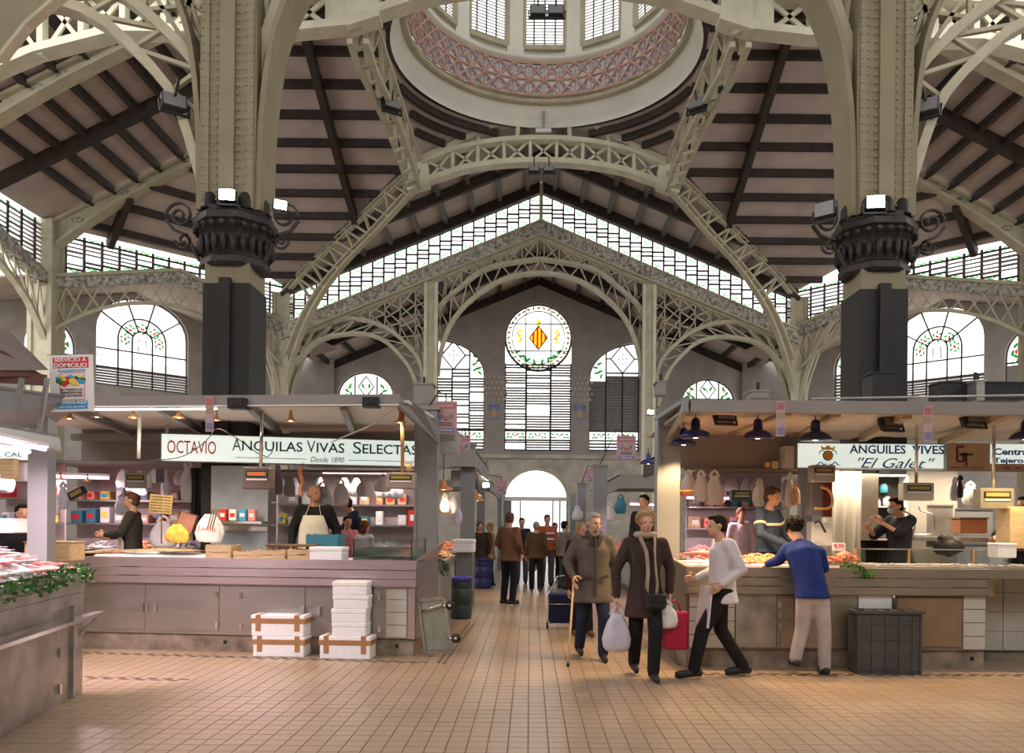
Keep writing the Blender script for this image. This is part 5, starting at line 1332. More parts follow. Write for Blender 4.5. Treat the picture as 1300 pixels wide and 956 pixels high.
# goods behind the near counter
for k, (x, y, Y, w_, h_, d_, m, lb) in enumerate(((10,668,8.6,.3,.14,.3,foam,'white tray stacked behind the pink fish at far left'),(12,596,9.2,.16,.22,.1,woodl,'tan control box hanging at the far left edge'),(28,600,9.3,.12,.2,.1,bag_l,'pink lilac box hanging beside the tan control box'),(70,700,9.0,.5,.2,.3,woodl,'tan cardboard box beside the dark post'))):
    t = thing('box', lb, 'box', px(x,y,Y)); c = px(x,y,Y); MB(M.Translation(c)).box((0,0,0),(w_,d_,h_),None,1,.01).build('box_body', m, t); MB(M.Translation(c)).box((0,0,h_/2+.006),(w_*1.03,d_*1.03,.012)).build('box_lid', m, t)
t = thing('round_basin', 'round steel basin standing on the left counter near its left end', 'basin', px(112,697,9.9)); c = onL(108,700,.5); MB(M.Translation(c)).lathe([(.10,0),(.19,.09),(.20,.09),(.195,.10),(.18,.09),(.09,.01)], 18).build('bowl', chrome, t); MB(M.Translation(c)).tube([(.2*math.cos(k*PI/8),.2*math.sin(k*PI/8),.095) for k in range(16)], .008, 6, True).build('rim', chrome, t)
# ---------------------------------------------------------------- right fish stall
FRt = M.Translation((1.695, 8.83, 0)) @ M.Rotation(.012, 4, 'Z')
warm_lit_steel = mat('warm_lit_stainless', (.41,.355,.28), .36, metal=.75, var=.1, scale=1.5, stretch=(1,1,6))  # golden lamp light is mixed into the base colour of this stainless
ct = thing('fish_counter', 'long warm lit steel fish counter of the right stall with grooved band and tiled ends', 'counter', FRt @ V((1.6,.5,0)))
def Rx(x): return (FRt.inverted() @ px(x, 720, 8.85)).x
XE = Rx(1253)
for k, (a, b) in enumerate(((.985,1.085),(.89,.975),(.80,.88))): fbox('top_band', warm_lit_steel, ct, FRt, -.02, XE if k else 6, -.06-.004*k, .02, a, b)
fbox('counter_top', warm_lit_steel, ct, FRt, -.02, 6, .02, 1.0, 1.03, 1.065)
fbox('front_panel', mat('brown_grey_panel', (.19,.16,.125), .5, var=.15), ct, FRt, 0, XE, .0, .04, .20, .80)
fbox('recess_panel', whitetile, ct, FRt, XE, 6, .55, .60, .12, 1.02)
fbox('plinth', concrete, ct, FRt, .02, XE, .03, 1.0, 0, .20); fbox('plinth', concrete, ct, FRt, XE, 6, .58, 1.0, 0, .12)
# side along the aisle
sd_ = MB(FRt); sd_.add([(-.02,0,.2),(-.02,0,1.09),(-.10,1.1,1.20),(-.10,1.1,.2),(.02,0,.2),(.02,0,1.09),(-.06,1.1,1.20),(-.06,1.1,.2)], [(0,1,2,3),(7,6,5,4),(0,4,5,1),(1,5,6,2),(2,6,7,3),(3,7,4,0)]); sd_.build('side_panel', warm_lit_steel, ct)
sd_ = MB(FRt); sd_.add([(0,.0,0),(0,.0,.2),(-.08,1.1,.2),(-.08,1.1,0),(.05,0,0),(.05,0,.2),(-.03,1.1,.2),(-.03,1.1,0)], [(0,1,2,3),(7,6,5,4),(0,4,5,1),(1,5,6,2),(2,6,7,3),(3,7,4,0)]); sd_.build('side_plinth', concrete, ct)
for r_ in range(4):
    for c_ in range(1): fbox('wall_tile', whitetile, ct, FRt, .03, Rx(932)-.0, -.014, 0, .215+.146*r_, .352+.146*r_)
    fbox('wall_tile', whitetile, ct, FRt, Rx(1224), XE-.01, -.014, 0, .215+.146*r_, .352+.146*r_)
for r_ in range(4):
    for c_ in range(7): fbox('wall_tile', whitetile, ct, FRt, XE+.01+.25*c_, XE+.25+.25*c_, .53, .55, .13+.22*r_, .345+.22*r_)
fbox('front_sheet', steel_d, ct, FRt, Rx(934), Rx(985), -.010, 0, .22, .79)
door_leaf(ct, FRt, Rx(987), Rx(1007), .22, .78, warm_lit_steel, hinge=Rx(989), handle=Rx(1002))
door_leaf(ct, FRt, Rx(1010), Rx(1040), .22, .78, warm_lit_steel)
fbox('front_sheet', warm_lit_steel, ct, FRt, Rx(1042), Rx(1088), -.010, 0, .22, .79)
fbox('white_panel', white, ct, FRt, Rx(1090), Rx(1132), -.012, 0, .60, .79)
browndoor = mat('brown_steel_door', (.30,.20,.12), .45, metal=.35, var=.12)
door_leaf(ct, FRt, Rx(1140), Rx(1222), .24, .77, browndoor)
for z in (.30,.42,.55): fbox('door_handle', chrome, ct, FRt, Rx(989)-.01, Rx(989)+.01, -.05, -.012, z-.01, z+.06)
fbox('side_pipe', chrome, ct, FRt, XE-.02, XE+.03, -.08, -.05, .80, .98)
fbox('drain_hole', blackp, ct, FRt, Rx(1238)-.02, Rx(1238)+.02, .024, .03, .09, .13)
t = thing('rubber_glove', 'yellow rubber glove hanging under the right counter beside the tiled recess', 'glove', FRt @ V((Rx(1280),.3,.80)))
for k, dx in enumerate((-.03,-.01,.01,.03)): MB(FRt).tube([(Rx(1280)+dx,.3,.90),(Rx(1280)+dx*1.2,.3,.82),(Rx(1280)+dx*1.4,.3,.78-.01*(k%2))], .012, 6).build('finger', yellow, t)
MB(FRt).box((Rx(1280),.3,.95),(.09,.03,.12),None,1,.01).build('cuff', yellow, t)
# canopy
cn = thing('stall_canopy', 'grey brown canopy roof over the right fish stall with a dusty front beam', 'canopy', FRt @ V((2.6,.9,2.7)))
YB = 8.3; lft = px(877,507,YB)
fbox('front_beam', greyb, cn, M.Identity(4), lft.x, 7.2, YB, YB+.10, lft.z-.125, lft.z)
fbox('roof_sheet', mat('dusty_white_sheet', (.50,.46,.40), .6, var=.12), cn, M.Identity(4), lft.x, 7.2, YB+.1, 11.4, 2.74, 2.77)
P = [px(875,507,YB), px(873,522,YB), px(850,560,9.9), px(862,530,9.9)]
pt_ = P+[p+V((-.05,.02,0)) for p in P]; MB().add(pt_, [(0,1,2,3),(7,6,5,4)]+[(i,(i+1)%4,4+(i+1)%4,4+i) for i in range(4)]).build('side_fascia', greyp, cn)
P = [px(875,506,YB), px(833,533,9.9), px(852,533,9.9), px(878,513,YB)]
pt_ = P+[p+V((0,.02,.05)) for p in P]; MB().add(pt_, [(0,1,2,3),(7,6,5,4)]+[(i,(i+1)%4,4+(i+1)%4,4+i) for i in range(4)]).build('side_fascia_top', greyp, cn)
oldw = mat('tan_painted_beam', (.42,.34,.24), .6, var=.12)
for (x0,y0,Y0,x1,y1,Y1) in ((1000,522,8.6,928,548,10.8),(1062,524,8.6,1015,548,10.8),(1152,526,8.6,1095,556,10.6),(1285,522,8.4,1195,562,10.5),(1330,524,8.4,1290,552,10.6)):
    MB().bar(px(x0,y0,Y0), px(x1,y1,Y1), .09, .09).build('roof_strut', oldw, cn)
a = px(868,555,11.0); b = px(1016,596,11.0); fbox('upper_back_panel', greyb, cn, M.Identity(4), a.x-.2, b.x, 11.0, 11.05, b.z, a.z+.06)
fbox('shelf_rail', mat('olive_rail', (.25,.20,.12), .5), cn, M.Identity(4), a.x, b.x+.1, 10.9, 10.98, b.z-.03, b.z)
po = thing('stall_post', 'wide grey steel post at the aisle corner of the right fish stall', 'post', V((px(848,700,10).x, 10, 0)))
c = px(848,700,10.0); z1 = px(848,531,10).z
fbox('post_body', greyp, po, M.Translation((c.x,10,0)), -.10, .14, 0, .22, 0, z1); fbox('post_flange', greyp, po, M.Translation((c.x,10,0)), -.14, -.10, -.02, .24, 0, z1); fbox('post_cap', greyb, po, M.Translation((c.x,10,0)), -.15, .15, -.03, .25, z1, z1+.03)
po = thing('stall_post', 'grey inner post beside the white curtain of the right stall', 'post', V((px(1023,700,10.6).x, 10.6, 0)))
c = px(1023,700,10.6); fbox('post_body', greyp, po, M.Translation((c.x,10.6,0)), -.07, .07, 0, .14, 0, 2.6); fbox('post_cap', greyb, po, M.Translation((c.x,10.6,0)), -.09, .09, -.02, .16, 2.6, 2.64)
# blue lamps
navyshade = blue_d
for x, y, Y, r, lb in ((883,556,8.95,.172,'blue enamel lamp at the left front of the right stall'),(868,565,9.7,.160,'blue enamel lamp half hidden behind the left front one'),(962,557,8.95,.172,'blue enamel lamp second from the left over the right counter'),(1035,559,8.95,.178,'blue enamel lamp in front of the coat of arms of the white sign'),(823,589,12.6,.13,'blue enamel lamp seen past the wide grey post over the aisle stall'),(1302,558,8.95,.17,'blue enamel lamp at the right edge of the view')):
    t = thing('pendant_lamp', lb, 'lamp', px(x,y,Y)); fr = M.Translation(px(x,y,Y)); k = r/.172
    mb = MB(fr); mb.lathe([(.172*k,0),(.168*k,.018*k),(.14*k,.06*k),(.09*k,.085*k),(.052*k,.10*k),(.050*k,.14*k),(.046*k,.19*k),(.030*k,.215*k),(.012*k,.222*k)], 24); o = mb.build('lamp_shade', navyshade, t)
    mb = MB(fr); mb.lathe([(.168*k,.004),(.14*k,.04*k),(.06*k,.05*k),(.001,.055*k)], 24); mb.build('inner_reflector', white, t)
    MB(fr).ball((0,0,.025*k), (.05*k,.05*k,.03*k), 12, 6).build('bulb', lamp_e, t)
    MB(fr).tube([(0,0,.22*k),(0,0,.33*k)], .006, 6).build('cord', blackp, t)
    l = bpy.data.lights.new('lamp_light', 'SPOT'); l.energy = 130; l.color = (1,.66,.33); l.shadow_soft_size = .06; l.spot_size = 2.2; l.spot_blend = .5
    lo = bpy.data.objects.new('lamp_light', l); C.objects.link(lo); lo.parent = t; lo.location = (0,0,-.03)
for x, y, Y, lb in ((921,525,9.0,'black floodlight under the right canopy between two blue lamps'),(1133,533,9.0,'black floodlight under the right canopy left of the hanging poster'),(1238,529,8.9,'black floodlight under the right canopy near the right edge')):
    flood('floodlight', lb, px(x,y,Y), .2, -.5, False, .75)
flood('floodlight', 'small bright floodlight above the left corner of the right stall canopy', px(826,523,10.5), 0, 0, True, .28)
# signs
def sign_at(label, x0, y0, x1, y1, Y, face, dz=0):
    a = px(x0,y0,Y); b = px(x1,y1,Y); w_ = b.x-a.x; h_ = a.z-b.z-ROLL*w_
    F = face_fr(V(((a.x+b.x)/2, Y, (a.z+b.z)/2)), 0); t = thing('shop_sign', label, 'sign', F @ V((0,0,0)))
    MB(F).b(-w_/2,w_/2,-h_/2,h_/2,-.12,-.004).build('sign_case', greyp, t); MB(F).b(-w_/2+.01,w_/2-.01,-h_/2+.01,h_/2-.01,-.004,0).build('sign_face', face, t)
    return t, F, w_, h_
t, F, w_, h_ = sign_at('white lit sign reading ANGUILES VIVES El Galet with a small coat of arms', 1012, 561, 1203, 597, 10.4, signw)
k = w_/191; X = lambda x: (x-1107.5)*k
text('ANGUILES', F @ M.Translation((X(1114),.085,0)), 71*k, .11, bluep, t, bold=.02); text('VIVES', F @ M.Translation((X(1178),.085,0)), 41*k, .11, bluep, t, bold=.02)
text('"El Galet"', F @ M.Translation((X(1138),-.085,0)), 98*k, .13, bluep, t, shear=.45)
ex = X(1051)
for r_, m, z_ in ((.066,greenp,.004),(.052,yellp,.008)): MB(F).prism([(ex+r_*math.cos(q_*PI/8), r_*math.sin(q_*PI/8)) for q_ in range(16)], .006, M.Translation((0,0,z_))).build('crest', m, t)
for q in range(4): MB(F).b(ex-.036+q*.02,ex-.028+q*.02,-.03,.03,.010,.014).build('crest_stripe', red, t)
MB(F).prism([(ex-.08,.075),(ex+.08,.075),(ex+.095,.125),(ex+.045,.10),(ex,.135),(ex-.045,.10),(ex-.095,.125)], .006, M.Translation((0,0,.003))).build('crest_crown', yellp, t)
for e in (-1, 1):
    MB(F).ribbon([(ex+e*(.06+.05*math.cos(q*.7)),.02+.05*math.sin(q*.9),.003) for q in range(8)], .012, .004, (0,0,1)).build('crest_scroll', cyanp, t)
    MB(F).ribbon([(ex+e*(.02+.018*q),-.10-.02*math.sin(q*1.2),.003) for q in range(8)], .014, .004, (0,0,1)).build('crest_scroll', bluep, t)
t, F, w_, h_ = sign_at('beige and white sign reading Central Tejero with a brown monogram', 1203, 562, 1345, 600, 10.3, signd)
k = w_/142; X = lambda x: (x-1274)*k
MB(F).b(X(1257),X(1345),-h_/2+.10,h_/2-.005,0,.004).build('white_panel', signw, t)
brn = mat('dark_brown_print', (.10,.035,.02), .5)
G = F @ M.Translation((X(1224),.02,.0))
for a_ in ((-.09,.0,.10,.125),(-.10,-.075,-.06,.115),(-.09,.0,-.085,-.06),(-.02,.01,-.07,.03),(-.06,.11,.0,.028),(.015,.04,-.13,.02)): MB(G).b(a_[0],a_[1],a_[2],a_[3],0,.006).build('monogram', brn, t)
text('Central', F @ M.Translation((X(1284),.075,.004)), 46*k, .085, bluep, t, bold=.03); text('Tejero', F @ M.Translation((X(1280),-.045,.004)), 38*k, .085, bluep, t, bold=.03)
text('PUESTOS 1-2-3-4', F @ M.Translation((X(1228),-h_/2+.045,.0)), 40*k, .03, brn, t); text('TEL. 96', F @ M.Translation((X(1284),-h_/2+.045,.0)), 26*k, .03, brn, t)
FD = [mat('faded_red_print', (.42,.14,.14), .6), mat('faded_tan_print', (.38,.27,.18), .6), mat('faded_blue_print', (.20,.20,.34), .6)]
# hanging posters, thin ones seen nearly edge on
for x, y0, y1, Y, lb in ((991,509,554,8.29,'narrow faded poster hanging from the right canopy beam above the counter man'),(1178,515,560,8.29,'narrow faded poster hanging from the right canopy beam over the word VIVES'),(266,503,548,9.22,'narrow faded poster hanging by the left big column')):
    a = px(x,y0,Y); b = px(x,y1,Y); h_ = a.z-b.z; F = face_fr((a+b)/2, .0)
    t, r = poster(lb, F, .09, h_, tint=mat('faded_pink_print', (.45,.30,.32), .6) if 'faded_pink_print' not in MT else MT['faded_pink_print'])
    r(-.4,.4,.25,.45,FD[0]); r(-.4,.4,.0,.18,FD[1]); r(-.4,.4,-.45,-.25,FD[2])
def big_poster(lb, x0, y0, x1, y1, Y, end):
    a = px(x0,y0,Y); b = px(x1,y1,Y); w_, h_ = b.x-a.x, a.z-b.z; F = face_fr((a+b)/2, 0)
    t, r = poster(lb, F, w_, h_, tint=MT['faded_pink_print'])
    r(-.42,.42,.26,.44,FD[0]); r(-.42,.42,-.46,-.32,FD[2]); r(-.3,.3,-.25,-.22,blackt); r(-.3,.3,-.18,-.15,blackt)
    for k in range(5): MB(F).ball(((-.26+.13*k)*w_, .05*h_*math.sin(k*2), .002), (.08*w_,.07*h_,.004), 8, 4).build('printed_fruit', [FD[2],FD[1],FD[0],FD[1],FD[2]][k], t)
    text('SERVICIO A DOMICILIO', F @ M.Translation((0,h_*.35,.003)), w_*.7, h_*.07, paper, t); text('COMPRAR AQUI', F @ M.Translation((0,-h_*.39,.003)), w_*.6, h_*.07, paper, t)
    o_ = F @ V((0,h_/2,0)); MB().tube([o_, o_+V((0,0,.08)), o_+V(((end[0]-o_.x)*.4,0,.12)), V(end)], .01, 6).build('hanger_arm', dark_iron, t)
big_poster('faded pink hanging poster nearest to the left stall post', 552, 509, 580, 551, 10.6, (px(541,700,10.5).x,10.6,3.03))
big_poster('second faded pink poster hanging behind it over the aisle at left', 576, 552, 597, 583, 14.95, (px(593,700,15).x,15.05,2.99))
big_poster('faded pink poster hanging over the aisle beside the right stall post', 783, 553, 807, 585, 16.4, (px(761,700,16.5).x,16.55,2.74))
big_poster('small faded poster hanging near the entrance on the left of the aisle', 629, 610, 643, 628, 20.0, (px(610,700,20).x,20.05,2.74))
big_poster('small faded poster hanging near the entrance on the right of the aisle', 744, 596, 758, 616, 21.9, (px(738,700,22).x,22.05,2.64))
# scales and machines
scale('pale steel hanging scale under the word VIVES', px(1167,624,9.6), .36, .21, mat('pale_scale', (.55,.52,.46), .3, metal=.4), 0, .85)
scale('steel hanging scale under the word Central', px(1266,633,9.4), .40, .24, mat('olive_scale', (.38,.36,.28), .3, metal=.5), 0, .95)
scale('steel machine hanging under the coat of arms of the white sign', px(1046,601,9.6), .28, .20, steel_d, 0, 0)
t = thing('wall_machine', 'grey wall machine with a dark red side and bent pipe behind the leaning man', 'machine', px(1042,690,10.2))
c = px(1035,634,10.2); MB(M.Translation(c)).box((0,0,0),(.19,.2,.42),None,1,.02).build('casing', greyp, t); c = px(1049,634,10.1); MB(M.Translation(c)).box((0,0,0),(.08,.2,.44),None,1,.01).build('side_box', mat('dark_red_enamel', (.12,.02,.02), .4), t)
MB().tube(interp([tuple(px(x,y,9.9)) for x,y in ((1042,618),(1052,622),(1057,634),(1054,644),(1044,646),(1034,645))],14), .018, 8).build('handle', amber, t)
MB().tube(interp([tuple(px(x,y,9.9)) for x,y in ((1034,664),(1040,662),(1044,668),(1048,676))],8), .014, 8).build('tap', dark_iron, t)
c = px(1040,678,10.3); MB(M.Translation(c)).box((0,0,0),(.26,.2,.30),None,1,.01).build('lower_unit', white, t)
# white wall with curtain and cabinet
cl = mat('cream_wall_sheet', (.58,.53,.45), .6, var=.1, scale=2, bump=.2)
cloth('curtain', 'white plastic curtain behind the blue shirted man', 'curtain', face_fr(px(1068,598,10.8)), .52, 1.35, cl, 4, .02)
a = px(1100,598,11.2); b = px(1215,700,11.2); MB().b(a.x-.3,b.x,11.2,11.25,0,a.z).build('wall_partition', cl, None, kind='structure')
kb = thing('wall_cabinet', 'open white wall cabinet with shelves behind the masked man', 'cabinet', px(1100,686,11.0)); k0 = px(1104,603,10.9); k1 = px(1148,686,10.9)
for nm, b_ in (('side', (k0.x,k0.x+.02,10.8,11.15,k1.z,k0.z)),('side', (k1.x-.02,k1.x,10.8,11.15,k1.z,k0.z)),('back', (k0.x,k1.x,11.13,11.15,k1.z,k0.z)),('base', (k0.x,k1.x,10.8,11.15,k1.z,k1.z+.02)),('top', (k0.x,k1.x,10.8,11.15,k0.z-.02,k0.z)),('shelf', (k0.x,k1.x,10.82,11.15,(k0.z+k1.z)/2,(k0.z+k1.z)/2+.02)),('shelf', (k0.x,k1.x,10.82,11.15,k1.z*.75+k0.z*.25,k1.z*.75+k0.z*.25+.02))): MB().b(*b_).build(nm, white if nm != 'back' else greyb, kb)
dr = MB().b(k0.x-.22,k0.x,10.62,10.64,k1.z,k0.z).build('door', mat('cream_enamel', (.62,.60,.52), .4), kb); MB().b(k0.x-.02,k0.x+.01,10.60,10.62,k1.z+.12,k1.z+.18).build('handle', amber, dr)
for q, (x, y, m) in enumerate(((1113,640,whitetile),(1122,621,teal),(1126,637,paper),(1115,662,woodl),(1130,662,blackp),(1120,682,steel))):
    c = px(x,y,10.95); t = thing('jar', ['white jar on the upper shelf of the open cabinet','teal tin on the top of the open cabinet shelf','stack of paper on the open cabinet shelf','tan jar on the middle cabinet shelf','black tin on the middle cabinet shelf','steel jar at the bottom of the cabinet'][q], 'jar', c); MB(M.Translation(c)).lathe([(.045,-.05),(.05,-.03),(.05,.04),(.03,.055)], 12).build('jar_body', m, t); MB(M.Translation(c)).lathe([(.032,.055),(.034,.07),(.001,.072)], 12).build('lid', greyp, t)
MB().tube(interp([tuple(px(x,y,10.9)) for x,y in ((1167,640),(1168,648),(1184,654),(1186,672),(1182,678),(1160,679))],16), .014, 8).build('wall_pipe', chrome, None, 'thin bent steel pipe on the cream wall under the pale scale', 'pipe')
t = thing('black_bag', 'black bag heap on the counter right of the masked man', 'bag', px(1204,700,9.6)); MB(M.Translation(px(1204,694,9.6))).ball((0,0,0),(.17,.12,.12),12,8,None,.12).build('bag_body', blackt, t); MB(M.Translation(px(1196,684,9.6))).ball((0,0,0),(.06,.05,.05),8,6,None,.1).build('bag_knot', blackt, t)
# hanging bags at right
for k, (x, y, Y, w_, h_, m, lb) in enumerate(((874,597,10.85,.18,.30,bag_w,'white bag hanging right beside the right stall post'),(890,597,10.85,.21,.42,bag_w,'long cream bag hanging second from the right stall post'),(907,597,10.85,.25,.46,bag_w,'large crumpled white bag hanging third from the right stall post'),(964,608,10.6,.16,.36,bag_w,'white apron bag hanging behind the striped jumper'),(1003,600,10.6,.13,.45,bag_w,'long white bag hanging beside the grey inner post'),(1010,612,10.5,.12,.30,fish_t,'brown paper bag hanging beside the grey inner post'),(1212,606,10.4,.14,.30,bag_l,'pale bag hanging on the wall right of the pale scale'),(1232,612,10.6,.22,.30,bag_w,'white bag hanging left of the scale under the word Central'),(1219,604,10.3,.08,.28,blackt,'black bag hanging on the wall right of the pale scale'))):
    bag(lb, px(x,y,Y), w_, h_, m, None, None, 'plastic_bag', True, 30+k)
t = thing('basket_tray', 'orange red basin hanging below the white bags by the post', 'basin', px(870,625,10.3)); MB(M.Translation(px(870,627,10.3))).lathe([(.05,-.03),(.11,.03),(.115,.04),(.1,.035),(.04,-.02)], 16).build('bowl', prawn, t); MB(M.Translation(px(870,627,10.3))).tube([(.11*math.cos(k*PI/8),.11*math.sin(k*PI/8),.04) for k in range(16)], .006, 6, True).build('rim', prawn, t)
t = thing('box', 'white cardboard box on the high shelf by the inner post', 'box', px(1000,596,10.9)); a = px(991,570,10.9); b = px(1014,595,10.9); MB().b(a.x,b.x,10.7,10.95,b.z,a.z).build('box_body', bag_w, t); MB().b(a.x-.01,b.x+.01,10.69,10.96,a.z,a.z+.02).build('box_lid', paper, t)
for x, m, lb in ((973,mat('lilac_pack', (.3,.2,.35), .5),'small lilac pack on the high shelf'),(983,paper,'small white pack on the high shelf beside the lilac one')):
    t = thing('packet', lb, 'packet', px(x,594,10.9)); c = px(x,590,10.9); MB(M.Translation(c)).box((0,0,0),(.09,.1,.09),None,1,.01).build('packet_body', m, t); MB(M.Translation(c)).b(-.03,.03,-.053,-.05,-.03,.03).build('label', yellp, t)
# fish on the right counter
TR = 1.067
MB(FRt).box((.75,.42,TR+.025),(1.46,.72,.05),None,1,.02).build('ice_bed', ice, None, 'crushed ice bed under the prawns and fish at the left end of the right counter', 'ice', None, 'stuff')
def onR(x, v): 
    p = px(x, 700, 8.83+v); return V((p.x, p.y, TR+.05))
g = 'pink fish fillets at the left end of the right counter'
for k in range(14):
    p = onR(868+R.random()*40, .12+.5*R.random()); p.z += .03+.05*R.random(); fish('pink red fish in the pile at the left end of the right counter', p, R.uniform(.18,.26), fish_p, R.uniform(0,6), g, .3, .6)
fish('long pink fish lying in front of the pile left of the walking white coat', onR(893,.14)+V((0,0,.07)), .38, fish_p, -.2, None, .24, .7)
heap('prawn_heap', 'heap of small orange prawns under the lamps on the right counter', 'prawns', onR(945,.28), .22, .20, .07, prawn, 190, (.028,.011,.009), 4)
heap('prawn_heap', 'second heap of orange prawns beside the leaning man hand', 'prawns', onR(990,.30), .22, .20, .07, prawn, 190, (.028,.011,.009), 5)
heap('fish_roe', 'pale heap of small fish behind the prawns on the right counter', 'fish', onR(965,.62), .35, .15, .08, fish_t, 120, (.04,.012,.010), 6)
t = thing('octopus', 'pink octopus tangle on the right counter in front of the price card', 'octopus', onR(1070,.25))
c0 = onR(1070,.25)
for k in range(14):
    a = k*.9; P = [c0+V((.17*math.cos(a)*q/5+.03*math.sin(q*1.9+k), .12*math.sin(a)*q/5+.03*math.cos(q*1.7+k), .06+.05*math.sin(q*1.1+k*.7)*(1-q/8))) for q in range(7)]
    MB().tube(interp([tuple(p) for p in P], 10), [.022*(1-q/14) for q in range(11)], 7).build('tentacle', octo, t)
MB(M.Translation(c0)).ball((.02,0,.09),(.08,.07,.05),12,8).build('mantle', octo, t)
t = thing('price_card', 'small price card with red writing standing over the octopus', 'sign', onR(1066,.42)); F = face_fr(px(1065,694,9.2), .05); MB(F).b(-.075,.075,-.045,.045,-.004,0).build('card', paper, t); text('8,95', F @ M.Translation((0,.008,.001)), .11, .045, red, t, 'price'); MB(F).tube([(0,-.045,-.002),(0,-.16,-.002)], .005, 5).build('stick', steel, t)
parsley('green parsley sprig hanging over the edge below the octopus', [FRt @ V((Rx(1075),.05,1.10)), FRt @ V((Rx(1090),-.06,1.06)), FRt @ V((Rx(1100),-.09,1.01))], .045, 170, 8)
# glass guards and long display behind
for k, (x0, x1) in enumerate(((1098,1166),(1168,1250),(1252,1320))):
    a = FRt.inverted() @ px(x0,716,9.2); b = FRt.inverted() @ px(x1,716,9.2); t = thing('display_case', ['low glass guarded display tray right of the octopus','low glass guarded display tray in the middle of the right counter','low glass guarded display tray at the right edge of the view'][k], 'display', FRt @ V(((a.x+b.x)/2,.4,TR)))
    MB(FRt).b(a.x,b.x,.05,.75,TR,TR+.03).build('tray', steel, t); MB(FRt).b(a.x,b.x,.60,.61,TR+.03,TR+.20).build('glass_pane', glassm, t)
    MB(FRt).b(a.x-.01,a.x+.01,.59,.62,TR,TR+.21).build('glass_post', amber, t); MB(FRt).b(a.x,b.x,.59,.62,TR+.20,TR+.215).build('glass_rail', steel_d, t)
    mb = MB(FRt)
    for q in range(70): mb.ball((R.uniform(a.x+.02,b.x-.02), R.uniform(.08,.55), TR+.045), (.035,.012,.010), 6, 3, None)
    mb.build('small_shellfish', fish_s, t, kind='stuff')
t = thing('cardboard_box', 'tan cardboard box standing at the right end of the right counter', 'box', px(1290,695,9.5)); c = px(1296,670,9.5); MB(M.Translation(c)).box((0,0,0),(.42,.3,.48),None,1,.01).build('box_body', woodl, t); MB(M.Translation(c)).box((0,-.152,.02),(.05,.003,.46)).build('tape', tape, t)
t = thing('foam_box', 'small white foam box in front of the tan cardboard box', 'box', px(1268,705,9.2)); c = px(1272,700,9.2); MB(M.Translation(c)).box((0,0,0),(.22,.2,.14),None,1,.01).build('tub', foam, t); MB(M.Translation(c)).box((0,0,.08),(.23,.21,.03),None,1,.01).build('lid', foam, t)
for x, y, w_, h_, Y, m, lb in ((1193,668,.34,.55,10.9,steel_d,'tall steel splash board right of the wall pipe'),(1236,670,.5,.5,10.95,greyp,'grey steel board behind the counter near the right edge')):
    c = px(x,y,Y); t = thing('steel_board', lb, 'panel', c-V((0,0,h_/2))); MB(M.Translation(c)).box((0,0,0),(w_,.02,h_)).build('sheet', m, t); MB(M.Translation(c)).box((0,-.012,h_/2),(w_,.03,.02)).build('edge_fold', steel, t)
t = thing('wooden_box', 'reddish wooden box on the back bench near the right edge', 'box', px(1232,672,10.4)); c = px(1230,668,10.4); MB(M.Translation(c)).box((0,0,0),(.34,.25,.18),None,1,.01).build('box_body', mat('reddish_wood', (.30,.12,.06), .6), t); MB(M.Translation(c)).box((0,0,.10),(.36,.27,.02)).build('box_lid', woodd, t)
MB().b(px(1185,690,10.3).x, 7, 10.1, 10.9, px(1200,682,10.3).z-.05, px(1200,682,10.3).z).build('back_bench', steel_d, None, 'steel back bench along the wall at the right', 'bench')
# wire chute crate in front: grey plastic basket
c = foot(1125,850); cr_ = thing('plastic_crate', 'tall dark grey plastic grid crate in front of the right counter', 'crate', c)
wd, dp, hh = .70, .24, .66; F = M.Translation(V((c.x*8.55/8.79,8.61,0)))
dg = mat('dark_grey_plastic', (.075,.07,.07), .5, var=.15)
for s in (-1, 1):
    MB(F).box((0,s*(dp/2-.01),hh/2),(wd*.95,.012,hh)).build('panel', dg, cr_); MB(F).box((s*(wd/2-.02),0,hh/2),(.012,dp*.95,hh)).build('panel', dg, cr_)
for z in (.05,.21,.37,.53): MB(F).b(-wd/2*.97,wd/2*.97,-dp/2-.006,dp/2+.006,z-.01,z+.01).build('rib', dg, cr_)
for x in (-.32,-.17,-.03,.11,.25,.33): MB(F).b(x-.01,x+.01,-dp/2-.008,dp/2+.008,0,hh).build('rib', dg, cr_)
MB(F).b(-wd/2-.015,wd/2+.015,-dp/2-.02,-dp/2+.015,hh-.03,hh).build('rim', dg, cr_); MB(F).b(-wd/2-.015,wd/2+.015,dp/2-.015,dp/2+.02,hh-.03,hh).build('rim', dg, cr_)
for e in (-1,1): MB(F).b(e*(wd/2)-.018,e*(wd/2)+.018,-dp/2,dp/2,hh-.03,hh).build('rim', dg, cr_)
MB(F).b(-.18,.24,-.08,.08,hh-.05,hh-.02).build('paper_lining', paper, cr_)
t = thing('bottle', 'small dark bottle standing on the rim behind the grey crate', 'bottle', px(1135,767,8.95)); q = V((px(1135,767,8.72).x, 8.70, .0)); MB(M.Translation((q.x, 8.72, .66))).lathe([(.02,0),(.022,.06),(.008,.09),(.008,.12)], 10).build('bottle_body', blackp, t); MB(M.Translation((q.x, 8.72, .66))).lathe([(.01,.12),(.01,.14)], 8).build('cap', white, t)
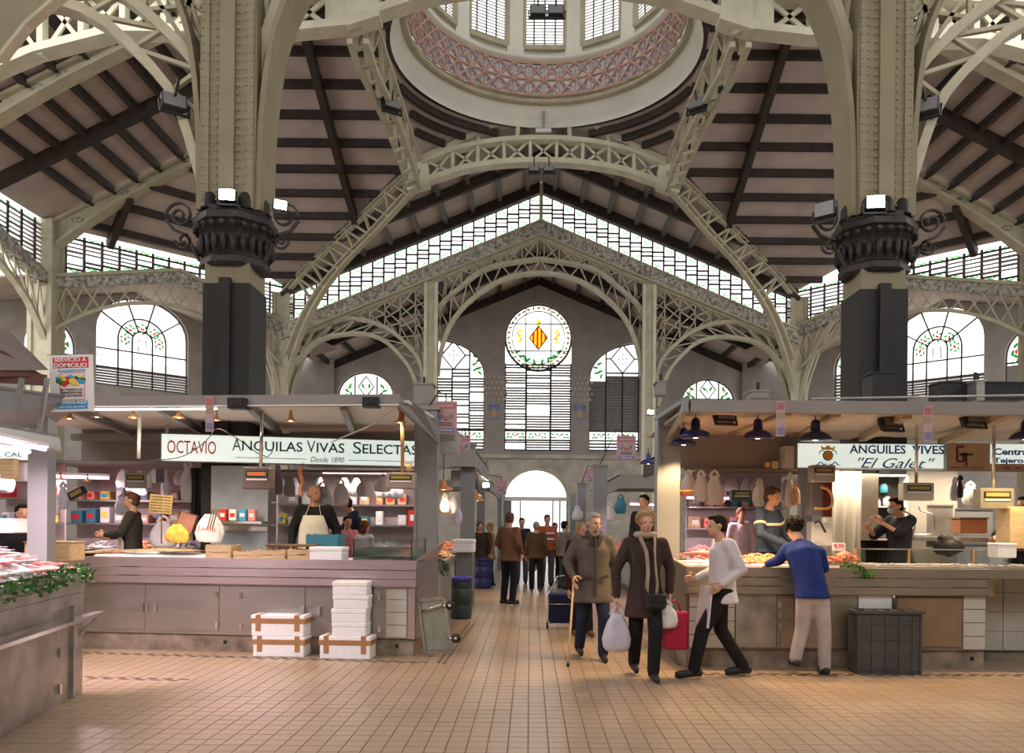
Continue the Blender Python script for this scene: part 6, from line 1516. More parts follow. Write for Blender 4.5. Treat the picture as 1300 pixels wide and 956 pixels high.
# ---------------------------------------------------------------- boxes in front of the left counter
def atf(x, y): return foot(x, y)
def stackbox(label, x0, x1, yb, yt, zb, Y, d_, taped=False, yaw=-.06, lid=.28, group=None):
    a = px(x0, yb, Y); b = px(x1, yt, Y); w_ = b.x-a.x; h_ = b.z-a.z+ROLL*w_*0
    fr = M.Translation(((a.x+b.x)/2, Y+d_/2, zb)) @ M.Rotation(yaw, 4, 'Z')
    return lidded_box(label, fr, w_, d_, h_, foam, taped, lid, group), zb+h_+.003
Y1 = foot(355,834).y
_, z = stackbox('white foam box sealed with brown tape, lower one of the left pair', 320, 388, 833, 808, 0, Y1, .26, True)
stackbox('white foam box sealed with brown tape, upper one of the left pair', 318, 388, 806, 780, z, Y1, .26, True)
Y2 = foot(440,837).y
_, z = stackbox('wide taped white foam box at the base of the right stack', 405, 472, 837, 809, 0, Y2, .28, True)
names = ['small white foam box resting directly on the wide taped box','small white foam box second above the wide taped box','small white foam box third above the wide taped box','small white foam box topmost of the right stack']
for k in range(4):
    hh = 16.6; _, z = stackbox(names[k], 421+[0,-1,1,0][k], 466+[0,0,2,1][k], 808, 808-hh, z, Y2+.02, .22, False, -.06+.02*(k % 3), .35)
# folded steel trolley leaning on the counter corner
t = thing('folded_trolley', 'grey green steel trolley tipped on its side with castor wheels by the left counter corner', 'trolley', foot(548,835))
F = M.Translation(foot(536,834)+V((.02,.10,.02))) @ M.Rotation(-.25, 4, 'Z') @ M.Rotation(-.12, 4, 'Y') @ M.Rotation(.08, 4, 'X')
gg = mat('grey_green_enamel', (.28,.31,.25), .3, metal=.3, var=.15)
MB(F).b(0,.34,-.012,.012,.04,.60).build('panel', gg, t)
for b_ in ((0,.03,-.03,.03,0,.64),(.32,.35,-.03,.03,.0,.64),(0,.35,-.03,.03,0,.03),(0,.35,-.03,.03,.61,.64)): MB(F).b(*b_).build('frame_bar', steel_d, t)
for x, z in ((.40,.54),(.42,.16)):
    w1 = MB(F).lathe([(.001,-.02),(.05,-.02),(.055,0),(.05,.02),(.001,.02)], 16, M.Translation((x,-.05,z)) @ M.Rotation(PI/2,4,'X')).build('castor_wheel', blackp, t)
    MB(F).tube([(x-.10,-.05,z),(x,-.05,z)], .014, 8).build('castor_fork', chrome, t); MB(F).lathe([(.001,-.03),(.018,-.03),(.018,.03),(.001,.03)], 10, M.Translation((x,-.05,z)) @ M.Rotation(PI/2,4,'X')).build('hub', chrome, w1)
MB(F).tube([(.05,-.05,.50),(.30,-.05,.56)], .012, 8).build('strut', chrome, t)
# barrels
bin_('dark green barrel with a blue bag rim beside the left aisle stalls', foot(585,785), .185, .66, mat('dark_green_plastic', (.035,.06,.055), .4, var=.15), mat('blue_bag_plastic', (.05,.05,.35), .35))
b1 = bin_('blue barrel with a white lid farther along the left aisle stalls', foot(613,747), .21, .70, mat('navy_plastic', (.03,.035,.13), .4, var=.15), mat('dark_blue_bag', (.03,.03,.12), .35))
# ---------------------------------------------------------------- stalls along the aisle
rr_ = random.Random(11)
def aisle_stall(side, Y0, Y1, xin, h_, lb, goods):
    "counter with tiled aisle side, awning sheet and goods; side -1 left +1 right; xin = X of the aisle face"
    c = thing('aisle_counter', lb[0], 'counter', V((xin+side*.45, (Y0+Y1)/2, 0)))
    MB().b(xin, xin+side*.9, Y0, Y1, .15, h_-.12).build('tiled_body', whitetile, c); MB().b(xin+side*.02, xin+side*.9, Y0+.02, Y1, 0, .15).build('plinth', concrete, c)
    MB().b(xin-side*.03, xin+side*.95, Y0-.03, Y1, h_-.12, h_).build('counter_top', steel, c)
    n = int((Y1-Y0)/.3)
    for k in range(1, n): MB().b(xin-side*.006, xin, Y0+(Y1-Y0)*k/n-.004, Y0+(Y1-Y0)*k/n+.004, .15, h_-.12).build('joint_strip', greyp, c)
    return c
aisle_stall(-1, 11.1, 12.8, -1.22, 1.0, ['white tiled counter behind the left stall post beside the green barrel'], 0)
aisle_stall(-1, 14.6, 18.6, -1.34, 1.0, ['tiled counter beyond the blue barrel on the left of the aisle'], 0)
aisle_stall(-1, 20.6, 27.0, -1.34, 1.0, ['farthest tiled counter on the left of the aisle'], 0)
aisle_stall(1, 11.6, 15.0, 2.05, 1.0, ['tiled counter behind the right stall post along the aisle'], 0)
aisle_stall(1, 16.6, 22.0, 2.2, 1.0, ['farthest tiled counter on the right of the aisle'], 0)
for (x, Y, lb, hh, ww) in ((593,15.0,'grey post of the second left aisle stall',2.95,.26),(610,20.0,'slim grey post of the third left aisle stall',2.7,.2),(761,16.5,'grey post of the second right aisle stall',2.7,.28),(738,22.0,'slim grey post of the farthest right aisle stall',2.6,.22),(634,27,'thin grey post by the entrance at left',2.5,.14),(727,27,'thin grey post by the entrance at right',2.5,.2)):
    c = px(x,700,Y); po = thing('stall_post', lb, 'post', V((c.x,Y,0))); MB().b(c.x-ww/2,c.x+ww/2,Y,Y+.2,0,hh).build('post_body', greyp, po); MB().b(c.x-ww/2-.02,c.x+ww/2+.02,Y-.02,Y+.22,hh,hh+.04).build('post_cap', greyb, po)
def awning(lb, x0, x1, Y0, Y1, z0, z1, m=greyb):
    t = thing('stall_canopy', lb, 'canopy', V(((x0+x1)/2,(Y0+Y1)/2,z0))); MB().b(x0,x1,Y0,Y1,z1-.03,z1).build('roof_sheet', m, t); MB().b(x0,x1,Y0-.04,Y0,z0,z1).build('front_fascia', m, t)
    MB().b(min(x0,x1) if x0 > 0 else max(x0,x1)-.05, (min(x0,x1) if x0 > 0 else max(x0,x1)-.05)+.05, Y0, Y1, z0, z1).build('side_fascia', m, t)
awning('dark canopy of the second left aisle stall', -5.2, -1.0, 14.8, 19.5, 2.55, 2.85)
awning('grey canopy of the third left aisle stall', -5.2, -1.0, 20.3, 27, 2.35, 2.6)
awning('brown canopy of the second right aisle stall', 2.2, 6.5, 12.4, 16.0, 2.45, 2.75, mat('dark_canopy', (.06,.05,.045), .6))
awning('grey canopy of the farthest right aisle stall', 1.9, 6.5, 17.4, 26, 2.3, 2.6)
for x, Y, lb, m in ((560,12.0,'pile of pink fish on the aisle counter behind the left post',fish_p),(588,16.3,'orange heap of prawns on the second left aisle counter',prawn),(606,21.5,'orange heap on the farthest left aisle counter',prawn),(572,12.7,'heap of tan fish behind the pink one on the left aisle counter',fish_t),(815,12.2,'pale heap of fish on the aisle counter behind the right post',fish_t),(770,18.0,'pink heap of fish on the farthest right aisle counter',fish_p)):
    c = px(x,690,Y); heap('fish_heap', lb, 'fish', V((c.x-(.3 if x < 700 else -.3),Y,1.0)), .35, .45, .14, m, 130, (.05,.02,.014), int(Y*10))
parsley('green herb garland over the end of the left aisle counter', [V((-1.6,11.1,1.06)), V((-1.32,11.05,1.08)), V((-1.2,11.2,1.0)), V((-1.17,11.3,.86))], .06, 260, 12)
t, z = stackbox('large white box on the second left aisle counter', 575, 602, 676, 660, 1.02, 14.4, .4)
c = px(590,655,14.7); MB().box((c.x,14.75,.5),(.3,.3,1.0)).build('stand', greyp, None, 'grey stand carrying the large white box in the left aisle', 'stand')
star = flood('floodlight', 'bright bare work light on the third left aisle stall', px(617,616,19.8), 0, 0, True, .55)
t = thing('bare_bulb', 'small bare bulb above the bright work light', 'lamp', px(614,604,19.9)); MB().ball(px(614,604,19.9), .05, 8, 6).build('bulb', lamp_e, t); MB().tube([px(614,604,19.9), px(618,584,19.9)], .012, 6).build('cord', blackp, t)
for x, y, Y, lb in ((563,622,12.3,'red rimmed warm lamp behind the left stall post'),(606,636,16.5,'first warm lamp beyond the second left aisle post'),(604,631,17.5,'second warm lamp beyond the second left aisle post')):
    lamp_cone(lb, px(x,y,Y), .14, prawn, None, 5, 1.0, .4)
for x, y, Y, w_, h_, m, lb in ((565,627,12.5,.16,.30,bag_w,'white bag with dark mark hanging past the left stall post'),(574,625,12.6,.16,.34,bag_w,'cream bag hanging past the left stall post'),(581,641,12.8,.15,.3,bag_l,'pink bag hanging lowest past the left stall post'),(788,628,14.5,.22,.34,teal,'teal blue bag hanging at the second right aisle stall'),(773,638,18,.3,.4,bag_w,'pale bag hanging near the farthest right aisle stall'),(733,642,22,.3,.4,bag_w,'pale bag hanging right of the entrance')):
    bag(lb, px(x,y,Y), w_, h_, m, None, None, 'plastic_bag', True, int(x))
MB().bar(px(545,600,12.6), px(581,588,14), .04, .04).build('hanging_rail', greyp, None, 'thin rail the bags hang from behind the left stall post', 'rail')
t = thing('cupboard', 'grey metal hood box above the bags past the left stall post', 'cupboard', px(583,605,15)); a = px(574,598,15.5); b = px(590,620,15.5); MB().b(a.x,b.x,15.3,15.6,b.z,a.z).build('casing', greyp, t); MB().b(a.x+.02,b.x-.02,15.29,15.3,b.z+.02,a.z-.02).build('door', steel, t)
# boxes up on the canopy roofs
for x0, y0, x1, y1, Y, m, lb in ((525,488,549,512,10.9,greyb,'dark box unit standing on the left canopy corner'),(1108,474,1140,511,9.3,blackp,'black unit standing on the right canopy beside the big column'),(1195,486,1300,508,9.4,blackp,'long black unit lying on the right canopy'),(1240,484,1250,508,9.2,steel_d,'small grey post unit on the right canopy'),(955,497,976,505,9.2,greyb,'low dark unit on the right canopy left of the column'),(835,485,846,500,10.4,greyb,'dark bundle on top of the right canopy corner')):
    a = px(x0,y0,Y); b = px(x1,y1,Y); t = thing('roof_unit', lb, 'box', V(((a.x+b.x)/2,Y,b.z))); MB().b(a.x,b.x,Y,Y+.3,b.z,a.z).build('casing', m, t); MB().b(a.x-.02,b.x+.02,Y-.01,Y+.31,a.z,a.z+.02).build('lid', m, t); MB().b((a.x+b.x)/2-.015,(a.x+b.x)/2+.015,Y+.1,Y+.13,a.z+.02,a.z+.12).build('handle', dark_iron, t)
a = px(470,503,9.6); MB().tube([px(1030,506,9), px(1300,502,9)], .012, 6).build('roof_pipe', steel, None, 'thin pipe lying along the right canopy', 'pipe')
# ---------------------------------------------------------------- the stalls behind: shelves, bags, boxes seen under the signs
pinkwall = mat('pale_back_wall', (.42,.36,.36), .7, var=.15, scale=2)
ORD = ['first','second','third','fourth','fifth','sixth','seventh','eighth','ninth','tenth','eleventh','twelfth','thirteenth','fourteenth','fifteenth','sixteenth','seventeenth','eighteenth']
CN_ = {'white_plastic_bag':'white','lilac_plastic_bag':'lilac','tan_fish':'tan','white_foam':'white foam','white_paper':'white paper','pale_crate_wood':'wooden','red_paint':'red','teal_plastic':'teal','pink_fish':'pink','yellow_net':'yellow','pale_back_wall':'grey pink'}
def backstall(lb, x0, x1, Y, side):
    a = px(x0,600,Y); b = px(x1,600,Y)
    t = thing('back_stall', lb+' with shelves of goods under a grey canopy', 'stall', V(((a.x+b.x)/2,Y,0)))
    MB().b(a.x,b.x,Y+.9,Y+.95,0,2.45).build('back_panel', pinkwall, t); MB().b(a.x,b.x,Y-.2,Y+.5,.15,1.0).build('counter_body', whitetile, t); MB().b(a.x,b.x,Y-.25,Y+.55,1.0,1.06).build('counter_top', steel, t)
    for z in (1.45,1.85): MB().b(a.x,b.x,Y+.6,Y+.88,z,z+.03).build('shelf', steel, t)
    MB().b(a.x,b.x,Y-.25,Y+1,2.45,2.5).build('canopy_sheet', greyb, t)
    n = int((b.x-a.x)/.24); cols = (bag_w,bag_l,fish_t,foam,paper,woodl,red,teal,fish_p,bag_w,yellow,pinkwall)
    for k in range(n):
        x = a.x+.12+.24*k+rr_.uniform(-.03,.03)
        for z in (1.48,1.88):
            if rr_.random() < .9:
                m = rr_.choice(cols); cn_ = CN_.get(m.name, 'pale'); h_ = rr_.uniform(.14,.30); w_ = rr_.uniform(.12,.2); o = thing('packet', '%s packet, %s from left on the %s shelf of the %s' % (cn_, ORD[k], 'lower' if z < 1.6 else 'upper', lb), 'packet', V((x,Y+.74,z)), 'goods on the shelves of the %s' % lb)
                MB().box((x,Y+.74,z+h_/2),(w_,.18,h_),None,1,.015).build('packet_body', m, o); MB().box((x,Y+.645,z+h_*.5),(w_*.6,.006,h_*.4)).build('label', rr_.choice((paper,red,yellp,cyanp,paper)), o)
        if rr_.random() < .55:
            bag('pale bag, %s from the left, hanging in front of the %s' % (ORD[k], lb), V((x,Y-.1,2.42)), rr_.uniform(.16,.28), rr_.uniform(.25,.5), rr_.choice((bag_w,bag_w,bag_l)), 'bags hanging along the %s' % lb, None, 'plastic_bag', False, k)
        if k % 3 == 0:
            heap('fish_heap', 'heap of fish, %s from the left, on the counter of the %s' % (ORD[k], lb), 'fish', V((x,Y+.1,1.06)), .22, .2, .10, rr_.choice((fish_p,fish_p,prawn,fish_s,fish_t)), 60, (.05,.02,.014), k)
    return t
backstall('left back stall', 60, 330, 13.6, -1)
backstall('middle back stall', 335, 545, 15.5, -1)
backstall('blue lamp back stall', 884, 1012, 14.6, 1)
backstall('leftmost back stall', -40, 40, 12.5, -1)
tube_lamp('long pink fluorescent tube over the woman in the back stall', px(69,605,13.3), px(138,607,13.3), .022, litp, 30, col=(1,.75,.82))
tube_lamp('short pink tube above the head of the dark haired woman', px(160,621,13.4), px(184,622,13.4), .016, litp, 15, col=(1,.75,.82))
tube_lamp('pink tube at the far left edge of the back stalls', px(-5,604,12.3), px(43,605,12.3), .022, litp, 25, col=(1,.75,.82))
tube_lamp('warm tube hidden over the goods behind the bald vendor', px(410,600,15.3), px(520,601,15.3), .018, litp, 45, col=(1,.85,.75))
tube_lamp('pink tube inside the back stall under the blue lamps', px(872,632,14.2), px(935,633,14.2), .018, litp, 30, col=(1,.75,.8))
tube_lamp('pink tube inside the second right aisle stall', px(800,640,15.8), px(830,641,15.8), .016, litp, 30, col=(1,.7,.78))
for x, y, Y, lb in ((77,609,12.4,'small warm bulb under the left end of the pink tube'),(111,611,12.4,'small warm bulb under the middle of the pink tube')): 
    lamp_cone(lb, px(x,y,Y), .06, amber, None, 2, 1, .05)
scale('blue and amber display scale above the head of the woman', px(172,610,11.6), .32, .22, steel_d, 0, 0)
t = thing('tilted_scale', 'black framed scale display hanging tilted in the back stall', 'scale', px(96,626,12)); F = face_fr(px(96,626,12.0)) @ M.Rotation(.5,4,'Z'); MB(F).box((0,0,-.04),(.26,.12,.08),None,1,.01).build('housing', blackp, t); MB(F).b(-.09,.09,-.03,.03,0,.004).build('display', MT['amber_display'], t)
scale('dark green display scale under the blue lamps', px(942,629,11.8), .30, .16, mat('dark_green_scale', (.05,.08,.05), .4), 0, 0)
tube_lamp('added warm tube behind the lower edge of the ANGUILES VIVES sign', px(1040,590,10.62), px(1190,590,10.62), .012, lit, 32, col=(1,.82,.6))  # both sign tubes are added to brighten the curtain and cabinet
tube_lamp('added warm tube behind the lower edge of the Central Tejero sign', px(1210,592,10.55), px(1310,592,10.55), .012, lit, 24, col=(1,.82,.6))
# office wall strip behind the right stall
t = thing('poster_frame', 'small framed blue picture on the post left of the apron', 'picture', px(203,604,12)); F = face_fr(px(203,604,11.9)); MB(F).b(-.06,.06,-.10,.10,-.02,0).build('frame', greyp, t); MB(F).b(-.05,.05,-.09,.09,0,.003).build('print', mat('dull_blue_print', (.15,.17,.25), .5), t)
# closing walls of the market lanes at the sides, far back
for sd, x0, x1, lb in ((-1,-16,-5.4,'left'),(1,6.8,16,'right')):
    pass
# ---------------------------------------------------------------- people
def remesh(mb, vox, smooth=4):
    me = bpy.data.meshes.new('tmp'); me.from_pydata([tuple(v) for v in mb.v], [], mb.f)
    bm = bmesh.new(); bm.from_mesh(me); bmesh.ops.recalc_face_normals(bm, faces=bm.faces); bm.to_mesh(me); bm.free()
    o = bpy.data.objects.new('tmp', me); C.objects.link(o)
    r = o.modifiers.new('r', 'REMESH'); r.mode = 'VOXEL'; r.voxel_size = vox
    s = o.modifiers.new('s', 'SMOOTH'); s.iterations = smooth; s.factor = .5
    dg = bpy.context.evaluated_depsgraph_get(); dg.update()
    m2 = bpy.data.meshes.new_from_object(o.evaluated_get(dg))
    out = MB(); out.add([v.co.copy() for v in m2.vertices], [list(p.vertices) for p in m2.polygons], True)
    C.objects.unlink(o); bpy.data.objects.remove(o); bpy.data.meshes.remove(me); bpy.data.meshes.remove(m2)
    return out
def capsule(mb, pts, rs, n=12):
    pts = [V(p) for p in pts]
    mb.tube(pts, rs, n)
    for p, r in ((pts[0], rs[0]), (pts[-1], rs[-1])):
        q = min(r) if isinstance(r, tuple) else r
        mb.ball(p, q*.98, n, 6)
    return mb
def hand(mb, w_, d, palm, s=1.0, curl=.9, thumb=1):
    "palm and five fingers: w_ wrist, d pointing direction, palm normal"
    w_ = V(w_); d = V(d).normalized(); palm = V(palm); palm = (palm-d*palm.dot(d)).normalized(); x = d.cross(palm)
    mb.tube([w_, w_+d*.03*s, w_+d*.06*s, w_+d*.09*s], [(.022*s,.028*s),(.017*s,.036*s),(.016*s,.042*s),(.013*s,.038*s)], 8) if False else None
    P = [w_-d*.01*s, w_+d*.035*s, w_+d*.07*s, w_+d*.095*s]
    vs = []; fs = []
    for p, (a, b) in zip(P, ((.020,.026),(.016,.036),(.015,.042),(.011,.039))):
        for k in range(8): t = 2*PI*k/8; vs.append(p+x*b*s*math.cos(t)+palm*a*s*math.sin(t))
    for j in range(3):
        for k in range(8): fs.append((j*8+k, j*8+(k+1)%8, (j+1)*8+(k+1)%8, (j+1)*8+k))
    fs += [list(range(8))[::-1], [24+k for k in range(8)]]
    mb.add(vs, fs, True)
    for k, (o, L) in enumerate(((-.030,.066),(-.010,.078),(.010,.074),(.029,.058))):
        p = w_+d*.088*s+x*o*s; dd = d.copy(); Q = [p]
        for j, f in enumerate((.45,.32,.23)):
            dd = (dd+palm*curl*(.35+.3*j)).normalized(); p = p+dd*L*f*s; Q.append(p)
        mb.tube(Q, [.0095*s,.009*s,.008*s,.006*s], 6)
    t0 = w_+d*.03*s-x*thumb*.030*s; dd = (d*.7-x*thumb*.75+palm*.25).normalized()
    Q = [t0, t0+dd*.035*s, t0+dd*.035*s+(d*.8-x*thumb*.2+palm*.5).normalized()*.03*s, t0+dd*.035*s+(d*.8+palm*.6).normalized()*.052*s]
    mb.tube(Q, [.013*s,.011*s,.010*s,.007*s], 6)
def person(label, base, h, yaw, pose=None, W_=None, top=None, bottom=None, sk=None, hair=None, style='short', hem=None, sleeves=1.0, shoe=None, apron=None, build=1.0, hy=0, hp=0, fine=True, topname='jacket', extra=None, collar=None, group=None, curl=.9, lowname='trousers'):
    base = V(base); s = h/1.70; t = thing('person', label, 'person', base, group)
    Rz = M.Rotation(yaw, 4, 'Z'); F = M.Translation(base) @ Rz; Fi = Rz.inverted()
    J = dict(pel=(0,0,.93), waist=(0,0,1.06), chest=(0,0,1.27), neck=(0,.01,1.43), head=(0,-.02,1.585),
             shL=(.172,.01,1.375), elL=(.222,.03,1.10), haL=(.235,-.05,.87), shR=(-.172,.01,1.375), elR=(-.222,.03,1.10), haR=(-.235,-.05,.87),
             hipL=(.083,0,.90), knL=(.10,-.02,.49), anL=(.105,.03,.085), hipR=(-.083,0,.90), knR=(-.10,-.02,.49), anR=(-.105,.03,.085), dL=(0,0,-1), dR=(0,0,-1), pmL=(-1,0,0), pmR=(1,0,0), fL=(0,-1,0), fR=(0,-1,0))
    for k, v in (pose or {}).items(): J[k] = v
    g = {k: V(v)*s for k, v in J.items() if k[:2] not in ('pm',) and k not in ('dL','dR','fL','fR')}
    for k in ('dL','dR','pmL','pmR','fL','fR'): g[k] = V(J[k])
    for k, v in (W_ or {}).items():
        v = V(v); g[k] = (Fi @ (v-base)) if k not in ('dL','dR','pmL','pmR') else (Fi.to_3x3() @ v)
    vox = .014 if fine else .022
    b = build*s
    # one continuous body
    mb = MB()
    hd = M.Translation(g['head']) @ M.Rotation(hy, 4, 'Z') @ M.Rotation(hp, 4, 'X') @ M.Scale(s, 4)
    mb.ball((0,.012,.022), (.074,.093,.092), 16, 12, hd); mb.ball((0,-.022,-.045), (.055,.066,.066), 14, 10, hd)
    mb.ball((0,-.070,-.083), (.026,.020,.018), 8, 6, hd); mb.ball((0,-.094,-.018), (.013,.020,.026), 8, 6, hd); mb.ball((0,-.083,.018), (.045,.012,.012), 8, 6, hd)
    for e in (-1, 1):
        mb.ball((e*.076,.012,-.008), (.012,.020,.032), 8, 6, hd); mb.ball((e*.036,-.060,-.030), (.022,.020,.020), 8, 6, hd)
    mb.ball((0,-.083,-.053), (.024,.012,.012), 8, 6, hd)
    capsule(mb, [g['head']+V((0,.02,-.06))*s, g['neck']], [.052*s,.058*s])
    capsule(mb, [g['pel'], g['waist'], g['chest'], g['neck']-V((0,0,.03))*s], [(.085*b,.13*b),(.08*b,.115*b),(.09*b,.135*b),(.05*s,.07*s)])
    for q in 'LR':
        wr = g['ha'+q]; capsule(mb, [g['sh'+q], g['el'+q], wr], [.046*s,.038*s,.026*s], 10)
        capsule(mb, [g['hip'+q], g['kn'+q], g['an'+q]], [.075*s,.052*s,.036*s], 10)
        capsule(mb, [g['neck']-V((0,0,.03))*s, g['sh'+q]], [.045*s,.045*s], 8)
    body = remesh(mb, vox*s, 3)
    for q in 'LR':
        e = 1 if q == 'L' else -1; hand(body, g['ha'+q], g['d'+q], g['pm'+q], s*1.02, curl, thumb=e)
    body.fr = M.Identity(4); bm_ = MB(F); bm_.add(body.v, body.f, True); bm_.build('body', sk or skin, t)
    if fine or True:
        mb = MB(F @ hd)
        for e in (-1, 1): mb.ball((e*.030,-.081,.002), (.011,.006,.007), 8, 5)
        mb.build('eyes', blackt, t)
        MB(F @ hd).ball((0,-.092,-.053), (.022,.006,.005), 8, 5).build('mouth', MT.get('lip') or mat('lip', (.36,.12,.10), .5), t)
    # trousers
    if bottom:
        mb = MB()
        for q in 'LR':
            capsule(mb, [g['hip'+q]+V((0,0,.02))*s, g['kn'+q], g['an'+q]+V((0,0,.0))*s], [.088*b,.076*s,.064*s], 12)
        capsule(mb, [g['pel']-V((0,0,.02))*s, g['pel']+(g['waist']-g['pel'])*.6], [(.112*b,.152*b),(.095*b,.132*b)])
        o = remesh(mb, .017*s, 4); m2 = MB(F); m2.add(o.v, o.f, True); m2.build(lowname, bottom, t)
    # upper garment
    if top:
        mb = MB(); ud = (g['neck']-g['pel']).normalized()
        hz = hem if hem is not None else .88
        path = [g['pel'], g['waist'], g['chest'], g['neck']-ud*.07*s, g['neck']-ud*.015*s]; rr2 = [(.122*b,.162*b),(.115*b,.148*b),(.120*b,.166*b),(.092*b,.132*b),(.056*s,.066*s)]
        if hz < .93:
            low = g['pel']+V((0,0,-(.93-hz)*s)); path = [low]+path; w_ = .03*(.93-hz)/.3; rr2 = [((.138+w_)*b,(.178+w_)*b)]+rr2
        mb.tube(path, rr2, 16)
        for q in 'LR':
            a, e_, wr = g['sh'+q], g['el'+q], g['ha'+q]
            capsule(mb, [g['neck']-ud*.05*s, a], [.050*s,.062*s], 10)
            if sleeves > .8: capsule(mb, [a, e_, e_+(wr-e_)*(.5+.47*sleeves if sleeves < 1 else .97)], [.066*b,.057*b,.043*s], 12)
            else: capsule(mb, [a, a+(e_-a)*min(1, sleeves*2)], [.074*b,.062*b], 12)
        o = remesh(mb, .017*s, 4); m2 = MB(F); m2.add(o.v, o.f, True); m2.build(topname, top, t)
    if collar:
        mb = MB(F); c_ = g['neck']-V((0,0,.0))*s; mb.tube([c_+V((.075*math.cos(a),.062*math.sin(a)-.005,.012*math.sin(a)))*s for a in [2*PI*k/14 for k in range(14)]], .020*s, 7, True); mb.build('collar', collar, t)
    # shoes
    for q in 'LR':
        a = g['an'+q]; d = g['f'+q].normalized(); 
        P = [a-d*.06*s+V((0,0,-.040))*s, a+V((0,0,-.035))*s, a+d*.08*s+V((0,0,-.045))*s, a+d*.155*s+V((0,0,-.055))*s, a+d*.195*s+V((0,0,-.060))*s]
        mb = MB(F); mb.tube(P, [(.040*s,.034*s),(.044*s,.040*s),(.036*s,.042*s),(.028*s,.043*s),(.014*s,.028*s)] if abs(d.z) < .9 else .04*s, 10)
        mb.ball(P[0], (.036*s,.036*s,.038*s), 10, 6); mb.build('shoe', shoe or blackt, t)
    # hair
    if hair:
        mb = MB(F @ hd)
        if style == 'bald':
            mb.ball((0,.030,-.012), (.079,.084,.060), 14, 10)
        elif style == 'curly':
            r2 = random.Random(int(h*1000)); mb.ball((0,.026,.034), (.086,.100,.098), 14, 10, None)
            for k in range(90):
                a = r2.uniform(0, 2*PI); z = r2.uniform(-.35, 1); q = math.sqrt(max(0, 1-z*z)); y = .026+.098*q*math.sin(a)
                if y < -.045 and z < .45: continue
                mb.ball((.088*q*math.cos(a), y, .030+.098*z), .022, 6, 4)
        elif style == 'long':
            mb.ball((0,.028,.030), (.088,.098,.098), 14, 10); mb.ball((0,.060,-.060), (.085,.055,.100), 12, 8)
        else:
            mb.ball((0,.026,.034), (.082,.094,.090), 14, 10); mb.ball((0,.050,-.015), (.076,.066,.070), 12, 8); mb.ball((0,-.030,.085), (.060,.050,.030), 10, 6)
        mb.build('hair', hair, t)
    if apron:
        ac, az0, az1 = apron; mb = MB(F); vs = []; n = 12; zs = [az0, (az0+az1)/2, 1.0, az1]
        zs = sorted(set([az0, az0*.5+.5, 1.0, 1.15, az1]))
        for z in zs:
            wdt = 1.15 if z < 1.1 else (.95 if z < az1 else .6)
            c_ = g['pel'] if z < 1.06 else g['waist'].lerp(g['chest'], min(1, (z-1.06)/.21)); dy_ = c_.y
            for k in range(n+1):
                a = -PI/2+(k/n-.5)*2*wdt; vs.append((c_.x+.185*b*math.cos(a), dy_+.152*b*math.sin(a), z*s))
        m_ = n+1; fs = [(j*m_+k, j*m_+k+1, (j+1)*m_+k+1, (j+1)*m_+k) for j in range(len(zs)-1) for k in range(n)]
        mb.add(vs, fs, True); o = mb.build('apron', ac, t); sm = o.modifiers.new('s', 'SOLIDIFY'); sm.thickness = .008; sm.offset = 1
        mb = MB(F)
        for e in (-1, 1): mb.ribbon([(g['chest'].x+e*.085*b, g['chest'].y-.150*b, az1*s), (g['neck'].x+e*.075*s, g['neck'].y-.105*s, g['neck'].z-.055*s), (g['neck'].x+e*.06*s, g['neck'].y-.01*s, g['neck'].z+.012*s)], .018, .006, (1,0,0))
        mb.build('apron_strap', ac, t)
    return t, F, g
def fab(n, c, v=.18): return MT.get(n) or mat(n, c, .85, var=v, scale=9, bump=.15, spec=.15)
h_grey = fab('grey_hair', (.28,.26,.24)); h_brown = fab('brown_hair', (.10,.055,.03)); h_dark = fab('dark_hair', (.02,.015,.012)); h_blond = fab('light_brown_hair', (.36,.22,.11)); 
# woman with the carrier bags
b0 = foot(818, 860); q = lambda x, y, Y=None: px(x, y, Y or b0.y)
t, F, g = person('woman in a dark brown coat with beige scarf carrying plastic bags in both hands', b0, 1.665, .05,
    dict(anL=(.06,-.16,.085), knL=(.08,-.15,.49), anR=(-.07,.22,.12), knR=(-.09,.02,.47), fL=(.05,-1,0), elL=(.27,.04,1.11), elR=(-.30,.02,1.10)),
    dict(haL=q(850,752), haR=q(783,757)), fab('brown_coat_cloth', (.055,.036,.030)), fab('black_trouser_cloth', (.018,.016,.017)), skin, h_blond, 'curly', .62, 1.0, blackt, None, 1.05, .05, 0, True, 'coat')
beige = fab('beige_scarf_cloth', (.38,.30,.22))
MB(F).tube(interp([(-.07,.02,1.42),(-.06,-.11,1.37),(-.02,-.16,1.25),(-.01,-.19,1.05),(-.02,-.20,.95),(-.02,-.20,.86)],14), [(.012,.035)]*15, 8).build('scarf', beige, t)
MB(F).tube(interp([(.07,.02,1.42),(.07,-.12,1.37),(.06,-.165,1.25),(.07,-.19,1.05),(.08,-.20,.95),(.07,-.20,.84)],14), [(.012,.035)]*15, 8).build('scarf', beige, t)
MB(F).tube([(.09*math.cos(a),.01+.085*math.sin(a),1.43) for a in [2*PI*k/14 for k in range(14)]], .034, 8, True).build('scarf_collar', beige, t)
hb = thing('handbag', 'black shoulder handbag hanging in front of the woman in the brown coat', 'bag', q(832,778)); c = q(833,764, b0.y-.23)
MB(M.Translation(c)).box((0,0,0),(.20,.09,.15),None,1,.03).build('bag_body', blackt, hb); MB(M.Translation(c)).box((0,-.045,.035),(.19,.012,.07),None,1,.01).build('flap', blackp, hb)
MB().ribbon([c+V((-.09,0,.07)), q(805,715,b0.y-.20), q(800,690,b0.y-.10)], .02, .006, (0,1,0)).build('strap', blackt, hb)
bag('white plastic bag with faint red and blue print held at the woman right side', q(783,769,b0.y-.02)+V((0,0,.0)), .27, .46, bag_l, None, .16, 'plastic_bag', True, 3)
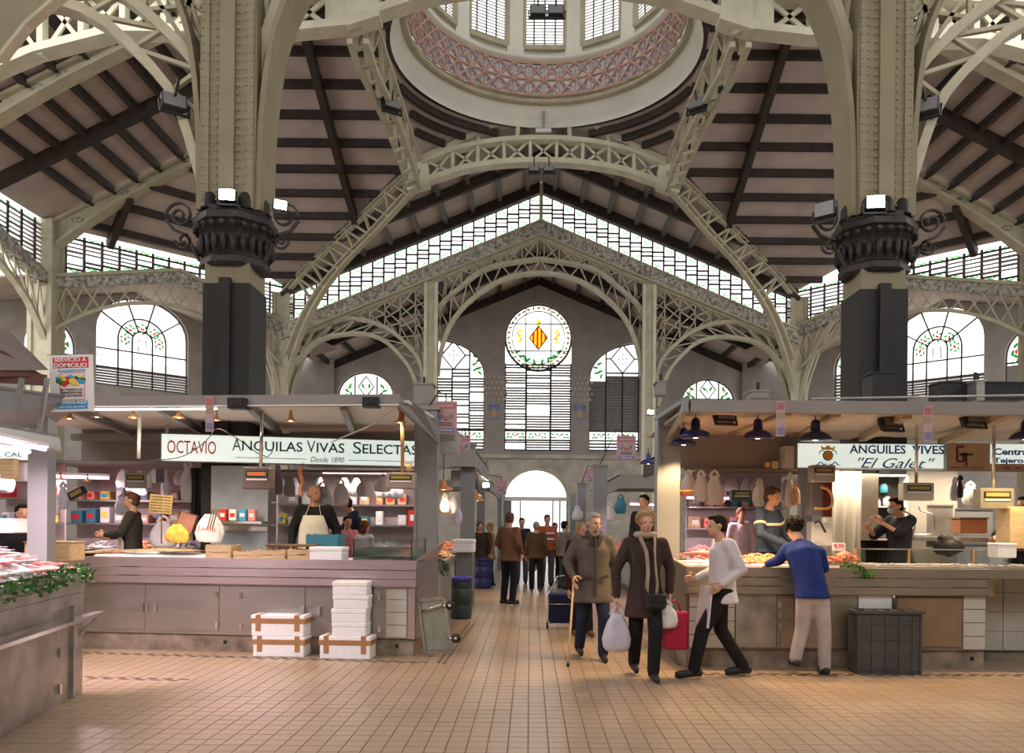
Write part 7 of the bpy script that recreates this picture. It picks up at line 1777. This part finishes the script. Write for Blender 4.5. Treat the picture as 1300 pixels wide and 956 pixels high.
bx = q(783,800,b0.y-.09); F2 = face_fr(bx); o_ = thing('bag_print', 'faint red and blue print on the white plastic bag', 'print', bx) if False else None
bag('small white plastic bag held in the woman other hand above the red bag', q(846,762,b0.y-.08), .22, .28, bag_w, None, .12, 'plastic_bag', True, 5)
t = thing('shopping_bag', 'crimson red shopping bag hanging at the hip of the woman in the brown coat', 'bag', q(857,828)); c = q(857,800,b0.y+.02)
MB(M.Translation(c)).box((0,0,0),(.26,.12,.38),None,1.08,.02).build('bag_body', mat('crimson_bag', (.42,.015,.05), .45, var=.1), t); MB(M.Translation(c)).tube([(-.06,0,.19),(-.04,0,.28),(.0,0,.30),(.03,0,.28),(.05,0,.19)], .010, 6).build('handle', MT['crimson_bag'], t)
# man with the cane
b1 = foot(752, 836); q = lambda x, y, Y=None: px(x, y, Y or b1.y)
cw = q(728,738, b1.y-.16)
t, F, g = person('elderly man in a grey brown jacket and navy trousers walking with a wooden cane', b1, 1.66, .1,
    dict(anL=(.10,-.14,.085), knL=(.11,-.13,.49), anR=(-.12,.22,.11), knR=(-.11,.05,.47), elL=(.27,.05,1.10), haL=(.24,-.02,.86), elR=(-.30,.06,1.12), dR=(0,-.4,-.5)),
    dict(haR=cw+V((.0,.05,.04))), fab('grey_brown_jacket_cloth', (.105,.088,.075)), fab('navy_trouser_cloth', (.022,.028,.05)), skin, h_grey, 'short', .66, 1.0, blackt, None, 1.2, .45, .1, True, 'jacket', None, fab('dark_collar_cloth', (.06,.05,.045)))
MB(F).ribbon([(.0,-.125,1.40),(.0,-.150,1.30),(.0,-.158,1.15),(.0,-.158,.95),(.0,-.172,.72)], .020, .02, (1,0,0)).build('zip', MT['dark_collar_cloth'], t)
for e in (-1, 1):
    MB(F).ribbon([(e*.05,-.168,.93),(e*.15,-.148,.95)], .03, .014, (0,1,0)).build('pocket_flap', MT['dark_collar_cloth'], t)
    MB(F).ribbon(interp([(e*.03,-.135,1.30),(e*.07,-.115,1.40),(e*.085,-.03,1.455)], 6), .05, .015, (0,1,.3)).build('lapel', MT['dark_collar_cloth'], t)
ck = thing('walking_cane', 'brown wooden walking cane with a curved handle held by the elderly man', 'cane', foot(721,846)); ft_ = foot(721,846); 
MB().tube([ft_, cw+V((0,0,-.03))], .012, 8).build('shaft', woodl, ck); MB().tube(interp([tuple(cw+V(p)) for p in ((.0,0,-.03),(0,.0,.02),(.02,.02,.05),(.06,.03,.05),(.09,.03,.02))], 10), .014, 8).build('handle', woodl, ck); MB().tube([ft_, ft_+(cw-ft_)*.04], .018, 8).build('rubber_tip', blackt, ck)
# companion with shopping trolley
b2 = foot(737, 806)
t, F, g = person('short blond person in a black and dark red coat half hidden behind the elderly man', b2, 1.56, .3, dict(anL=(.1,-.1,.085)), dict(haR=px(722,748,b2.y-.1)), fab('dark_red_coat_cloth', (.05,.012,.014)), fab('black_trouser_cloth', (.018,.016,.017)), skin, h_blond, 'long', .62, 1, fab('brown_shoe_leather', (.16,.09,.05)), None, 1.0, .2, 0, True, 'coat')
tc = foot(711, 797); t = thing('shopping_trolley', 'navy blue wheeled shopping trolley bag pulled beside the elderly man', 'trolley', tc); F = M.Translation(tc)
nv_ = fab('navy_bag_cloth', (.025,.028,.075))
MB(F).box((0,.0,.28),(.34,.22,.40),None,1,.03).build('bag_body', nv_, t); MB(F).box((0,0,.495),(.35,.23,.05),None,1,.02).build('flap', fab('blue_flap_cloth', (.06,.075,.16)), t)
for e in (-1, 1):
    MB(F).tube([(e*.18,-.12,.05),(e*.18,-.12,.5),(e*.12,-.1,.62)], .010, 6).build('frame_tube', chrome, t); MB(F).lathe([(.001,-.015),(.05,-.015),(.05,.015),(.001,.015)], 14, M.Translation((e*.19,-.05,.05)) @ M.Rotation(PI/2,4,'Y')).build('wheel', blackp, t)
for z in (.08,.36): MB(F).tube([(-.18,-.125,z),(.18,-.125,z)], .008, 6).build('frame_bar', chrome, t)
MB(F).tube([(-.12,-.1,.62),(-.05,-.05,.76),(.10,-.05,.78)], .012, 6).build('handle', chrome, t)
# people farther along the aisle
b3 = foot(646, 767)
person('man in a tan brown jacket, back to us, standing at the left of the aisle', b3, 1.74, 2.5, dict(elR=(-.27,.05,1.12), haR=(-.22,-.10,.95), elL=(.27,.02,1.12), haL=(.2,-.12,.96)), None, fab('tan_jacket_cloth', (.17,.085,.045)), fab('dark_navy_trousers', (.02,.018,.022)), skin, h_brown, 'short', .80, 1, blackt, None, 1.1, .3, 0, True, 'jacket')
person('man in an olive brown jacket walking away down the middle of the aisle', foot(680,752), 1.60, 3.1, dict(anL=(.1,-.12,.085), anR=(-.1,.12,.1), head=(0,-.05,1.56), neck=(0,-.02,1.42)), None, fab('olive_jacket_cloth', (.085,.055,.028)), fab('black_trouser_cloth', (.018,.016,.017)), skin, h_grey, 'short', .80, 1, fab('brown_shoe_leather', (.16,.09,.05)), None, 1.1, 0, .15, False, 'jacket')
t, F, g = person('young dark haired man in a black jacket facing us behind the man in tan', foot(662,741), 1.68, .1, None, None, fab('black_jacket_cloth', (.025,.025,.032)), fab('grey_trouser_cloth', (.10,.10,.11)), skin, h_dark, 'short', .84, 1, blackt, None, 1, 0, 0, False, 'jacket')
bag('white striped carrier bag carried low by the young man in black', F @ V((.26,-.05,.82)), .28, .5, bag_w, None, .12, 'carrier_bag', True, 2)
t, F, g = person('tall young man in an orange white and red striped jumper beyond the olive jacket', foot(694,744), 1.76, .2, None, None, fab('orange_stripe_cloth', (.42,.10,.05)), fab('grey_trouser_cloth', (.10,.10,.11)), skin, h_dark, 'short', .86, 1, blackt, None, 1, 0, 0, False, 'jumper')
for z in (1.30, 1.16): MB(F).tube([(.180*math.cos(a),.130*math.sin(a),z) for a in [2*PI*k/20 for k in range(20)]], (.010,.028), 6, True).build('jumper_stripe', paper, t)
person('dark haired woman in a red brown coat far down the aisle', foot(704,737), 1.56, .4, None, None, fab('red_brown_coat_cloth', (.14,.05,.035)), fab('black_trouser_cloth', (.018,.016,.017)), skin, h_dark, 'long', .7, 1, blackt, None, 1, 0, 0, False, 'coat')
person('black haired man in a beige grey waistcoat at the right side of the aisle', foot(716,748), 1.60, 2.2, dict(elR=(-.25,-.08,1.14), haR=(-.15,-.28,1.08), dR=(0,-1,.1)), None, fab('beige_waistcoat_cloth', (.20,.18,.14)), fab('blue_grey_jeans', (.06,.07,.09)), skin, h_dark, 'short', .82, 1, blackt, None, 1.05, 0, 0, False, 'waistcoat')
person('brown haired shopper at the second left aisle counter', V((px(609,700,19.9).x,19.9,0)), 1.56, .3, None, None, fab('dark_brown_cloth', (.06,.035,.025)), fab('black_trouser_cloth', (.018,.016,.017)), skin, h_brown, 'long', .7, 1, blackt, None, 1, 0, 0, False, 'coat')
person('blond shopper leaning at the second left aisle counter', V((px(622,700,20.1).x,20.1,0)), 1.56, -1.2, None, None, fab('tan_coat_cloth', (.28,.17,.09)), fab('navy_trouser_cloth', (.022,.028,.05)), skin, h_blond, 'long', .7, 1, blackt, None, 1, 0, 0, False, 'coat')
# walking butcher in white
b4 = foot(916, 852); b4 = V((b4.x*8.26/b4.y, 8.26, 0)); q = lambda x, y, Y=None: px(x, y, Y or b4.y)
t, F, g = person('walking worker in a white coat and black trousers striding left past the right counter', b4, 1.655, -1.45,
    dict(pel=(0,.0,.90), hipL=(.09,0,.88), hipR=(-.09,0,.88), anL=(.07,-.32,.10), knL=(.09,-.24,.50), anR=(-.07,.26,.10), knR=(-.09,.02,.48), head=(0,-.07,1.57), neck=(0,-.03,1.42), elL=(.24,.12,1.12), haL=(.22,-.08,.98), elR=(-.20,-.02,1.10), haR=(-.15,-.22,1.02), dL=(0,-.7,-.5), dR=(0,-.9,-.1)), None,
    fab('white_coat_cloth', (.60,.55,.58), .08), fab('black_trouser_cloth', (.018,.016,.017)), skin, h_dark, 'short', .80, 1, blackt, None, 1.12, 0, .1, True, 'coat')
MB(F).add([(-.16,-.17,.92),(.17,-.17,.92),(.20,-.22,.52),(-.18,-.22,.52),(-.16,-.155,.92),(.17,-.155,.92),(.20,-.205,.52),(-.18,-.205,.52)], [(0,1,2,3),(7,6,5,4),(0,4,5,1),(1,5,6,2),(2,6,7,3),(3,7,4,0)]).build('apron', MT['white_coat_cloth'], t)
# man leaning on the counter
b5 = V((px(1030,800,8.48).x, 8.46, 0)); Q = lambda x, y, dY=0: px(x, y, b5.y+dY)
t, F, g = person('man in blue jumper and pale trousers leaning over the right counter, back to us', b5, 1.70, PI, None,
    dict(pel=Q(1031,755), waist=Q(1028,735,.05), chest=Q(1018,701,.16), neck=Q(1014,684,.24), head=Q(1008,671,.30), shL=Q(1000,697,.22), shR=Q(1040,701,.16), elL=Q(988,712,.28), haL=V((px(974,716,8.80).x,8.80,1.12)), elR=Q(1046,722,.22), haR=Q(1030,722,.40),
         hipL=Q(1022,760), hipR=Q(1041,760), knL=Q(1018,800,.03), anL=V((px(1008,826,b5.y+.06).x,b5.y+.02,.16)), knR=Q(1046,800,-.02), anR=V((px(1047,835,b5.y).x,b5.y,.085)), dL=(-.7,.3,-.5), pmL=(0,0,-1)),
    fab('royal_blue_jumper', (.020,.035,.16)), fab('pale_pink_grey_trousers', (.42,.36,.35), .12), skin, h_dark, 'curly', .90, 1, blackt, None, 1.08, .25, .35, True, 'jumper', None, None, None, .25)
# striped vendor
pv = px(975, 700, 10.1); pv.z = .30
MB().b(pv.x-1.0, px(1330,700,10).x, 9.95, 10.75, 0, .30).build('duckboard', woodd, None, 'raised wooden platform behind the right counter', 'platform')
t, F, g = person('vendor in a dark blue jumper with cream chest stripe behind the right counter', pv, 1.72, .75, dict(elL=(.26,-.08,1.12), haL=(.16,-.30,.98), elR=(-.26,-.05,1.12), haR=(-.10,-.34,.98), dL=(0,-.8,-.4), dR=(0,-.8,-.4), head=(0,-.06,1.57), neck=(0,-.01,1.42)), None,
    fab('slate_blue_jumper', (.035,.05,.085)), fab('navy_trouser_cloth', (.022,.028,.05)), skin, h_brown, 'short', .9, 1, blackt, None, 1.1, .15, .25, True, 'jumper')
MB(F).tube([(.188*math.cos(a),.134*math.sin(a)-.0,1.245) for a in [2*PI*k/24 for k in range(24)]], (.010,.022), 6, True).build('jumper_stripe', fab('cream_stripe_cloth', (.62,.50,.36)), t)
for q_, e in (('L',1),('R',-1)):
    a = g['sh'+q_].lerp(g['el'+q_], .52); d = (g['el'+q_]-g['sh'+q_]).normalized(); x = d.cross(V((0,1,0))).normalized(); y = x.cross(d)
    MB(F).tube([a+x*.066*math.cos(k*PI/8)+y*.066*math.sin(k*PI/8) for k in range(16)], (.012,.020), 6, True).build('sleeve_stripe', MT['cream_stripe_cloth'], t)
# masked man
pm_ = px(1142, 700, 10.1); pm_.z = .30
t, F, g = person('dark haired worker in a black vest and face mask turned left before the open cabinet', pm_, 1.62, -1.25, dict(elL=(.22,-.22,1.22), haL=(.10,-.36,1.34), elR=(-.24,-.20,1.18), haR=(-.10,-.38,1.26), dL=(-.3,-.6,.5), dR=(.2,-.8,.4), head=(0,-.08,1.56)), None,
    fab('black_vest_cloth', (.022,.022,.030)), fab('cream_trouser_cloth', (.42,.34,.24)), skin, h_dark, 'short', .80, .55, blackt, None, 1.1, 0, .15, True, 'vest')
hd_ = M.Translation(g['head']) @ M.Rotation(.15, 4, 'X') @ M.Scale(1.62/1.7, 4)
MB(F @ hd_).ball((0,-.062,-.045), (.056,.050,.045), 12, 8).build('face_mask', mat('pale_blue_mask', (.45,.55,.62), .6), t); MB(F @ hd_).ribbon([(-.055,-.07,-.03),(-.085,.0,-.005),(-.06,.07,.0)], .008, .004, (0,0,1)).build('mask_strap', paper, t); MB(F @ hd_).ribbon([(.055,-.07,-.03),(.085,.0,-.005),(.06,.07,.0)], .008, .004, (0,0,1)).build('mask_strap', paper, t)
MB(F).ribbon(interp([(.14,-.06,1.42),(.16,.05,1.36),(.08,.15,1.2),(-.10,.16,1.0),(-.16,.05,.95)],12), .022, .008, (0,1,0)).build('apron_strap', bag_l, t)
# right edge man
pr_ = px(1300, 700, 10.0); pr_.z = .30
person('man in dark clothes reaching left at the right edge of the view', pr_, 1.62, -1.0, dict(elL=(.22,-.2,1.15), haL=(.10,-.45,1.10), elR=(-.22,-.25,1.18), haR=(-.12,-.50,1.12), dL=(0,-1,0), dR=(0,-1,0)), None, fab('black_vest_cloth', (.022,.022,.030)), fab('navy_trouser_cloth', (.022,.028,.05)), skin, h_dark, 'short', .85, .55, blackt, None, 1.1, 0, 0, True, 'shirt')
# bald vendor and woman at the left stall
MB(FL).b(-4.8, -.6, 1.25, 1.95, 0, .30).build('duckboard', woodd, None, 'raised wooden platform behind the left counter', 'platform')
pb = px(399, 700, 10.85); pb.z = .30
person('bald vendor in a black jumper and white apron looking right behind the left counter', pb, 1.72, .15, dict(elL=(.28,.05,1.11), haL=(.28,-.10,.90), elR=(-.28,.05,1.11), haR=(-.28,-.08,.90)), None,
    fab('black_jumper_cloth', (.014,.014,.016)), fab('navy_trouser_cloth', (.022,.028,.05)), skin_t, h_grey, 'bald', .88, 1, blackt, (fab('off_white_apron_cloth', (.58,.56,.46), .06), .55, 1.30), 1.15, .75, 0, True, 'jumper')
pw = px(168, 700, 10.95); pw.z = .30
person('brown haired woman in dark grey top and cream apron, side view, at the left counter', pw, 1.60, -1.35, dict(elL=(.22,-.10,1.12), haL=(.12,-.32,1.10), elR=(-.22,-.08,1.12), haR=(-.10,-.30,1.06), dL=(0,-1,.1), dR=(0,-1,.1)), None,
    fab('charcoal_top_cloth', (.045,.042,.038)), fab('charcoal_trousers', (.04,.04,.04)), skin, fab('warm_brown_hair', (.12,.06,.03)), 'short', .78, 1, blackt, (fab('cream_apron_cloth', (.55,.46,.38), .06), .5, 1.12), 1.1, 0, 0, True, 'top')
# people among the back stalls
def seated(label, x, y, Y, h, yaw, topm, hairm, style='short', stand=None, **k):
    p = px(x, y, Y); top = p.z; base = V((p.x, Y, max(0, top-h))); 
    return person(label, base, h, yaw, k.get('pose'), None, topm, fab('navy_trouser_cloth', (.022,.028,.05)), skin, hairm, style, .85, 1, blackt, None, 1, 0, k.get('hp', 0), False, k.get('tn', 'top'))
seated('dark haired man in navy jacket bending left behind the bald vendor', 455, 626, 14.6, 1.7, -1.2, fab('navy_jacket_cloth', (.02,.025,.05)), h_dark, 'short', pose=dict(head=(0,-.22,1.50), neck=(0,-.12,1.38), chest=(0,-.07,1.25), shL=(.18,-.08,1.34), shR=(-.18,-.08,1.34), elL=(.22,-.2,1.12), haL=(.15,-.38,1.0), elR=(-.22,-.2,1.12), haR=(-.15,-.38,1.0), dL=(0,-.8,-.3), dR=(0,-.8,-.3)), tn='jacket')
seated('small figure in a pink top with dark hair behind the teal crate', 441, 655, 13.9, 1.5, .6, fab('pink_top_cloth', (.65,.20,.22)), h_dark)
seated('small figure with reddish brown hair in a white top left of the tall white panel', 463, 661, 13.7, 1.45, 2.6, fab('white_top_cloth', (.6,.6,.62)), fab('auburn_hair', (.14,.05,.025)), 'long')
seated('person in black bending behind the near left counter', 28, 640, 9.6, 1.6, .8, fab('black_jumper_cloth', (.014,.014,.016)), h_dark)
seated('dark haired vendor in black just left of the wide right post', 818, 628, 13.6, 1.75, -.6, fab('black_jumper_cloth', (.014,.014,.016)), h_dark)
seated('woman in a pink white coat far behind the right counter under the blue lamps', 941, 645, 14.1, 1.62, .1, fab('pink_white_coat', (.70,.48,.50)), fab('auburn_hair', (.14,.05,.025)), 'long')
MB().b(px(975,700,14).x-1.0, px(975,700,14).x+.6, 13.7, 14.35, 0, .12).build('duckboard', woodd, None, 'low platform in the back stall under the blue lamps', 'platform')
